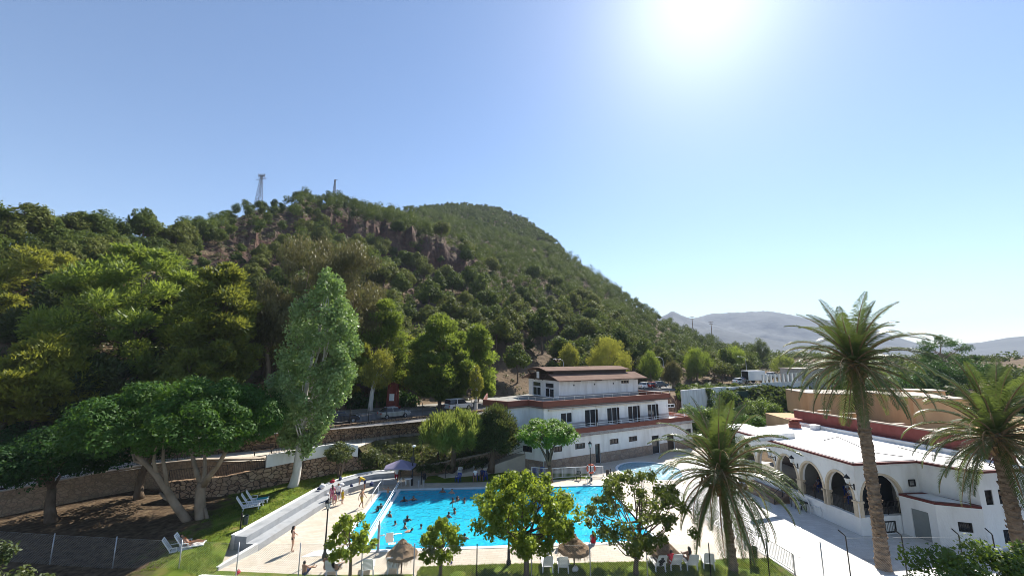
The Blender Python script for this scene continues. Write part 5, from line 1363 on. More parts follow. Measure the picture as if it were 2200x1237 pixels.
# concrete stepped seating
def seating():
    root = thing('stepped_seating', 'curved grey concrete stepped seating between the lawn and the pool deck', 'steps', (steps_top[0][0], steps_top[0][1], 0))
    o = Vector((steps_top[0][0], steps_top[0][1], 0))
    P = [Vector((x, y, 0)) for x, y in steps_top]
    nr_ = []
    for i in range(len(P)):
        d = (P[min(i + 1, len(P) - 1)] - P[max(i - 1, 0)]).normalized(); nr_.append(Vector((d.y, -d.x, 0)))
    def off(k): return [p + n * k for p, n in zip(P, nr_)]
    def level(k0, k1, z0, z1, name, m):
        A_, B_ = off(k0), off(k1); mb = MB()
        for i in range(len(P) - 1):
            mb.prism([(q.x - o.x, q.y - o.y) for q in (A_[i], B_[i], B_[i + 1], A_[i + 1])], z0, z1)
        mb.build(name, m, root)
    level(-0.18, 0.14, -0.1, 0.97, 'kerb', M['conc_edge'])
    level(0.14, 1.05, -0.1, 0.90, 'upper_seat', M['concrete'])
    level(1.05, 2.0, -0.1, 0.45, 'lower_seat', M['concrete'])
    ec = MB()
    q = [P[0] + nr_[0] * 2.0, P[0] + nr_[0] * 1.75]
    e0 = Vector((-18.75, 27.9, 0))
    poly = [(P[0] + nr_[0] * 2.0) - o, (P[0] + nr_[0] * 1.7) - o, (e0 - Vector((0.25, 0, 0))) - o, e0 - o]
    ec.prism([(p.x, p.y) for p in poly], -0.1, [0.5, 0.5, 0.2, 0.2]); ec.build('end_kerb', M['conc_edge'], root)
seating()

# ---- red wall, beige rooftops, garden walls on the right
red = low_wall('red_wall', 'long dark red rendered wall behind the restaurant roof', [(35.0, 51.0, 3.0, 6.75), (38.8, 32.4, 3.0, 6.75)], 0, 0.35, M['redwall'], M['cap'], caph=0.12)
low_wall('red_wall', 'short dark red return wall in front of the beige rooftop', [(40, 45.3, 5.0, 5.9), (44, 46.2, 5.0, 5.9)], 0, 0.3, M['redwall'], M['cap'])
def beige():
    root = thing('beige_building', 'flat beige rooftop with several sand-coloured stair rooms and low parapets', 'building', (42, 50, 0))
    def add(name, poly, z0, z1, m=M['beige']):
        return MB().prism([(x - 42, y - 50) for x, y in poly], z0, z1).build(name, m, root)
    add('roof_deck', [(35.8, 50), (39.4, 32), (70, 34), (70, 60), (37, 60)], 0, 5.15, M['beige'])
    rooms = [('stair_room', [at(1735, 845, 57), at(1903, 845, 54.0)], 6.0), ('stair_room', [at(1960, 856, 47), at(2085, 856, 46)], 8.0), ('parapet', [at(1910, 838, 62), at(2030, 838, 60)], 3.0)]
    a, b, c = at(1735, 845, 57), at(1903, 845, 54), at(1937, 842, 54.9)
    rooms = rooms[1:]
    pl = [(a.x, a.y), (b.x, b.y), (c.x, c.y), (c.x + 0.6, c.y + 5), (a.x + 1, a.y + 6)]
    r = add('stair_room', pl, 5.1, a.z)
    MB().prism([(x - 42, y - 50) for x, y in [(a.x - 0.15, a.y - 0.15), (b.x, b.y - 0.18), (c.x + 0.15, c.y - 0.15), (c.x + 0.75, c.y + 5), (a.x + 1, a.y + 6)]], a.z, a.z + 0.12).build('coping', M['cap'], r)
    wd_ = Wall((b.x, b.y), (c.x, c.y)); t = MB(); t.box((wd_.L * 0.45, -0.03, 6.1), (0.9, 0.06, 2.0)); g_ = MB(); wd_.put(t, g_); g_.v = [(v[0] - 42, v[1] - 50, v[2]) for v in g_.v]; g_.build('door', M['plastic'], root)
    for nm, (a, b), dp in rooms:
        d = (b - a); n = Vector((-d.y, d.x, 0)).normalized() * dp
        if n.y < 0: n = -n
        pl = [(a.x, a.y), (b.x, b.y), (b.x + n.x, b.y + n.y), (a.x + n.x, a.y + n.y)]
        r = add(nm, pl, 5.1, a.z)
        cp = MB().prism([((x - 42) , (y - 50)) for x, y in [(a.x - 0.15, a.y - 0.15), (b.x + 0.15, b.y - 0.15), (b.x + n.x + 0.15, b.y + n.y), (a.x + n.x - 0.15, a.y + n.y)]], a.z, a.z + 0.12).build('coping', M['cap'], r)
    for px, py, w in ((1770, 882, 1.3), (1825, 888, 1.3), (1930, 880, 1.2), (1955, 892, 1.2)):
        q = at(px, py, 52); b = MB().box((q.x - 42, q.y - 50, (5.1 + q.z) / 2), (w, 0.5, q.z - 5.1)); b.box((q.x - 42, q.y - 50, q.z + 0.04), (w + 0.1, 0.6, 0.08), 0, 1); b.build('chimney_block', [M['beige'], M['cap']], root)
    pr = MB()
    for (a, b) in (((39.2, 42), (46, 43.5)), ((46, 43.5), (46.5, 40)), ((38.9, 36), (52, 38)), ((36.4, 50.6), (41.5, 51.5))):
        w = Wall(a, b); t = MB(); t.box((w.L / 2, 0, 5.45), (w.L, 0.25, 0.8)); t.box((w.L / 2, 0, 5.9), (w.L, 0.35, 0.1), 0, 1); w.put(t, pr)
    pr.v = [(v[0] - 42, v[1] - 50, v[2]) for v in pr.v]
    pr.build('roof_parapet', [M['beige'], M['cap']], root)
    an = MB(); q = at(1910, 880, 53); an.box((q.x - 42 + 2.2, q.y - 50, 5.6), (0.5, 0.4, 0.5)); an.tube([(q.x - 42 + 2.2, q.y - 50, 5.8), (q.x - 42 + 2.2, q.y - 50, 6.6)], 0.05); an.build('roof_vent', M['grey'], root)
beige()
def pos_wall(label, px0, py0, px1, py1, Y0, Y1, drop, m, th=0.3, name='garden_wall', cap=None):
    a, b = at(px0, py0, Y0), at(px1, py1, Y1)
    return low_wall(name, label, [(a.x, a.y, a.z - drop, a.z), (b.x, b.y, b.z - drop, b.z)], 0, th, m, cap)
pos_wall('white retaining wall with a fence on it, right of the pool building', 1465, 838, 1560, 830, 80, 96, 4.5, M['white'])
pos_wall('white garden wall below the parked cars', 1556, 832, 1640, 826, 96, 96, 2.6, M['white'])
pos_wall('tall peeling white wall below the pillared railing', 1634, 822, 1735, 818, 100, 92, 5.5, M['white'])
gn = pos_wall('dark green windscreen fence below the white garden wall', 1545, 842, 1640, 838, 93, 94, 4.0, flat('green_screen', (0.008, 0.05, 0.035), 0.8), 0.05, 'screen_fence')
def pillars():
    root = thing('pillared_railing', 'row of white square pillars along the top of the peeling white wall', 'railing', tuple(at(1640, 822, 100)))
    o = at(1640, 822, 100)
    for i in range(9):
        q = at(1640, 822, 100).lerp(at(1712, 819, 93.5), i / 8)
        MB().box((0, 0, 0.95), (0.35, 0.35, 2.0)).build('pillar', M['white'], root, loc=q - o)
    e = at(1716, 819, 93) - o
    MB().bar((0, 0, 1.98), (e.x, e.y, e.z + 1.98), 0.3, 0.1).build('top_rail', M['white'], root)
pillars()
def far_house(name, label, px, py, Y, boxes, loc_z=0):
    p = at(px, py, Y); root = thing(name, label, 'house', p, 0)
    for nm, c, d, m in boxes: MB().box(c, d).build(nm, M[m], root)
    return root
far_house('hill_house', 'small white flat-roofed house on the hill shoulder', 1450, 718, 262, [('wall', (0, 3, 1.4), (11, 6, 3.6), 'white'), ('upper_room', (1.6, 4, 4.7), (5.2, 4, 3.0), 'white'), ('window', (-3, -0.03, 1.5), (1, 0.06, 1.1), 'glass'), ('window', (0, -0.03, 1.5), (1, 0.06, 1.1), 'glass'), ('window', (3, -0.03, 1.5), (1, 0.06, 1.1), 'glass')])
far_house('farm_building', 'long low building with a pale roof behind the dark hedge', 1940, 812, 110, [('wall', (0, 3, -2), (16, 8, 3), 'beige'), ('roof', (0, 3, -0.3), (17, 9, 0.4), 'roofwhite')])
far_house('farm_building', 'grey windowless shed between the tall palm and the white wall', 1748, 795, 100, [('wall', (0, 3, -2.5), (8, 7, 5.5), 'greyskirt'), ('roof', (0, 3, 0.35), (8.6, 7.6, 0.2), 'cap')])
far_house('tennis_hut', 'small green cabin with a white roof behind the short palm', 1600, 935, 56, [('wall', (0, 1.5, -0.5), (3.6, 3, 2.6), 'l_dark'), ('roof', (0, 1.5, 0.9), (4.2, 3.6, 0.15), 'whitemetal')])
# ================================================================ palms
def frond_mesh(elev, L, seed, droop):
    rg = random.Random(seed); mb = MB(); n = 22
    pts = []; p = Vector((0, 0, 0)); a = elev
    for i in range(n + 1):
        pts.append(p.copy())
        p = p + Vector((math.cos(a), 0, math.sin(a))) * (L / n)
        a -= droop * (0.35 + 1.3 * i / n) / n
    mb.tube(pts, [0.05 * (1 - i / n) + 0.008 for i in range(n + 1)], 5, 1)
    bend = rg.uniform(-0.15, 0.15)
    nl = 74
    for k in range(3, nl):
        t = k / nl; f = t * n; i = min(n - 1, int(f)); c = pts[i].lerp(pts[i + 1], f - i)
        d = (pts[i + 1] - pts[i]).normalized(); up = Vector((-d.z, 0, d.x)); sd_ = Vector((0, 1, 0))
        ln = L * 0.17 * math.sin(math.pi * (0.12 + 0.86 * t)) ** 0.7 * rg.uniform(0.85, 1.1)
        for s in (-1, 1):
            v = (d * 0.75 + sd_ * s * 0.95 + up * 0.38 + Vector((0, 0, -0.25)) * rg.uniform(0.4, 1.4)).normalized()
            e = c + v * ln; m_ = c + v * ln * 0.5 + Vector((0, 0, 0.04)); e.z -= ln * 0.16
            w = (d * 0.017 + up * 0.006) * (1.0 + L * 0.06)
            mb.add([c - w * 0.5, m_ - w, e, m_ + w, c + w * 0.5], [(0, 1, 2, 3, 4)], 0)
    return mb.mesh('frond', [M['l_palm'], M['boot']])
ELEVS = [(84, 0.5), (74, 0.95), (62, 1.3), (50, 1.5), (36, 1.65), (22, 1.7), (6, 1.6), (-12, 1.35), (-34, 1.0), (-58, 0.6)]
FR_ = {}
def palm(label, px, Y, z, pycrown, L, tr, nfr, seed, skirt=0.5, dates=False, loc=None, top_r=None):
    b = loc or spot(px, Y, z); h = hgt(pycrown, b.y, z); rg = random.Random(seed)
    root = thing('palm_tree', label, 'palm tree', b, 0, 'date palms by the pool and restaurant')
    mb = MB(); n = int(h / 0.16); pts = []; rs = []
    for i in range(n + 1):
        t = i / n
        pts.append((0.25 * math.sin(t * 2.2 + seed), 0.12 * math.sin(t * 3 + seed), -0.2 + (h + 0.1) * t))
        r = tr * (1.22 - 0.22 * min(1, t * 6)) * (1 - 0.12 * t) * (1.05 if i % 2 else 0.93) * rg.uniform(0.97, 1.03)
        if t > 0.87: r *= 1 + 0.5 * math.sin((t - 0.87) / 0.13 * math.pi * 0.72)
        rs.append(r)
    mb.tube(pts, rs, 14, 0, False)
    for i in range(int(h * 9)):      # old leaf-base scales on the trunk
        t = rg.random() ** 0.8; q = Vector(pts[int(t * n)]); a = rg.uniform(0, 6.28); r = rs[int(t * n)]
        c = q + Vector((math.cos(a) * r, math.sin(a) * r, 0))
        mb.bar(c - Vector((0, 0, 0.09)), c + Vector((math.cos(a) * 0.05, math.sin(a) * 0.05, 0.06)), tr * 0.42, 0.05)
    mb.build('trunk', M['palmtrunk'], root)
    tp = Vector(pts[-1]); bt = MB()
    for i in range(60):
        a = i * 2.4; zz = -1.5 + 1.5 * i / 60; r = tr * 1.15
        c = tp + Vector((math.cos(a) * r * 0.9, math.sin(a) * r * 0.9, zz))
        bt.bar(c, c + Vector((math.cos(a) * 0.28, math.sin(a) * 0.28, 0.42)), 0.15 * tr / 0.4 + 0.04, 0.06)
    bt.build('boot', M['boot'], root)
    for i in range(nfr):
        u = i / nfr
        k = min(len(ELEVS) - 1, int((u ** (0.82)) * (len(ELEVS) - 0.001) * (0.82 + skirt * 0.36)))
        k = min(k, len(ELEVS) - 1)
        key = (k, rg.randrange(2))
        if key not in FR_: FR_[key] = frond_mesh(R(ELEVS[k][0]), 4.0, k * 7 + key[1], ELEVS[k][1])
        a = i * 2.39996 + rg.uniform(-0.2, 0.2)
        o = link_mesh('frond', FR_[key], root)
        o.location = tp + Vector((math.cos(a), math.sin(a), 0)) * tr * 0.55 + Vector((0, 0, 0.1 - 0.55 * u))
        s = L / 4.0 * rg.uniform(0.88, 1.08)
        o.rotation_euler = (rg.uniform(-0.2, 0.2), rg.uniform(-0.08, 0.08), a); o.scale = (s, s, s)
    if dates:
        for i in range(7):
            a = i * 0.9 + 0.3; m2 = MB(); e = tp + Vector((math.cos(a) * 1.0, math.sin(a) * 1.0, -0.75))
            m2.tube([tp + Vector((0, 0, -0.2)), tp.lerp(e, 0.6) + Vector((0, 0, 0.45)), e], 0.03, 5)
            for j in range(26): m2.ell(e + Vector((rg.gauss(0, 0.16), rg.gauss(0, 0.16), rg.gauss(-0.12, 0.2))), (0.075, 0.075, 0.1), 6, 4)
            m2.build('date_cluster', M['dates'], root)
    return root
palm('tall date palm with a thick scaly trunk in front of the restaurant', 1895, 28.0, 0.0, 770, 4.55, 0.36, 68, 1, 0.3)
palm('shorter date palm with hanging date clusters at the end of the front lawn', 1570, 27.9, 0.03, 1003, 4.9, 0.26, 60, 2, 0.5, True)
palm('date palm cut by the right edge of the photo', 2205, 27.0, 0.0, 925, 4.8, 0.36, 66, 3, 0.4)

# ================================================================ fences in front
wall_pts = [(-40, 28.6, -1.5, 0.36), (-29, 27.5, -1.5, 0.22), (-17.5, 26.6, -1.5, 0.12), (0, 26.4, -1.5, 0.08), (16, 26.55, -1.5, 0.12), (30, 26.8, -1.5, 0.14)]
low_wall('front_wall', 'low boundary wall with white coping along the bottom of the photo', wall_pts, 0, 0.25, mat('old_plaster', (0.3, 0.24, 0.19), (0.42, 0.36, 0.3), 1.5, 0.9), M['white'])
def wall_at(px):
    lo, hi = -40.0, 30.0
    X = [p[0] for p in wall_pts]; Yv = [p[1] for p in wall_pts]; Z = [p[3] for p in wall_pts]
    for _ in range(40):
        m = (lo + hi) / 2; y = float(np.interp(m, X, Yv)) + 0.12; z = float(np.interp(m, X, Z))
        if proj(m, y, z)[0] < px: lo = m
        else: hi = m
    return Vector((lo, float(np.interp(lo, X, Yv)) + 0.12, float(np.interp(lo, X, Z)) + 0.05))
posts = [(-20, 1), (105, 0), (240, 0), (382, 0), (506, 0), (640, 0), (775, 0), (888, 0), (1024, 1), (1142, 0), (1269, 0), (1392, 0), (1528, 1), (1654, 1), (1771, 0)]
def wire_fence(label, plist, h, bent):
    p0 = wall_at(plist[0][0]); root = thing('chain_link_fence', label, 'fence', p0)
    P = [wall_at(px) for px, _ in plist]
    for p, (px, dk) in zip(P, plist):
        q = p - p0; mb = MB()
        if bent: mb.tube([q - Vector((0, 0, 0.3)), q + Vector((0, 0, h)), q + Vector((-0.16, -0.1, h + 0.12)), q + Vector((-0.5, -0.12, h + 0.42))], 0.035, 6)
        else: mb.tube([q - Vector((0, 0, 0.3)), q + Vector((0, 0, h))], 0.034, 6)
        mb.build('post', M['black'] if (dk or bent) else M['grey'], root)
    mb = MB()
    for a, b in zip(P[:-1], P[1:]):
        L = (b - a).length; d = (b - a) / L; s = 0.11; hh = h - 0.12
        n = int((L + hh) / s)
        for k in range(-int(hh / s), int(L / s)):
            for sgn in (0, 1):
                x0, z0, x1, z1 = k * s, 0.05, k * s + hh, hh
                if x0 < 0: z0 += -x0; x0 = 0
                if x1 > L: z1 -= x1 - L; x1 = L
                if x1 - x0 < 0.05: continue
                if sgn: x0, x1 = L - x0, L - x1
                A_ = a - p0 + d * x0 + Vector((0, 0, z0)); B_ = a - p0 + d * x1 + Vector((0, 0, z1))
                n2 = Vector((0, 0, 0.0035))
                mb.add([A_ - n2, B_ - n2, B_ + n2, A_ + n2], [(0, 1, 2, 3)])
        mb.bar(a - p0 + Vector((0, 0, h - 0.1)), b - p0 + Vector((0, 0, h - 0.1)), 0.006)
    mb.build('wire_mesh', M['grey'], root)
wire_fence('chain-link fence with thin straight posts along the front wall', posts, 2.0, False)
wire_fence('taller fence with dark bent-topped posts in front of the restaurant plaza', [(1828, 0), (1950, 0), (2075, 0), (2200, 0)], 2.3, True)
f0 = [G(1352, 1032), G(1415, 1062), G(1500, 1103), G(1600, 1163), G(1708, 1232)]
railing('pool_fence', [tuple(p) for p in f0], 1.15, None, 'grey', 2.0, 0.13, (1.0, 0.12), 0.035, 0.009, label='long pale metal railing between the pool deck and the restaurant plaza')
railing('pool_fence', [(2.2, 47.2, 0), (4.4, 46.6, 0), (5.6, 47.0, 0), (10.3, 47.6, 0)], 1.1, None, 'whitemetal', 1.8, 0.13, (1.0, 0.1), 0.04, 0.012, label='white metal fence in front of the pool building, beside the flat-topped tree')

# ================================================================ street and pool furniture
def lantern_post(label, base, h, buoy=False):
    root = thing('street_lamp', label, 'lamp post', base, 0, None)
    mb = MB(); mb.lathe([(0.16, 0), (0.16, 0.25), (0.1, 0.35), (0.085, 0.9), (0.055, 1.0), (0.045, h - 0.75), (0.07, h - 0.72), (0.03, h - 0.6)], 10); mb.build('pole', M['black'], root)
    g = MB(); g.lathe([(0.1, h - 0.6), (0.19, h - 0.22)], 6, sm=False); g.build('lamp_glass', flat('lamp_glass', (0.6, 0.62, 0.62), 0.2), root)
    c = MB(); c.lathe([(0.23, h - 0.23), (0.2, h - 0.17), (0.08, h - 0.05), (0.03, h + 0.02), (0.0, h + 0.1)], 6, sm=False)
    for k in range(6): a = k * math.pi / 3; c.bar((0.1 * math.cos(a), 0.1 * math.sin(a), h - 0.6), (0.195 * math.cos(a), 0.195 * math.sin(a), h - 0.22), 0.018)
    c.build('lamp_cap', M['black'], root)
    return root
lb = G(1270, 1032)
lantern_post('black lantern post behind the pool carrying the lifebuoy', lb, hgt(948, lb.y, 0))
def lifebuoy():
    p = lb + Vector((0, -0.14, 1.28)); root = thing('lifebuoy', 'orange lifebuoy ring hanging on the black lantern post', 'lifebuoy', p)
    mb = MB(); n, k = 20, 8; vs, fs = [], []
    for i in range(n):
        a = 2 * math.pi * i / n
        for j in range(k):
            b = 2 * math.pi * j / k; r = 0.42 + 0.1 * math.cos(b)
            vs.append((r * math.cos(a), 0.07 * math.sin(b), r * math.sin(a)))
            fs.append((i * k + j, ((i + 1) % n) * k + j, ((i + 1) % n) * k + (j + 1) % k, i * k + (j + 1) % k))
    mb.add(vs, fs, 0, True).build('ring', M['orangeplastic'], root)
    st = MB()
    for i in range(4):
        a = math.pi / 4 + i * math.pi / 2; st.box((0.42 * math.cos(a), 0, 0.42 * math.sin(a)), (0.23, 0.16, 0.08), 0, 0, 0, -a)
    st.build('band', M['plastic'], root)
lifebuoy()
lb2 = G(697, 1198); lantern_post('black lantern post on the deck left of the pool', lb2, hgt(1071, lb2.y, 0))
lantern_post('black lantern post hidden behind the largest front tree', G(1093, 1213), 3.6)
q = G(885, 1042); root = thing('street_lamp', 'tall dark lamp pole with a pale head beside the purple parasol', 'lamp post', q)
MB().lathe([(0.12, 0), (0.11, 1), (0.07, 1.05), (0.05, hgt(960, q.y, 0))], 8).build('pole', M['black'], root)
MB().ell((0.1, -0.15, hgt(957, q.y, 0)), (0.22, 0.16, 0.12), 8, 5).build('lamp_head', M['plastic'], root)
MB().box((0, -0.12, 2.6), (0.4, 0.25, 0.55)).build('loudspeaker', M['black'], root)
# lamps on arms along the road
def street_light(label, px, py, Y, z=5.0, side=1):
    b = spot(px, Y, z); h = hgt(py, Y, z); root = thing('street_light', label, 'street light', b, 0, 'curved street lights along the road')
    MB().tube([(0, 0, -0.3), (0, 0, h - 1), (0.2 * side, 0, h - 0.3), (0.9 * side, 0, h), (1.8 * side, 0, h + 0.05)], [0.1, 0.07, 0.06, 0.05, 0.05], 6).build('pole', M['grey'], root)
    MB().ell((2.1 * side, 0, h + 0.03), (0.45, 0.18, 0.1), 8, 5).build('lamp_head', M['plastic'], root)
street_light('curved street light over the roof of the pool building', 1212, 771, 95, 5, -1)
street_light('curved street light right of the pool building among eucalyptus', 1428, 767, 110, 5, -1)
street_light('curved street light above the car park', 1607, 766, 118, 5, -1)
# bins
def bin_(label, p, m='black', side=1):
    root = thing('litter_bin', label, 'bin', p, 0, 'litter bins on posts')
    MB().bar((0, 0, -0.1), (0, 0, 1.25), 0.08).build('post', M['black'], root)
    mb = MB(); mb.lathe([(0.17, 0.45), (0.21, 1.0), (0.225, 1.02), (0.225, 1.06), (0.2, 1.06), (0.19, 0.6)], 12, (0.3 * side, 0, 0)); mb.bar((0, 0, 0.8), (0.15 * side, 0, 0.8), 0.05); mb.build('bucket', M[m], root)
M['greenbin'] = flat('dark_green_bin', (0.006, 0.022, 0.018), 0.5)
bin_('dark bin on a post at the corner of the stepped seating', G(516, 1140, 0.75), 'greenbin')
bin_('dark green bin on a post beside the pale railing, right end of the lawn', G(1613, 1212), 'greenbin')
bin_('small dark bin on a post near the lantern with the lifebuoy', G(1312, 1032), 'black', -1)
bin_('dark bin on a post by the lamp pole behind the pool', G(905, 1040), 'black')

def straw_parasol(label, px, Y, pytop, wpx, seed):
    b = spot(px, Y, 0.0); h = hgt(pytop, Y, 0); w = wid(wpx, Y, 2.2) / 2; rg = random.Random(seed)
    root = thing('straw_parasol', label, 'parasol', b, 0, 'straw parasols on the front lawn')
    MB().tube([(0, 0, -0.2), (0, 0, h - 0.15)], 0.05, 7).build('pole', M['woodpole'], root)
    mb = MB(); n = 30; rings = [(0.02, h), (0.28, h - 0.2), (0.3, h - 0.3), (0.62, h - 0.52), (0.65, h - 0.62), (0.95, h - 0.8), (1.0, h - 0.98), (0.9, h - 1.0), (0.3, h - 0.55)]
    vs, fs = [], []
    for r, z in rings:
        for k in range(n):
            a = 2 * math.pi * k / n; j = rg.uniform(0.95, 1.05)
            vs.append((w * r * j * math.cos(a), w * r * j * math.sin(a), z + rg.uniform(-0.03, 0.03)))
    for i in range(len(rings) - 1):
        for k in range(n): fs.append((i * n + k, i * n + (k + 1) % n, (i + 1) * n + (k + 1) % n, (i + 1) * n + k))
    mb.add(vs, fs)
    for k in range(700):
        a = rg.uniform(0, 6.28); t = rg.random() ** 0.6; r = w * (0.1 + 0.93 * t); z = h - 0.1 - 0.82 * t + rg.uniform(0, 0.06)
        d = Vector((math.cos(a), math.sin(a), -0.9 - 0.5 * t)) * rg.uniform(0.12, 0.24); s_ = Vector((-math.sin(a), math.cos(a), 0)) * 0.012
        c = Vector((r * math.cos(a), r * math.sin(a), z)); mb.add([c - s_, c + s_, c + d + s_ * 0.4, c + d - s_ * 0.4], [(0, 1, 2, 3)])
    mb.build('canopy', M['thatch'], root)
straw_parasol('straw parasol with a pointed top between the two small front trees', 862, 27.6, 1156, 64, 1)
straw_parasol('straw parasol between the two big front trees', 1234, 28.4, 1147, 66, 2)
straw_parasol('straw parasol half hidden under the olive-green tree', 1430, 28.8, 1155, 60, 3)
q = G(859, 1040); root = thing('sun_parasol', 'open lilac-grey square parasol at the back left corner of the pool', 'parasol', q)
hh = hgt(986, q.y, 0); MB().tube([(0, 0, -0.1), (0, 0, hh)], 0.03, 6).build('pole', M['black'], root)
mb = MB(); w = 1.42; ang = [(1, 1), (0, 1.12), (-1, 1), (-1.12, 0), (-1, -1), (0, -1.12), (1, -1), (1.12, 0)]
rim_ = [(x * w, y * w * 0.8, hh - 0.62 - (0.08 if abs(x) == abs(y) else 0)) for x, y in ang]
mb.add([(0, 0, hh)] + rim_ + [(x, y, z - 0.1) for x, y, z in rim_], [(0, i + 1, (i + 1) % 8 + 1) for i in range(8)] + [(i + 1, i + 9, (i + 1) % 8 + 9, (i + 1) % 8 + 1) for i in range(8)])
mb.build('canopy', flat('lilac_cloth', (0.22, 0.20, 0.30), 0.8), root)

# white plastic loungers and chairs
def lounger_proto(col, mname):
    m = M[mname]; root = thing('sun_lounger', '', 'sun lounger')
    s = MB()
    for k in range(9): s.box((0, 0.06 + k * 0.135, 0.36), (0.56, 0.115, 0.03))
    for x in (-0.31, 0.31): s.box((x, 0.6, 0.345), (0.06, 1.3, 0.07))
    s.build('seat', m, root, bevel=0.008)
    b = MB(); ca, sa = math.cos(R(58)), math.sin(R(58))
    for k in range(7):
        d = 0.1 + k * 0.115; b.box((0, -d * ca, 0.37 + d * sa), (0.54 - 0.012 * k, 0.1, 0.028), 0, 0, -R(58))
    for x in (-0.29, 0.29): b.bar((x, 0, 0.36), (x * 0.9, -0.9 * ca, 0.36 + 0.9 * sa), 0.055, 0.045)
    b.box((0, -0.92 * ca, 0.37 + 0.92 * sa), (0.52, 0.1, 0.05), 0, 0, -R(58)); b.build('backrest', m, root, bevel=0.008)
    for x, y in ((-0.3, 0.08), (0.3, 0.08), (-0.3, 1.1), (0.3, 1.1)):
        MB().bar((x, y, 0.33), (x * 1.06, y + (0.06 if y > 0.5 else -0.06), 0), 0.07, 0.05).build('leg', m, root)
    for x in (-0.36, 0.36):
        a = MB(); a.box((x, 0.12, 0.6), (0.06, 0.5, 0.035)); a.bar((x, 0.34, 0.6), (x, 0.36, 0.36), 0.05, 0.04); a.build('armrest', m, root)
    return root
def chair_proto(mname):
    m = M[mname]; root = thing('plastic_chair', '', 'chair')
    MB().box((0, 0.0, 0.43), (0.46, 0.44, 0.04)).build('seat', m, root, bevel=0.015)
    b = MB()
    for k in range(5): b.bar((-0.18 + 0.09 * k, -0.21, 0.46), (-0.18 + 0.09 * k, -0.31, 0.84), 0.05, 0.02)
    b.bar((-0.23, -0.31, 0.84), (0.23, -0.31, 0.84), 0.03, 0.07); b.bar((-0.22, -0.21, 0.45), (-0.23, -0.31, 0.84), 0.04); b.bar((0.22, -0.21, 0.45), (0.23, -0.31, 0.84), 0.04)
    b.build('backrest', m, root)
    for x, y in ((-0.2, -0.19), (0.2, -0.19), (-0.2, 0.19), (0.2, 0.19)): MB().bar((x, y, 0.42), (x * 1.15, y * 1.15, 0), 0.045).build('leg', m, root)
    for x in (-0.24, 0.24):
        a = MB(); a.box((x, 0, 0.64), (0.05, 0.42, 0.03)); a.bar((x, 0.19, 0.64), (x, 0.19, 0.43), 0.04); a.build('armrest', m, root)
    return root
def spawn(proto, lst, group):
    for i, (p, rz, lb_) in enumerate(lst):
        o = proto if i == 0 else copy_tree(proto)
        o.location = p; o.rotation_euler = (0, 0, rz); o['label'] = lb_; o['group'] = group
    return lst
WL = lounger_proto('w', 'plastic')
spawn(WL, [(G(1178, 1236, 0.03) + Vector((0, 0.3, 0)), 0.02, 'white slatted lounger behind the front wall, left of the one with a bag'), (G(1212, 1237, 0.03) + Vector((0, 0.3, 0)), -0.05, 'white slatted lounger right of the largest front tree, second of a pair'),
           (G(1424, 1234, 0.03) + Vector((0, 0.3, 0)), 0.04, 'white lounger with a black-clad person on it'), (G(1458, 1232, 0.03) + Vector((0, 0.35, 0)), 0.0, 'white lounger between the black-clad person and the long-haired woman'),
           (G(1494, 1233, 0.03) + Vector((0, 0.35, 0)), -0.05, 'white lounger just behind the long-haired sitting woman'), (G(1530, 1230, 0.03) + Vector((0, 0.35, 0)), -0.3, 'empty white lounger left of the short palm trunk'),
           (G(840, 1239, 0.03) + Vector((0, 0.3, 0)), 0.0, 'empty white lounger beneath the left straw parasol'), (G(786, 1243, 0.03) + Vector((0, 0.3, 0)), 0.25, 'empty white lounger right of the leftmost front tree'),
           (G(706, 1246, 0.03) + Vector((0, 0.3, 0)), 0.1, 'white lounger under the woman in the orange bikini'),
           (G(366, 1194, 0.32), R(-62), 'white lounger on the left lawn carrying a towel, nearer of the two'), (G(392, 1184, 0.45), R(-68), 'white lounger on the left lawn with a sunbather lying on it'),
           (G(521, 1098, 0.82), R(-62), 'white lounger nearest the bin in the row of three on the left lawn'), (G(531, 1090, 0.85), R(-62), 'middle white lounger of the row of three on the left lawn'),
           (G(541, 1083, 0.88), R(-62), 'farthest white lounger of the row of three, with a turquoise towel')], 'white plastic sun loungers')
WC = chair_proto('plastic')
pl_z = 0.01
def PZ(px, py): return G(px, py, pl_z)
spawn(WC, [(G(988, 1022, 0.03), R(180), 'white chair on the lawn left of the seated people behind the pool'), (G(1022, 1018, 0.03), R(190), 'white chair in the middle of the back lawn'), (G(1041, 1013, 0.03), R(175), 'white chair nearest the tamarisk on the back lawn'),
           (PZ(1722, 1094), R(250), 'white chair left of the stacked chairs under the arches'), (PZ(1748, 1102), R(240), 'white chair at the bottom of the stack under the arches'), (PZ(1748, 1102) + Vector((0, 0, 0.1)), R(240), 'second white chair of the stack under the arches'),
           (PZ(1748, 1102) + Vector((0, 0, 0.2)), R(240), 'white chair on top of the stack under the arches'), (PZ(1776, 1113), R(205), 'white chair beside the white tables under the arches')], 'white plastic chairs')
BC = chair_proto('blueplastic')
spawn(BC, [(G(1238, 995), R(170), 'leftmost blue chair against the wall of the pool building'), (G(1246, 995), R(185), 'blue chair next to the towel by the pool building wall'), (G(1263, 992), R(180), 'blue chair next to the lantern post by the pool building wall'),
           (G(984, 1035, 0.03), R(150), 'blue chair left of the person in white behind the pool'), (G(1042, 1030, 0.03), R(200), 'blue chair right of the seated people behind the pool'),
           (G(1150, 1022, 0.03), R(170), 'blue chair left of the flat-topped tree trunk'), (G(1166, 1021, 0.03), R(180), 'second blue chair left of the flat-topped tree trunk')], 'blue plastic chairs')
GC = chair_proto('greenbin'); spawn(GC, [(G(1243, 1031), R(160), 'dark green chair on the small grass patch by the lifebuoy')], 'dark chairs')
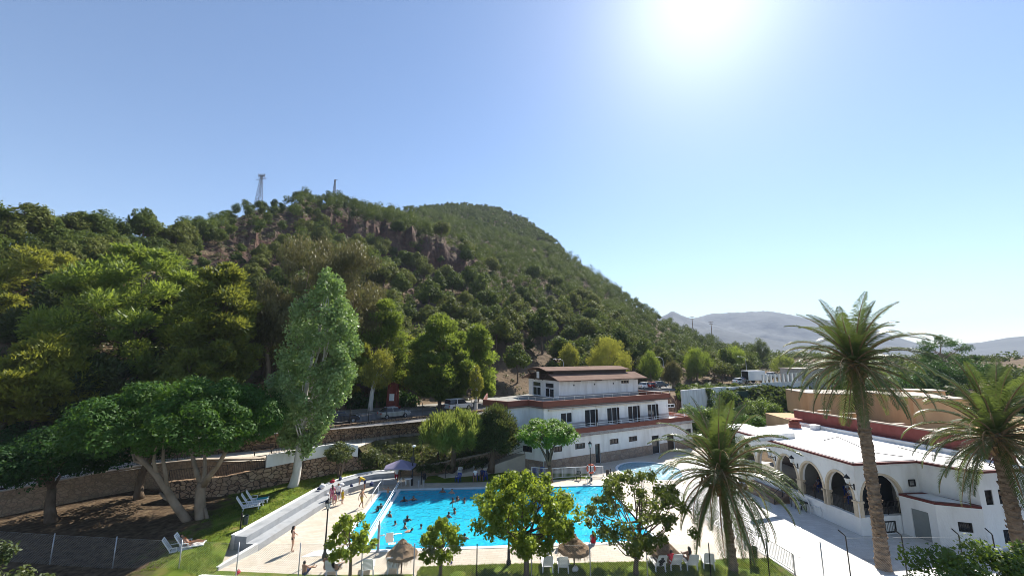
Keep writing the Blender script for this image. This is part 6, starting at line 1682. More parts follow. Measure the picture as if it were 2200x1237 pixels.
def table_proto(m):
    root = thing('round_table', '', 'table'); MB().lathe([(0.0, 0.70), (0.44, 0.70), (0.45, 0.72), (0.45, 0.735), (0.0, 0.74)], 20).build('table_top', m, root)
    for a in range(4): MB().bar((0.3 * math.cos(a * 1.57 + 0.78), 0.3 * math.sin(a * 1.57 + 0.78), 0.7), (0.38 * math.cos(a * 1.57 + 0.78), 0.38 * math.sin(a * 1.57 + 0.78), 0), 0.05).build('leg', m, root)
    return root
spawn(table_proto(M['plastic']), [(PZ(1772, 1110), 0, 'white round table near the end of the arcade wall'), (PZ(1762, 1106), 0.3, 'white round table touching the stacked chairs'), (G(877, 1042), 0, 'white round table under the lilac parasol'),
        (Vector((29.0, 36.0, 1.3)), 0, 'white table inside the second arch from the right'), (Vector((28.6, 39.0, 1.3)), 0, 'white table inside the third arch from the right')], 'white round tables')
spawn(table_proto(M['black']), [(PZ(1712, 1090), 0, 'dark table left of the white chairs under the arches'), (PZ(1733, 1097), 0.2, 'dark table beside the stacked white chairs')], 'dark tables')
# towels and bags
def towel(name, label, cat, p, d, rz, m, seed=0):
    rg = random.Random(seed); n = 8; mb = MB(); vs = []
    for i in range(n + 1):
        for j in range(n + 1): vs.append(((i / n - 0.5) * d[0], (j / n - 0.5) * d[1], d[2] * (0.4 + 0.6 * math.sin(i * 1.7 + seed) * math.sin(j * 1.3 + seed)) * (1 - (2 * i / n - 1) ** 4) * (1 - (2 * j / n - 1) ** 4) + 0.012))
    fs = [(i * (n + 1) + j, (i + 1) * (n + 1) + j, (i + 1) * (n + 1) + j + 1, i * (n + 1) + j + 1) for i in range(n) for j in range(n)]
    o = mb.add(vs, fs, 0, True).build(name, m, None, p, rz); sm = o.modifiers.new('thick', 'SOLIDIFY'); sm.thickness = 0.012
    return tag(o, label, cat)
TW = flat('turquoise_cloth', (0.03, 0.33, 0.36), 0.9); WT = flat('white_cloth', (0.7, 0.7, 0.69), 0.9); RD = flat('red_cloth', (0.32, 0.012, 0.03), 0.9); NV = flat('navy_cloth', (0.02, 0.03, 0.09), 0.9)
e = G(541, 1083, 0.88); towel('towel', 'turquoise towel spread on the farthest lounger of three', 'towel', e + Vector((0.62, 0.33, 0.39)), (0.5, 0.9, 0.03), R(-62), TW, 1)
e = G(366, 1194, 0.32); towel('towel', 'white towel on the nearer lounger of the left lawn pair', 'towel', e + Vector((0.55, 0.28, 0.39)), (0.5, 1.0, 0.05), R(-62), WT, 2)
def bag(label, px, py, z, d, m, seed, cat='bag'):
    d *= 0.62; rg = random.Random(seed); p = G(px, py, z); root = thing('beach_bag', label, cat, p, rg.uniform(0, 3), 'bags and bundles around the pool')
    mb = MB(); mb.lathe([(d * 0.3, 0), (d * 0.5, d * 0.1), (d * 0.52, d * 0.35), (d * 0.38, d * 0.62), (d * 0.25, d * 0.7), (0.0, d * 0.68)], 10)
    mb.v = [(x * 1.3 * (1 + rg.uniform(-0.08, 0.08)), y * 0.8, zz) for x, y, zz in mb.v]; mb.build('body', m, root)
    MB().tube([(-d * 0.3, 0, d * 0.6), (-d * 0.2, 0, d * 0.95), (d * 0.2, 0, d * 0.95), (d * 0.3, 0, d * 0.6)], 0.02, 5).build('handle', m, root)
bag('white bundle and bag on the top step of the seating, nearest the lawn', 692, 1047, 0.97, 0.7, WT, 1); bag('navy bag beside the white bundle on the top step', 685, 1052, 0.97, 0.5, NV, 2)
bag('red bag on the top step of the curved seating', 714, 1036, 0.92, 0.6, RD, 3); bag('white bag on the upper seat behind the family group', 733, 1044, 0.9, 0.7, WT, 4)
bag('dark bag on the upper step near the white wall end', 731, 1030, 0.92, 0.6, NV, 5); bag('dark bag on the lower step left of the bending man', 755, 1045, 0.9, 0.5, NV, 6)
bag('pale bag on the steps left of the family group', 704, 1063, 0.45, 0.45, WT, 7); bag('white bag on the grass beside the pair of loungers in front', 1236, 1226, 0.03, 0.6, WT, 8)
bag('dark rucksack on the low step right of the bending man', 798, 1042, 0.45, 0.7, NV, 9); bag('white towel heap at the bottom edge of the left lawn', 440, 1226, 0.1, 0.4, WT, 10, 'towel heap'); bag('red and white bag on the front wall at the left', 511, 1232, 0.3, 0.4, RD, 11)
bag('blue flip-flop pile on the deck near the small ragged tree', 970, 1210, 0.0, 0.25, NV, 12, 'flip-flops')
# bench on the terrace
p = G(565, 976, 3.5); root = thing('park_bench', 'brown slatted bench on the terrace behind the white wall', 'bench', p, R(38))
s = MB(); [s.box((0, -0.2 + 0.13 * k, 0.45), (1.8, 0.1, 0.04)) for k in range(4)]; s.build('seat', M['brownframe'], root)
s = MB(); [s.box((0, 0.27, 0.6 + 0.14 * k), (1.8, 0.04, 0.1)) for k in range(3)]; s.build('backrest', M['brownframe'], root)
for x in (-0.75, 0.75):
    l = MB(); l.bar((x, -0.2, 0), (x, -0.2, 0.45), 0.05); l.bar((x, 0.25, 0), (x, 0.28, 0.9), 0.05); l.bar((x, -0.2, 0.42), (x, 0.25, 0.42), 0.05); l.build('leg', M['black'], root)
# obelisk
p = G(843, 877, 5.2); root = thing('obelisk', 'dark red stone obelisk with a white plaque beside the road', 'obelisk', p)
h = hgt(818, p.y, 5.2)
MB().lathe([(1.5, 0), (1.5, 0.35), (1.15, 0.35), (0.95, h * 0.86), (0.0, h)], 4, sm=False).build('shaft', M['obelisk'], root, rz=R(45))
MB().box((0.05, -0.79, h * 0.42), (0.75, 0.06, 1.05), 0, 0, -0.03).build('plaque', M['plastic'], root)
# pool hardware
def rail_set():
    root = thing('pool_handrail', 'white double handrail along the pool ramp', 'handrail', PL(-0.15, 0.3))
    o = PL(-0.15, 0.3)
    for hz in (0.95, 0.7):
        MB().tube([PL(-0.15, -0.9, 0.0) - o, PL(-0.15, -0.85, hz) - o, PL(-0.15, 0.4, hz) - o, PL(-0.15, 10.9, hz - 0.35) - o, PL(-0.15, 11.2, 0.0) - o], 0.035, 6).build('rail', M['whitemetal'], root)
    for t in (1.5, 4, 6.5, 9): MB().tube([PL(-0.15, t, 0.0) - o, PL(-0.15, t, 0.9 - 0.033 * t) - o], 0.028, 6).build('post', M['whitemetal'], root)
    root = thing('pool_handrail', 'shorter white handrail on the deck side of the ramp', 'handrail', PL(-2.0, -0.6)); o = PL(-2.0, -0.6)
    MB().tube([PL(-2.0, -0.9, 0.0) - o, PL(-2.0, -0.85, 0.9) - o, PL(-2.0, 0.8, 0.88) - o, PL(-2.0, 3.2, 0.7) - o, PL(-2.0, 3.3, 0.0) - o], 0.03, 6).build('rail', M['whitemetal'], root)
    MB().tube([PL(-2.0, 0.9, 0.0) - o, PL(-2.0, 0.9, 0.88) - o], 0.026, 6).build('post', M['whitemetal'], root)
rail_set()
def ladder(label, s, t, ax):
    o = PL(s, t); root = thing('pool_ladder', label, 'pool ladder', o, 0, 'steel pool ladders')
    for k in (-0.25, 0.25):
        if ax == 's': P = [PL(s + k, t - 0.6, 0), PL(s + k, t - 0.6, 0.7), PL(s + k, t - 0.3, 0.9), PL(s + k, t + 0.08, 0.75), PL(s + k, t + 0.1, -1.0)]
        else: P = [PL(s - 0.6, t + k, 0), PL(s - 0.6, t + k, 0.7), PL(s - 0.3, t + k, 0.9), PL(s + 0.08, t + k, 0.75), PL(s + 0.1, t + k, -1.0)]
        MB().tube([p - o for p in P], 0.022, 6).build('rail', M['steel'], root)
    r = MB()
    for z in (-0.2, -0.5, -0.8):
        r.bar((PL(s - 0.25, t + 0.1, z) if ax == 's' else PL(s + 0.1, t - 0.25, z)) - o, (PL(s + 0.25, t + 0.1, z) if ax == 's' else PL(s + 0.1, t + 0.25, z)) - o, 0.05)
        r.build('tread', M['steel'], root); r = MB()
ladder('steel ladder at the far left corner of the pool', 2.0, 0, 's'); ladder('steel ladder at the far right end of the pool', 19.5, 0, 's')
# pool lift
p = G(812, 1184); root = thing('pool_lift', 'white hydraulic pool lift with a seat at the near left corner', 'pool lift', p, R(10))
MB().lathe([(0.16, 0), (0.16, 0.06), (0.09, 0.1), (0.09, 1.7), (0.05, 1.75), (0.05, 2.0)], 10).build('column', M['grey'], root)
s = MB(); s.box((0.75, 0.25, 0.55), (0.5, 0.48, 0.06)); s.box((0.75, 0.02, 0.85), (0.5, 0.06, 0.6)); s.build('seat', M['plastic'], root, bevel=0.02)
s = MB(); s.tube([(0, 0, 1.0), (0.4, 0.1, 1.0), (0.5, 0.2, 0.55), (1.0, 0.2, 0.5)], 0.035, 6); s.build('arm', M['steel'], root)
s = MB(); s.tube([(0.5, 0.05, 0.85), (0.5, 0.5, 0.85), (1.5, 0.5, 0.85), (1.5, 0.5, 0.35), (1.0, 0.4, 0.35)], 0.025, 6); s.build('frame', M['steel'], root)
s = MB(); s.box((0.85, 0.75, 0.12), (0.5, 0.3, 0.04)); s.bar((0.75, 0.5, 0.55), (0.85, 0.75, 0.14), 0.04); s.build('footrest', M['plastic'], root)
# wall lanterns of the restaurant
def wall_lantern(label, wl_, s, z):
    o = wl_.w(s, -0.55, z); root = thing('wall_lantern', label, 'wall lantern', o, wl_.a, 'black wall lanterns on the arcade')
    g = MB(); g.lathe([(0.1, 0.0), (0.19, 0.38)], 6, sm=False); g.build('lamp_glass', bpy.data.materials['lamp_glass'], root)
    c = MB(); c.lathe([(0.22, 0.38), (0.18, 0.45), (0.04, 0.62), (0.0, 0.7)], 6, sm=False); c.lathe([(0.0, -0.05), (0.1, 0.0)], 6, sm=False); c.build('lamp_cap', M['black'], root)
    b = MB(); b.tube([(0, 0, -0.04), (0, 0.15, -0.16), (0, 0.55, -0.2)], 0.025, 6); b.tube([(0, 0.2, -0.16), (0, 0.35, -0.4), (0, 0.55, -0.45)], 0.02, 6); b.box((0, 0.53, -0.3), (0.1, 0.04, 0.45)); b.build('bracket', M['black'], root)
wall_lantern('black wall lantern on the arcade corner beside the tall palm', W_ARC, W_ARC.L - 0.15, 3.75)
wall_lantern('black wall lantern in the middle of the arcade', W_ARC, W_ARC.L - 5.45, 3.9); wall_lantern('black wall lantern over the arcade steps', W_ARC, W_ARC.L - 8.1, 3.9)
# manhole covers on the plaza
for i, (px, py, lb_) in enumerate([(1672, 1112, 'dark drain grate nearest the arcade steps'), (1712, 1133, 'dark drain grate in the middle of the plaza'), (1868, 1203, 'dark drain grate near the tall palm base'), (1715, 1193, 'small round cover on the plaza near the bin')]):
    p = PZ(px, py); tag(MB().box((0, 0, 0.012), (0.6, 0.4, 0.02), R(-20)).build('drain_grate', M['grey'], None, (p.x, p.y, 0.002)), lb_, 'drain cover', 'drain covers in the plaza')

# ================================================================ pylons
def pylon(name, label, px, pytop, pybot, D, w, arm, cat='pylon'):
    b = at(px, pybot, D); h = at(px, pytop, D).z - b.z; root = thing(name, label, cat, b)
    legs = MB(); br = MB(); n = 9
    cor = lambda i, t: Vector(((w / 2) * (1 - 0.78 * t) * (1 if i in (0, 1) else -1), (w / 2) * (1 - 0.78 * t) * (1 if i in (0, 3) else -1), h * t - (1.5 if t == 0 else 0)))
    for i in range(4): legs.bar(cor(i, 0), cor(i, 1), 0.16)
    for k in range(n):
        for i in range(4):
            br.bar(cor(i, k / n), cor((i + 1) % 4, (k + 1) / n), 0.11); br.bar(cor((i + 1) % 4, k / n), cor(i, (k + 1) / n), 0.11)
    legs.build('lattice_leg', M['darksteel'], root); br.build('brace', M['darksteel'], root)
    a = MB()
    if arm > 0:
        a.bar((-arm, 0, h * 0.90), (arm, 0, h * 0.94), 0.3, 0.25)
        for x in (-1.1, -0.4, 0.4, 1.1): a.bar((x * arm * 0.5, 0, h * 0.97), (x * arm * 0.55, 0, h * 1.05), 0.4, 0.3)
        a.bar((-arm * 0.6, 0, h), (arm * 0.6, 0, h), 0.3)
    else:
        for z, x in ((0.99, 1.6), (0.6, -1.4), (0.62, 1.8)): a.bar((0, 0, h * z), (x, 0, h * z), 0.14)
        a.bar((1.8, 0, h * 0.6), (1.8, 0, h * 0.66), 0.5, 0.3)
    a.build('cross_arm', M['darksteel'], root)
pylon('pylon', 'steel lattice pylon on the left part of the ridge', 553, 378, 462, 182, 3.3, 2.4)
pylon('radio_mast', 'slim lattice radio mast on the ridge right of the pylon', 715, 386, 450, 232, 2.2, 0, 'radio mast')
def pole(label, px, pytop, pybot, D):
    b = at(px, pybot, D); h = at(px, pytop, D).z - b.z; root = thing('power_pole', label, 'power pole', b, 0, 'power poles on the right shoulder of the hill')
    MB().tube([(0, 0, -2), (0, 0, h)], [0.3, 0.2], 6).build('pole', M['woodpole'], root)
    c = MB(); c.bar((-1.6, 0, h - 0.3), (1.6, 0, h - 0.3), 0.25); c.bar((-1.2, 0, h - 1.6), (1.2, 0, h - 1.6), 0.22); c.build('cross_arm', M['woodpole'], root)
pole('power pole farther left, by the white hill house', 1489, 680, 712, 290); pole('power pole nearer right, against the mountains', 1530, 691, 724, 270)

# ================================================================ vehicles
def car(name, label, cat, p, rz, prof, cab, wd, m, glassm='glass', wheels=((-1.3, 0.31), (1.25, 0.31))):
    """prof: side outline of the body (x, z); cab: greenhouse outline (x, z)"""
    root = thing(name, label, cat, p, rz)
    def ext(pts, hw, inset):
        mb = MB(); n = len(pts); zmax = max(z for _, z in pts); zmin = min(z for _, z in pts)
        k = lambda z: hw - inset * (z - zmin) / max(0.01, zmax - zmin)
        vs = [(x, -k(z), z) for x, z in pts] + [(x, k(z), z) for x, z in pts]
        mb.add(vs, [tuple(range(n)), tuple(range(2 * n - 1, n - 1, -1))] + [(i, n + i, n + (i + 1) % n, (i + 1) % n) for i in range(n)])
        return mb
    ext(prof, wd / 2, 0.05).build('body', m, root, bevel=0.06)
    c = ext(cab, wd / 2 - 0.07, 0.16).build('cabin', M[glassm], root, bevel=0.04)
    zt = max(z for _, z in cab); xs = [x for x, z in cab if z > zt - 0.05]
    MB().box(((min(xs) + max(xs)) / 2, 0, zt + 0.005), (max(xs) - min(xs) + 0.12, wd - 0.42, 0.05)).build('roof', m, root, bevel=0.02)
    xm = (min(xs) + max(xs)) / 2; zb = min(z for _, z in cab)
    for s in (-1, 1): MB().bar((xm, s * (wd / 2 - 0.08), zb), (xm, s * (wd / 2 - 0.22), zt), 0.09, 0.03).build('pillar', m, root)
    for x, r in wheels:
        for s in (-1, 1):
            w = MB(); w.tube([(x, s * (wd / 2 - 0.19), r), (x, s * (wd / 2 + 0.01), r)], r, 14); t = w.build('wheel', M['black'], root)
            q = MB(); q.tube([(x, s * (wd / 2 + 0.0), r), (x, s * (wd / 2 + 0.02), r)], r * 0.6, 10); q.build('rim', M['grey'], t)
    xf, xr = max(x for x, _ in prof), min(x for x, _ in prof)
    for s in (-1, 1):
        MB().box((xf - 0.06, s * (wd / 2 - 0.28), 0.68), (0.14, 0.34, 0.15)).build('headlight', M['plastic'], root)
        MB().box((xr + 0.05, s * (wd / 2 - 0.22), 0.74), (0.12, 0.26, 0.18)).build('tail_light', M['redplastic'], root)
    return root
HB = [(-2.0, 0.28), (2.0, 0.28), (2.05, 0.6), (1.85, 0.78), (0.9, 0.92), (-1.9, 0.95), (-2.05, 0.7)]
HC = [(0.95, 0.9), (0.2, 1.4), (-1.1, 1.44), (-1.85, 0.94)]
SUVB = [(-2.1, 0.35), (2.1, 0.35), (2.15, 0.75), (2.0, 0.98), (1.0, 1.05), (-2.1, 1.08), (-2.15, 0.8)]
SUVC = [(1.05, 1.03), (0.45, 1.66), (-1.95, 1.7), (-2.1, 1.06)]
paint = lambda n, c: flat(n, c, 0.25, 0.6, 0.2)
silver = paint('silver_paint', (0.42, 0.42, 0.40)); navy = paint('dark_blue_paint', (0.012, 0.016, 0.03)); whitep = flat('white_paint', (0.75, 0.75, 0.75), 0.3, 0.5); redp = paint('red_paint', (0.25, 0.01, 0.01)); greyp = paint('grey_paint', (0.12, 0.12, 0.13))
def road_pos(px, py, z=5.06): return G(px, py, z)
car('parked_car', 'silver hatchback parked on the road above the stone wall', 'car', road_pos(846, 897), R(38) + math.pi * 0, HB, HC, 1.7, silver)
car('parked_car', 'dark blue car half hidden behind the poplar on the road', 'car', road_pos(733, 908), R(35), HB, HC, 1.7, navy)
car('parked_van', 'white off-road car parked behind the tamarisk', 'car', road_pos(985, 880), R(42), SUVB, SUVC, 1.8, whitep, wheels=((-1.35, 0.36), (1.3, 0.36)))
for i, (px, py, m, lb_) in enumerate([(1388, 834, whitep, 'white car left of the two behind the pool building roof'), (1405, 833, redp, 'red car behind the right end of the pool building roof'), (1418, 831, greyp, 'dark car rightmost behind the pool building roof'), (1590, 824, whitep, 'white car parked left of the lorry'), (1606, 820, silver, 'silver car parked just left of the lorry cab'), (1660, 812, whitep, 'white car behind the pillared railing')]):
    c = car('parked_car', lb_, 'car', at(px, py, 100 if px < 1500 else 104), R(25), HB, HC, 1.7, m)
p = at(1628, 822, 104); root = thing('lorry', 'white box lorry with a near-black panel for its open side in the car park', 'lorry', p, R(15))
MB().box((-1.2, 0, 1.9), (5.2, 2.3, 2.4)).build('cargo_box', whitep, root, bevel=0.05); MB().box((2.2, 0, 1.35), (1.7, 2.1, 1.9)).build('cab', whitep, root, bevel=0.15)
MB().box((2.75, 0, 1.75), (0.7, 1.9, 0.7)).build('windscreen', M['glass'], root); MB().box((-3.82, 0, 1.9), (0.05, 2.0, 2.1)).build('rear_shade_panel', M['dark'], root)  # rear: near-black panel stands for the shade inside, the box is solid
for x in (2.2, -2.4):
    for s in (-1, 1): MB().tube([(x, s * 0.8, 0.45), (x, s * 1.12, 0.45)], 0.45, 14).build('wheel', M['black'], root)
# ================================================================ people
def V3(*a): return Vector(a)
STAND = dict(pelvis=(0, 0, .93), belly=(0, .01, 1.08), chest=(0, 0, 1.27), neck=(0, -.01, 1.43), jaw=(0, .015, 1.50), head=(0, .015, 1.57), crown=(0, -.005, 1.655),
             shL=(.17, -.01, 1.37), elL=(.23, -.03, 1.10), wrL=(.25, .05, .86), shR=(-.17, -.01, 1.37), elR=(-.23, -.03, 1.10), wrR=(-.25, .05, .86),
             hiL=(.09, 0, .88), knL=(.10, .02, .48), anL=(.10, -.02, .08), toL=(.11, .15, .03), hiR=(-.09, 0, .88), knR=(-.10, .02, .48), anR=(-.10, -.02, .08), toR=(-.11, .15, .03))
def pose(**k):
    d = dict(STAND); d.update(k); return d
def shift(d, keys, off):
    for k in keys: d[k] = tuple(a + b for a, b in zip(d[k], off))
    return d
def tilt(d, keys, piv, ang):
    p = Vector(piv); mt = Matrix.Rotation(ang, 3, 'X')
    for k in keys: d[k] = tuple(p + mt @ (Vector(d[k]) - p))
    return d
UP = ['belly', 'chest', 'neck', 'jaw', 'head', 'crown', 'shL', 'elL', 'wrL', 'shR', 'elR', 'wrR']
P_STAND = pose(elR=(-.26, .04, 1.12), wrR=(-.12, .2, 1.05), knR=(-.08, .06, .48))
P_WALK = pose(knL=(.1, .18, .50), anL=(.1, .20, .1), toL=(.1, .37, .09), knR=(-.1, -.06, .48), anR=(-.1, -.28, .13), toR=(-.1, -.14, .04), elL=(.23, -.14, 1.12), wrL=(.25, -.16, .88), elR=(-.23, .08, 1.12), wrR=(-.22, .26, .95))
P_BEND = pose(); tilt(P_BEND, UP, (0, 0, .93), -1.05); P_BEND.update(elL=(.2, .5, .85), wrL=(.18, .52, .6), elR=(-.2, .5, .85), wrR=(-.18, .55, .62))
P_SIT = pose(knL=(.12, .42, .87), anL=(.12, .42, .47), toL=(.12, .58, .42), knR=(-.12, .42, .87), anR=(-.12, .42, .47), toR=(-.12, .58, .42), elL=(.22, .12, 1.12), wrL=(.15, .3, .97), elR=(-.22, .12, 1.12), wrR=(-.15, .3, .97))
for k in P_SIT: P_SIT[k] = (P_SIT[k][0], P_SIT[k][1], P_SIT[k][2] - .39)
P_LONG = pose(knL=(.12, .44, 1.08), anL=(.12, .82, .88), toL=(.12, .93, .98), knR=(-.12, .46, .98), anR=(-.12, .88, .87), toR=(-.12, .98, .99), elL=(.25, .16, 1.16), wrL=(.16, .42, 1.08), elR=(-.25, .16, 1.16), wrR=(-.16, .42, 1.08))
tilt(P_LONG, UP, (0, 0, .93), 0.12)
for k in P_LONG: P_LONG[k] = (P_LONG[k][0], P_LONG[k][1], P_LONG[k][2] - .80)
P_LIE = pose(knL=(.1, .44, .97), anL=(.1, .86, .88), toL=(.1, .92, 1.0), knR=(-.1, .44, .97), anR=(-.1, .86, .88), toR=(-.1, .92, 1.0)); tilt(P_LIE, UP, (0, 0, .93), 0.75)
for k in P_LIE: P_LIE[k] = (P_LIE[k][0], P_LIE[k][1], P_LIE[k][2] - .80)
P_SWIM = pose(elL=(.38, .12, 1.18), wrL=(.42, .36, 1.16), elR=(-.38, .12, 1.18), wrR=(-.42, .36, 1.16), knL=(.13, .2, .55), anL=(.13, -.05, .2), toL=(.13, -.1, .05), knR=(-.13, .1, .52), anR=(-.13, -.2, .2), toR=(-.13, -.25, .05))
P_ARM = pose(elL=(.3, .06, 1.55), wrL=(.26, .12, 1.8), elR=(-.38, .15, 1.2), wrR=(-.36, .38, 1.2), knL=(.13, .1, .5))
P_BACK = pose(elL=(.4, .1, 1.3), wrL=(.62, .2, 1.3), elR=(-.38, .0, 1.2), wrR=(-.6, .12, 1.22))
P_FLOAT = pose(); tilt(P_FLOAT, list(P_FLOAT.keys()), (0, 0, 1.3), -1.25); P_FLOAT.update(jaw=(0, .24, 1.38), head=(0, .28, 1.44), crown=(0, .3, 1.53))
P_SPREAD = pose(elL=(.42, 0, 1.3), wrL=(.6, .1, 1.42), elR=(-.42, 0, 1.3), wrR=(-.62, .05, 1.36), knL=(.16, .02, .48), anL=(.2, -.02, .08), toL=(.22, .15, .03))
RAD = dict(pelvis=(.17, .13), belly=(.138, .105), chest=(.172, .125), neck=(.055, .055), jaw=(.066, .08), head=(.084, .1), crown=(.062, .072), shL=(.058, .058), elL=(.038, .038), wrL=(.026, .026), shR=(.058, .058), elR=(.038, .038), wrR=(.026, .026),
           hiL=(.1, .1), knL=(.055, .055), anL=(.038, .038), toL=(.03, .024), hiR=(.1, .1), knR=(.055, .055), anR=(.038, .038), toR=(.03, .024))
BONES = [('pelvis', 'belly'), ('belly', 'chest'), ('chest', 'neck'), ('neck', 'jaw'), ('jaw', 'head'), ('head', 'crown'), ('chest', 'shL'), ('shL', 'elL'), ('elL', 'wrL'), ('chest', 'shR'), ('shR', 'elR'), ('elR', 'wrR'),
         ('pelvis', 'hiL'), ('hiL', 'knL'), ('knL', 'anL'), ('anL', 'toL'), ('pelvis', 'hiR'), ('hiR', 'knR'), ('knR', 'anR'), ('anR', 'toR')]
SKINS = [flat('tanned_skin', (0.33, 0.17, 0.10), 0.5), flat('light_skin', (0.46, 0.27, 0.19), 0.5), flat('dark_tan_skin', (0.20, 0.095, 0.055), 0.5)]
CL = dict(black=flat('black_cloth', (0.012, 0.012, 0.014), 0.8), red=RD, white=WT, navy=NV, yellow=flat('yellow_cloth', (0.5, 0.36, 0.02), 0.85), orange=flat('orange_cloth', (0.45, 0.12, 0.02), 0.85), pink=mat('pink_print', (0.42, 0.06, 0.14), (0.5, 0.25, 0.3), 14, 0.85), blue=flat('pale_blue_cloth', (0.2, 0.34, 0.45), 0.85), mustard=flat('mustard_cloth', (0.42, 0.25, 0.05), 0.85))
HAIRM = [flat('black_hair', (0.012, 0.009, 0.008), 0.5), flat('brown_hair', (0.05, 0.028, 0.016), 0.5)]
_bc = {}
def body_mesh(key, d, fingers=True, face=True):
    if key in _bc: return _bc[key]
    me = bpy.data.meshes.new('rig'); names = list(d); vi = {n: i for i, n in enumerate(names)}
    vs = [d[n] for n in names]; es = [(vi[a], vi[b]) for a, b in BONES]; rd = [RAD[n] for n in names]
    if fingers:
        for s in 'LR':
            e, w = Vector(d['el' + s]), Vector(d['wr' + s]); f = (w - e).normalized()
            side = f.cross(Vector((0, 0, 1)) if abs(f.z) < 0.8 else Vector((0, 1, 0))).normalized()
            nrm_ = f.cross(side)
            pc = w + f * 0.05; vs.append(tuple(pc)); rd.append((.03, .018)); es.append((vi['wr' + s], len(vs) - 1)); pi = len(vs) - 1
            for k, (off, ln) in enumerate(((-.027, .075), (-.009, .09), (.009, .085), (.027, .065))):
                a = pc + f * 0.04 + side * off; b = a + f * ln * 0.55 + nrm_ * 0.006; c = b + f * ln * 0.35 + nrm_ * 0.02
                i0 = len(vs); vs += [tuple(a), tuple(b), tuple(c)]; rd += [(.0095, .0095), (.0085, .0085), (.007, .007)]; es += [(pi, i0), (i0, i0 + 1), (i0 + 1, i0 + 2)]
            a = w + f * 0.03 - side * 0.035; b = a + f * 0.045 - side * 0.02; i0 = len(vs); vs += [tuple(a), tuple(b)]; rd += [(.011, .011), (.008, .008)]; es += [(pi, i0), (i0, i0 + 1)]
    hd = Vector(d['head']); upv = (Vector(d['crown']) - Vector(d['jaw'])).normalized(); fw = Vector((0, 1, 0)); fw = (fw - upv * fw.dot(upv)).normalized(); rt = fw.cross(upv)
    me.from_pydata(vs, es, [])
    o = bpy.data.objects.new('rig', me); COL.objects.link(o)
    o.modifiers.new('skin', 'SKIN').use_smooth_shade = True
    sv = me.skin_vertices[0].data if me.skin_vertices else None
    if sv is None:
        bm = bmesh.new(); bm.from_mesh(me); bm.verts.layers.skin.verify(); bm.to_mesh(me); bm.free(); sv = me.skin_vertices[0].data
    for i, r in enumerate(rd): sv[i].radius = r; sv[i].use_root = False
    sv[vi['pelvis']].use_root = True
    sb = o.modifiers.new('sub', 'SUBSURF'); sb.levels = 1; sb.render_levels = 1
    dg = bpy.context.evaluated_depsgraph_get()
    bm_ = bpy.data.meshes.new_from_object(o.evaluated_get(dg)); bpy.data.objects.remove(o); bm_.name = 'body'
    # nose and ears drawn out of the head surface
    for v in bm_.vertices:
        q = v.co - hd
        x, y, z = q.dot(rt), q.dot(fw), q.dot(upv)
        if y > .05 and abs(x) < .02 and -.04 < z < .02: v.co += fw * .016
        if abs(x) > .055 and abs(y) < .03 and abs(z) < .035: v.co += rt * (.012 if x > 0 else -.012)
    _bc[key] = (bm_, hd, upv, fw, rt)
    return _bc[key]
def seg_d(p, a, b):
    ab = b - a; t = max(0, min(1, (p - a).dot(ab) / max(1e-9, ab.length_squared))); return (p - a - ab * t).length, t
def shell_mesh(key, name, bm_, sel, off):
    k = ('sh', key, name)
    if k in _bc: return _bc[k]
    mb = MB(); idx = {}
    vs, fs = [], []
    for p in bm_.polygons:
        if sel(p.center):
            f = []
            for i in p.vertices:
                if i not in idx: v = bm_.vertices[i]; idx[i] = len(vs); vs.append(v.co + v.normal * off)
                f.append(idx[i])
            fs.append(tuple(f))
    mb.add(vs, fs, 0, True); me = mb.mesh(name, M['black']); _bc[k] = me
    return me
TORSO = {('belly', 'chest'), ('chest', 'neck'), ('chest', 'shL'), ('chest', 'shR'), ('pelvis', 'belly')}
def nearest(d, p):
    best = None
    for a, b in BONES:
        dist, t = seg_d(p, Vector(d[a]), Vector(d[b])); dist /= (RAD[a][0] + RAD[b][0])
        if best is None or dist < best[0]: best = (dist, (a, b), t)
    for s in 'LR':
        e, w = Vector(d['el' + s]), Vector(d['wr' + s])
        dist = seg_d(p, w, w + (w - e).normalized() * .2)[0] / .085
        if dist < best[0]: best = (dist, ('el' + s, 'wr' + s), 1.0)
    return best[1], best[2]
def sel_top(d, long_):
    def f(p):
        (a, b), t = nearest(d, p)
        return (a, b) in TORSO or (a in ('shL', 'shR') and t < 0.6)
    return f
def sel_bra(d):
    def f(p):
        (a, b), t = nearest(d, p); return (a, b) == ('belly', 'chest') and t > 0.72 or ((a, b) == ('chest', 'neck') and t < 0.1)
    return f
def sel_brief(d):
    def f(p):
        (a, b), t = nearest(d, p); return (a == 'pelvis' and b[:2] == 'hi') or (a[:2] == 'hi' and t < 0.06) or ((a, b) == ('pelvis', 'belly') and t < 0.15)
    return f
def sel_short(d, lim=0.75):
    def f(p):
        (a, b), t = nearest(d, p); return (a == 'pelvis' and b[:2] == 'hi') or (a[:2] == 'hi' and t < lim) or ((a, b) == ('pelvis', 'belly') and t < 0.4)
    return f
def sel_trou(d):
    def f(p):
        (a, b), t = nearest(d, p); return (a == 'pelvis' and b[:2] == 'hi') or a[:2] in ('hi', 'kn') or ((a, b) == ('pelvis', 'belly') and t < 0.4)
    return f
def sel_suit(d):
    def f(p):
        (a, b), t = nearest(d, p); return (a, b) in {('belly', 'chest'), ('pelvis', 'belly')} or ((a, b) == ('chest', 'neck') and t < .15) or (a == 'pelvis')
    return f
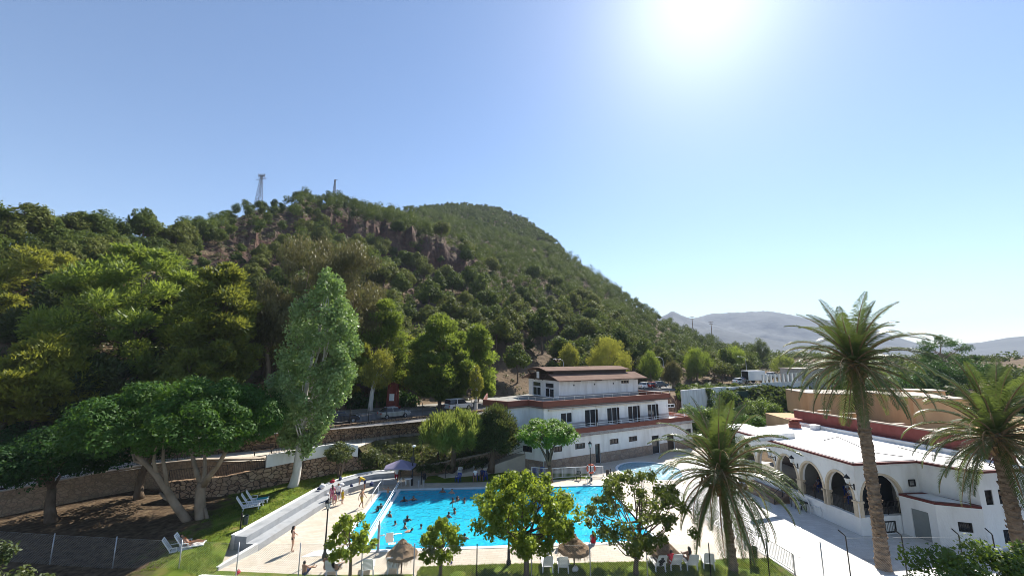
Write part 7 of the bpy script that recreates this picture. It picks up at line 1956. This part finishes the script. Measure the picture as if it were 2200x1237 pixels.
def person(pk, d, label, loc, rz, sc=1.0, skin=0, hair=0, longhair=False, top=None, bottom=None, bra=None, brief=None, trousers=None, suit=None, group=None, near=False, hat=None):
    bm_, hd, upv, fw, rt = body_mesh(pk, d)
    root = thing('person', label, 'person', loc, rz, group); root.scale = (sc, sc, sc)
    def put(name, me, m):
        o = link_mesh(name, me, root)
        if not me.materials: me.materials.append(m)
        o.material_slots[0].link = 'OBJECT'; o.material_slots[0].material = m
        return o
    body = put('body', bm_, SKINS[skin])
    for nm, c, s in (('shirt', top, sel_top(d, 0)), ('shorts', bottom, sel_short(d)), ('bikini_top', bra, sel_bra(d)), ('bikini_bottom', brief, sel_brief(d)), ('trousers', trousers, sel_trou(d)), ('swimsuit', suit, sel_suit(d))):
        if c: put(nm, shell_mesh(pk, nm, bm_, s, 0.012 if nm in ('shirt', 'shorts', 'trousers') else 0.006), CL[c])
    def selh(p):
        q = p - hd; z = q.dot(upv); y = q.dot(fw)
        return q.length < .16 and (z > .045 or (y < .02 and z > -.05))
    put('hair', shell_mesh(pk, 'hair', bm_, selh, 0.018), CL[hat] if hat else HAIRM[hair])
    if longhair:
        k = ('lh', pk)
        if k not in _bc:
            mb = MB(); a = hd - fw * .04 + upv * .06; b = Vector(d['neck']) - fw * .06; c = Vector(d['chest']).lerp(Vector(d['neck']), .35) - fw * .115
            mb.tube([a, hd - fw * .06, b, c, c - upv * .12], [.07, .085, .075, .06, .02], 9); _bc[k] = mb.mesh('hair', HAIRM[0])
        put('hair', _bc[k], HAIRM[hair])
    k = ('fc', pk)
    if k not in _bc:
        l = []
        for s in (-1, 1): mb = MB(); mb.ell(hd + fw * .083 + rt * s * .03 + upv * .012, (.011, .008, .007), 8, 5); l.append(mb.mesh('eye', HAIRM[0]))
        mb = MB(); mb.ell(hd + fw * .078 - upv * .055, (.022, .01, .006), 8, 5); l.append(mb.mesh('mouth', RD)); _bc[k] = l
    if near:
        for me, nm in zip(_bc[k], ('eye', 'eye', 'mouth')): link_mesh(nm, me, root)
    return root
DZ = 0.005
p = G(627, 1184); person('stand', P_STAND, 'woman in a black bikini with long dark hair standing left of the pool', p, R(-65), 1.0, 1, 0, True, bra='black', brief='black', near=True)
p = G(776, 1091); person('walk', P_WALK, 'tanned man in mustard shorts walking on the deck left of the pool ramp', p, R(-100), 1.0, 0, 0, bottom='mustard', near=True)
p = G(783, 1052, 0.0); person('bend', P_BEND, 'man in a yellow shirt bending over the steps', p, R(120), 1.05, 0, 0, top='yellow', bottom='navy', near=True)
p = G(712, 1082); person('stand2', STAND, 'woman in a pink printed top in the family group by the steps', p, R(40), 1.0, 1, 1, True, top='pink', bottom='pink', near=True)
p = G(722, 1080); person('walk', P_WALK, 'woman with a white bag top in the family group, behind the child', p + Vector((0, .3, 0)), R(200), .98, 0, 0, True, top='white', bottom='navy', near=True)
p = G(718, 1086); person('stand', P_STAND, 'child in a pale pink swimsuit at the front of the family group', p, R(20), .68, 1, 1, suit='pink', near=True)
p = G(735, 1082); person('stand2', STAND, 'small child in a yellow dress on the right of the family group', p, R(-30), .74, 1, 1, top='yellow', bottom='yellow', near=True)
p = PL(-0.9, 1.6, -.5); person('spread', P_SPREAD, 'boy in pale blue shorts standing on the pool ramp with arms out', p, R(160), .82, 0, 0, bottom='blue')
for i, (px, py, s, lb_) in enumerate([(818, 1091, .8, 'dark-haired child farther up the pool ramp'), (811, 1098, .9, 'person in a dark swimsuit half way down the pool ramp')]):
    p = G(px, py, -.08); person('swim', P_SWIM, lb_, (p.x, p.y, -.08 - 1.12 * s), R(30 + 60 * i), s, 2, 0, i == 1, suit='black' if i else None)
p = G(941, 1000, .6); person('walk', P_WALK, 'first of two people in black walking up the ramp path', p, R(-60), 1.0, 2, 0, top='black', trousers='black')
p = G(949, 998, .7); person('walk', P_WALK, 'second of two people in black walking up the ramp path', p + Vector((.3, .2, 0)), R(-60), 1.03, 2, 0, top='black', bottom='black')
p = G(859, 1036); person('stand2', STAND, 'person in a white shirt and red shorts under the lilac parasol', p + Vector((-.3, -.3, 0)), R(-150), 1.0, 0, 0, top='white', bottom='red')
p = G(1021, 1032, .03); person('sit', P_SIT, 'person in a white top sitting on the back lawn', p, R(180), 1.0, 0, 0, top='white', bottom='navy')
spawn_c = copy_tree(BC); spawn_c.location = p + Vector((0, .06, 0)); spawn_c.rotation_euler = (0, 0, R(180)); spawn_c['label'] = 'blue chair under the person in white behind the pool'
p = G(1036, 1031, .03); person('sit', P_SIT, 'person in dark clothes sitting beside the one in white behind the pool', p, R(170), 1.0, 2, 0, top='navy', bottom='black')
c2 = copy_tree(BC); c2.location = p + Vector((0, .06, 0)); c2.rotation_euler = (0, 0, R(170)); c2['label'] = 'blue chair under the darkly dressed person behind the pool'
SW = [('swim', P_SWIM, 868, 1076, 30, 2, 1, 'swimmer in dark top, left one of the pair near the far left corner'), ('back', P_BACK, 888, 1074, 200, 0, 1, 'swimmer facing another, right one of the pair near the far left corner'),
      ('swim', P_SWIM, 837, 1108, 150, 2, 0, 'swimmer close to the ramp handrail'), ('swim', P_SWIM, 849, 1126, 80, 2, 0, 'swimmer low in the water in the middle left of the pool'),
      ('swim', P_SWIM, 875, 1118, 10, 2, 1, 'long-haired swimmer left of the pool middle, seen from behind'), ('swim', P_SWIM, 870, 1133, 300, 0, 0, 'swimmer directly in front of the long-haired one'),
      ('float', P_FLOAT, 878, 1141, 280, 1, 0, 'swimmer stretched out doing a stroke near the near edge'), ('swim', P_SWIM, 951, 1057, 180, 2, 0, 'swimmer at the far wall of the pool, left of two'),
      ('swim', P_SWIM, 971, 1059, 160, 1, 0, 'swimmer at the far wall of the pool, right of two'), ('swim', P_SWIM, 973, 1079, 60, 2, 0, 'leftmost of three swimmers behind the largest tree'),
      ('swim', P_SWIM, 983, 1075, 240, 2, 1, 'middle of three swimmers behind the largest tree'), ('back', P_BACK, 998, 1078, 100, 2, 0, 'rightmost of three swimmers, beside the largest tree'),
      ('swim', P_SWIM, 964, 1110, 320, 2, 0, 'swimmer playing with the one raising an arm'), ('arm', P_ARM, 977, 1101, 120, 2, 0, 'swimmer raising an arm out of the water'),
      ('swim', P_SWIM, 905, 1133, 100, 2, 0, 'head of a swimmer just above the small ragged tree'), ('swim', P_SWIM, 998, 1158, 0, 0, 0, 'swimmer near the near wall behind the small ragged tree')]
for i, (k, d, px, py, rz, sk, lh, lb_) in enumerate(SW):
    p = G(px, py, -.07); low = 1.36 if 'low' in lb_ or 'head' in lb_ else 1.24
    if k == 'float': low = 1.3
    person(k, d, lb_, (p.x, p.y, -.07 - low), R(rz), 1.0, sk, 0, bool(lh), suit='black' if lh else None, bottom=None if lh else 'navy', group='swimmers in the pool')
p = G(1397, 1010, -.07); person('swim', P_SWIM, 'small child bathing in the round pool', (p.x, p.y, -.07 - .62), R(50), .6, 0, 0, bottom='navy')
# sunbathers on the front lawn
def onl(px, py, dy=0.3, z=0.40): q = G(px, py, 0.03); return Vector((q.x, q.y + dy, z))
person('lie', P_LIE, 'person in black lying back on a white lounger at the front', onl(1424, 1234, .35), 0.04, 1.0, 2, 0, top='black', trousers='black', near=False)
person('long', P_LONG, 'person in red with raised knees on the second front lounger', onl(1450, 1232, .5), .05, .95, 0, 0, top='red', bottom='red')
person('long', P_LONG, 'long-haired tanned woman sitting up on a lounger near the short palm', onl(1492, 1231, .7), .25, 1.05, 0, 0, True, bra='black', brief='black')
person('long', P_LONG, 'woman in an orange bikini sitting with her back to the camera', onl(694, 1243, .35), .1, 1.05, 0, 0, bra='orange', brief='orange')
person('lie', P_LIE, 'dark-haired person lying beside the woman in the orange bikini', onl(716, 1246, .35, .42), -.1, 1.0, 1, 0, True, bra='black', brief='black')
person('long', P_LONG, 'tanned man at the bottom edge left of the woman in orange', onl(648, 1246, .3, .2), -.3, .95, 0, 0, bottom='navy')
e = G(392, 1184, .45); person('lie', P_LIE, 'sunbather lying on the farther lounger of the left lawn pair', (e.x + .25, e.y + .1, .45 + .39), R(-68), 1.0, 0, 0, brief='orange', bra='orange')
p = PL(19.2, 12.75, .03); person('sit', P_SIT, 'long-haired person in red sitting on the near pool edge', (p.x - 2.8, p.y - .05, -.42), R(0), 1.0, 0, 0, True, suit='red')
p = G(1235, 1172); person('sit', P_SIT, 'person sitting on the pool edge behind the middle straw parasol', (p.x, p.y + .5, -.42), R(10), 1.0, 2, 0, bottom='navy')
p = G(1196, 1171); person('walk', P_WALK, 'person walking along the near pool edge behind the largest tree, left one', p, R(70), 1.0, 2, 0, bottom='navy')
p = G(1214, 1166); person('stand2', STAND, 'person standing at the near pool edge behind the largest tree, right one', p, R(20), 1.0, 0, 0, bottom='blue')
# guests inside the arcade
for i, (x, y, rz, c, lb_) in enumerate([(28.4, 35.6, 60, 'white', 'guest in white sitting inside the second arch from the right'), (29.3, 36.9, 170, 'white', 'guest in white on the far side of the arcade table'), (28.0, 38.5, 70, 'navy', 'guest in dark clothes inside the third arch from the right')]):
    person('sit', P_SIT, lb_, (x, y, 1.3), R(rz), 1.0, 0, 0, top=c, bottom='navy', group='guests in the arcade')
    c = copy_tree(BC); c.location = (x, y, 1.3); c.rotation_euler = (0, 0, R(rz)); c['label'] = 'blue chair of the ' + lb_; c['group'] = 'chairs in the arcade'
# ================================================================ the air
def haze():
    m = bpy.data.materials.new('haze'); m.use_nodes = True; nt = m.node_tree
    for n in list(nt.nodes): nt.nodes.remove(n)
    v = node(nt, 'ShaderNodeVolumePrincipled'); v.inputs['Color'].default_value = (0.72, 0.82, 1.0, 1); v.inputs['Density'].default_value = 0.00015; v.inputs['Anisotropy'].default_value = 0.0
    o = node(nt, 'ShaderNodeOutputMaterial'); nt.links.new(v.outputs[0], o.inputs['Volume'])
    b = MB().box((0, 0, 238), (11000, 11000, 500)).build('haze', m); tag(b, 'thin pale blue haze over the valley and mountains', 'haze', None, 'stuff')
haze()
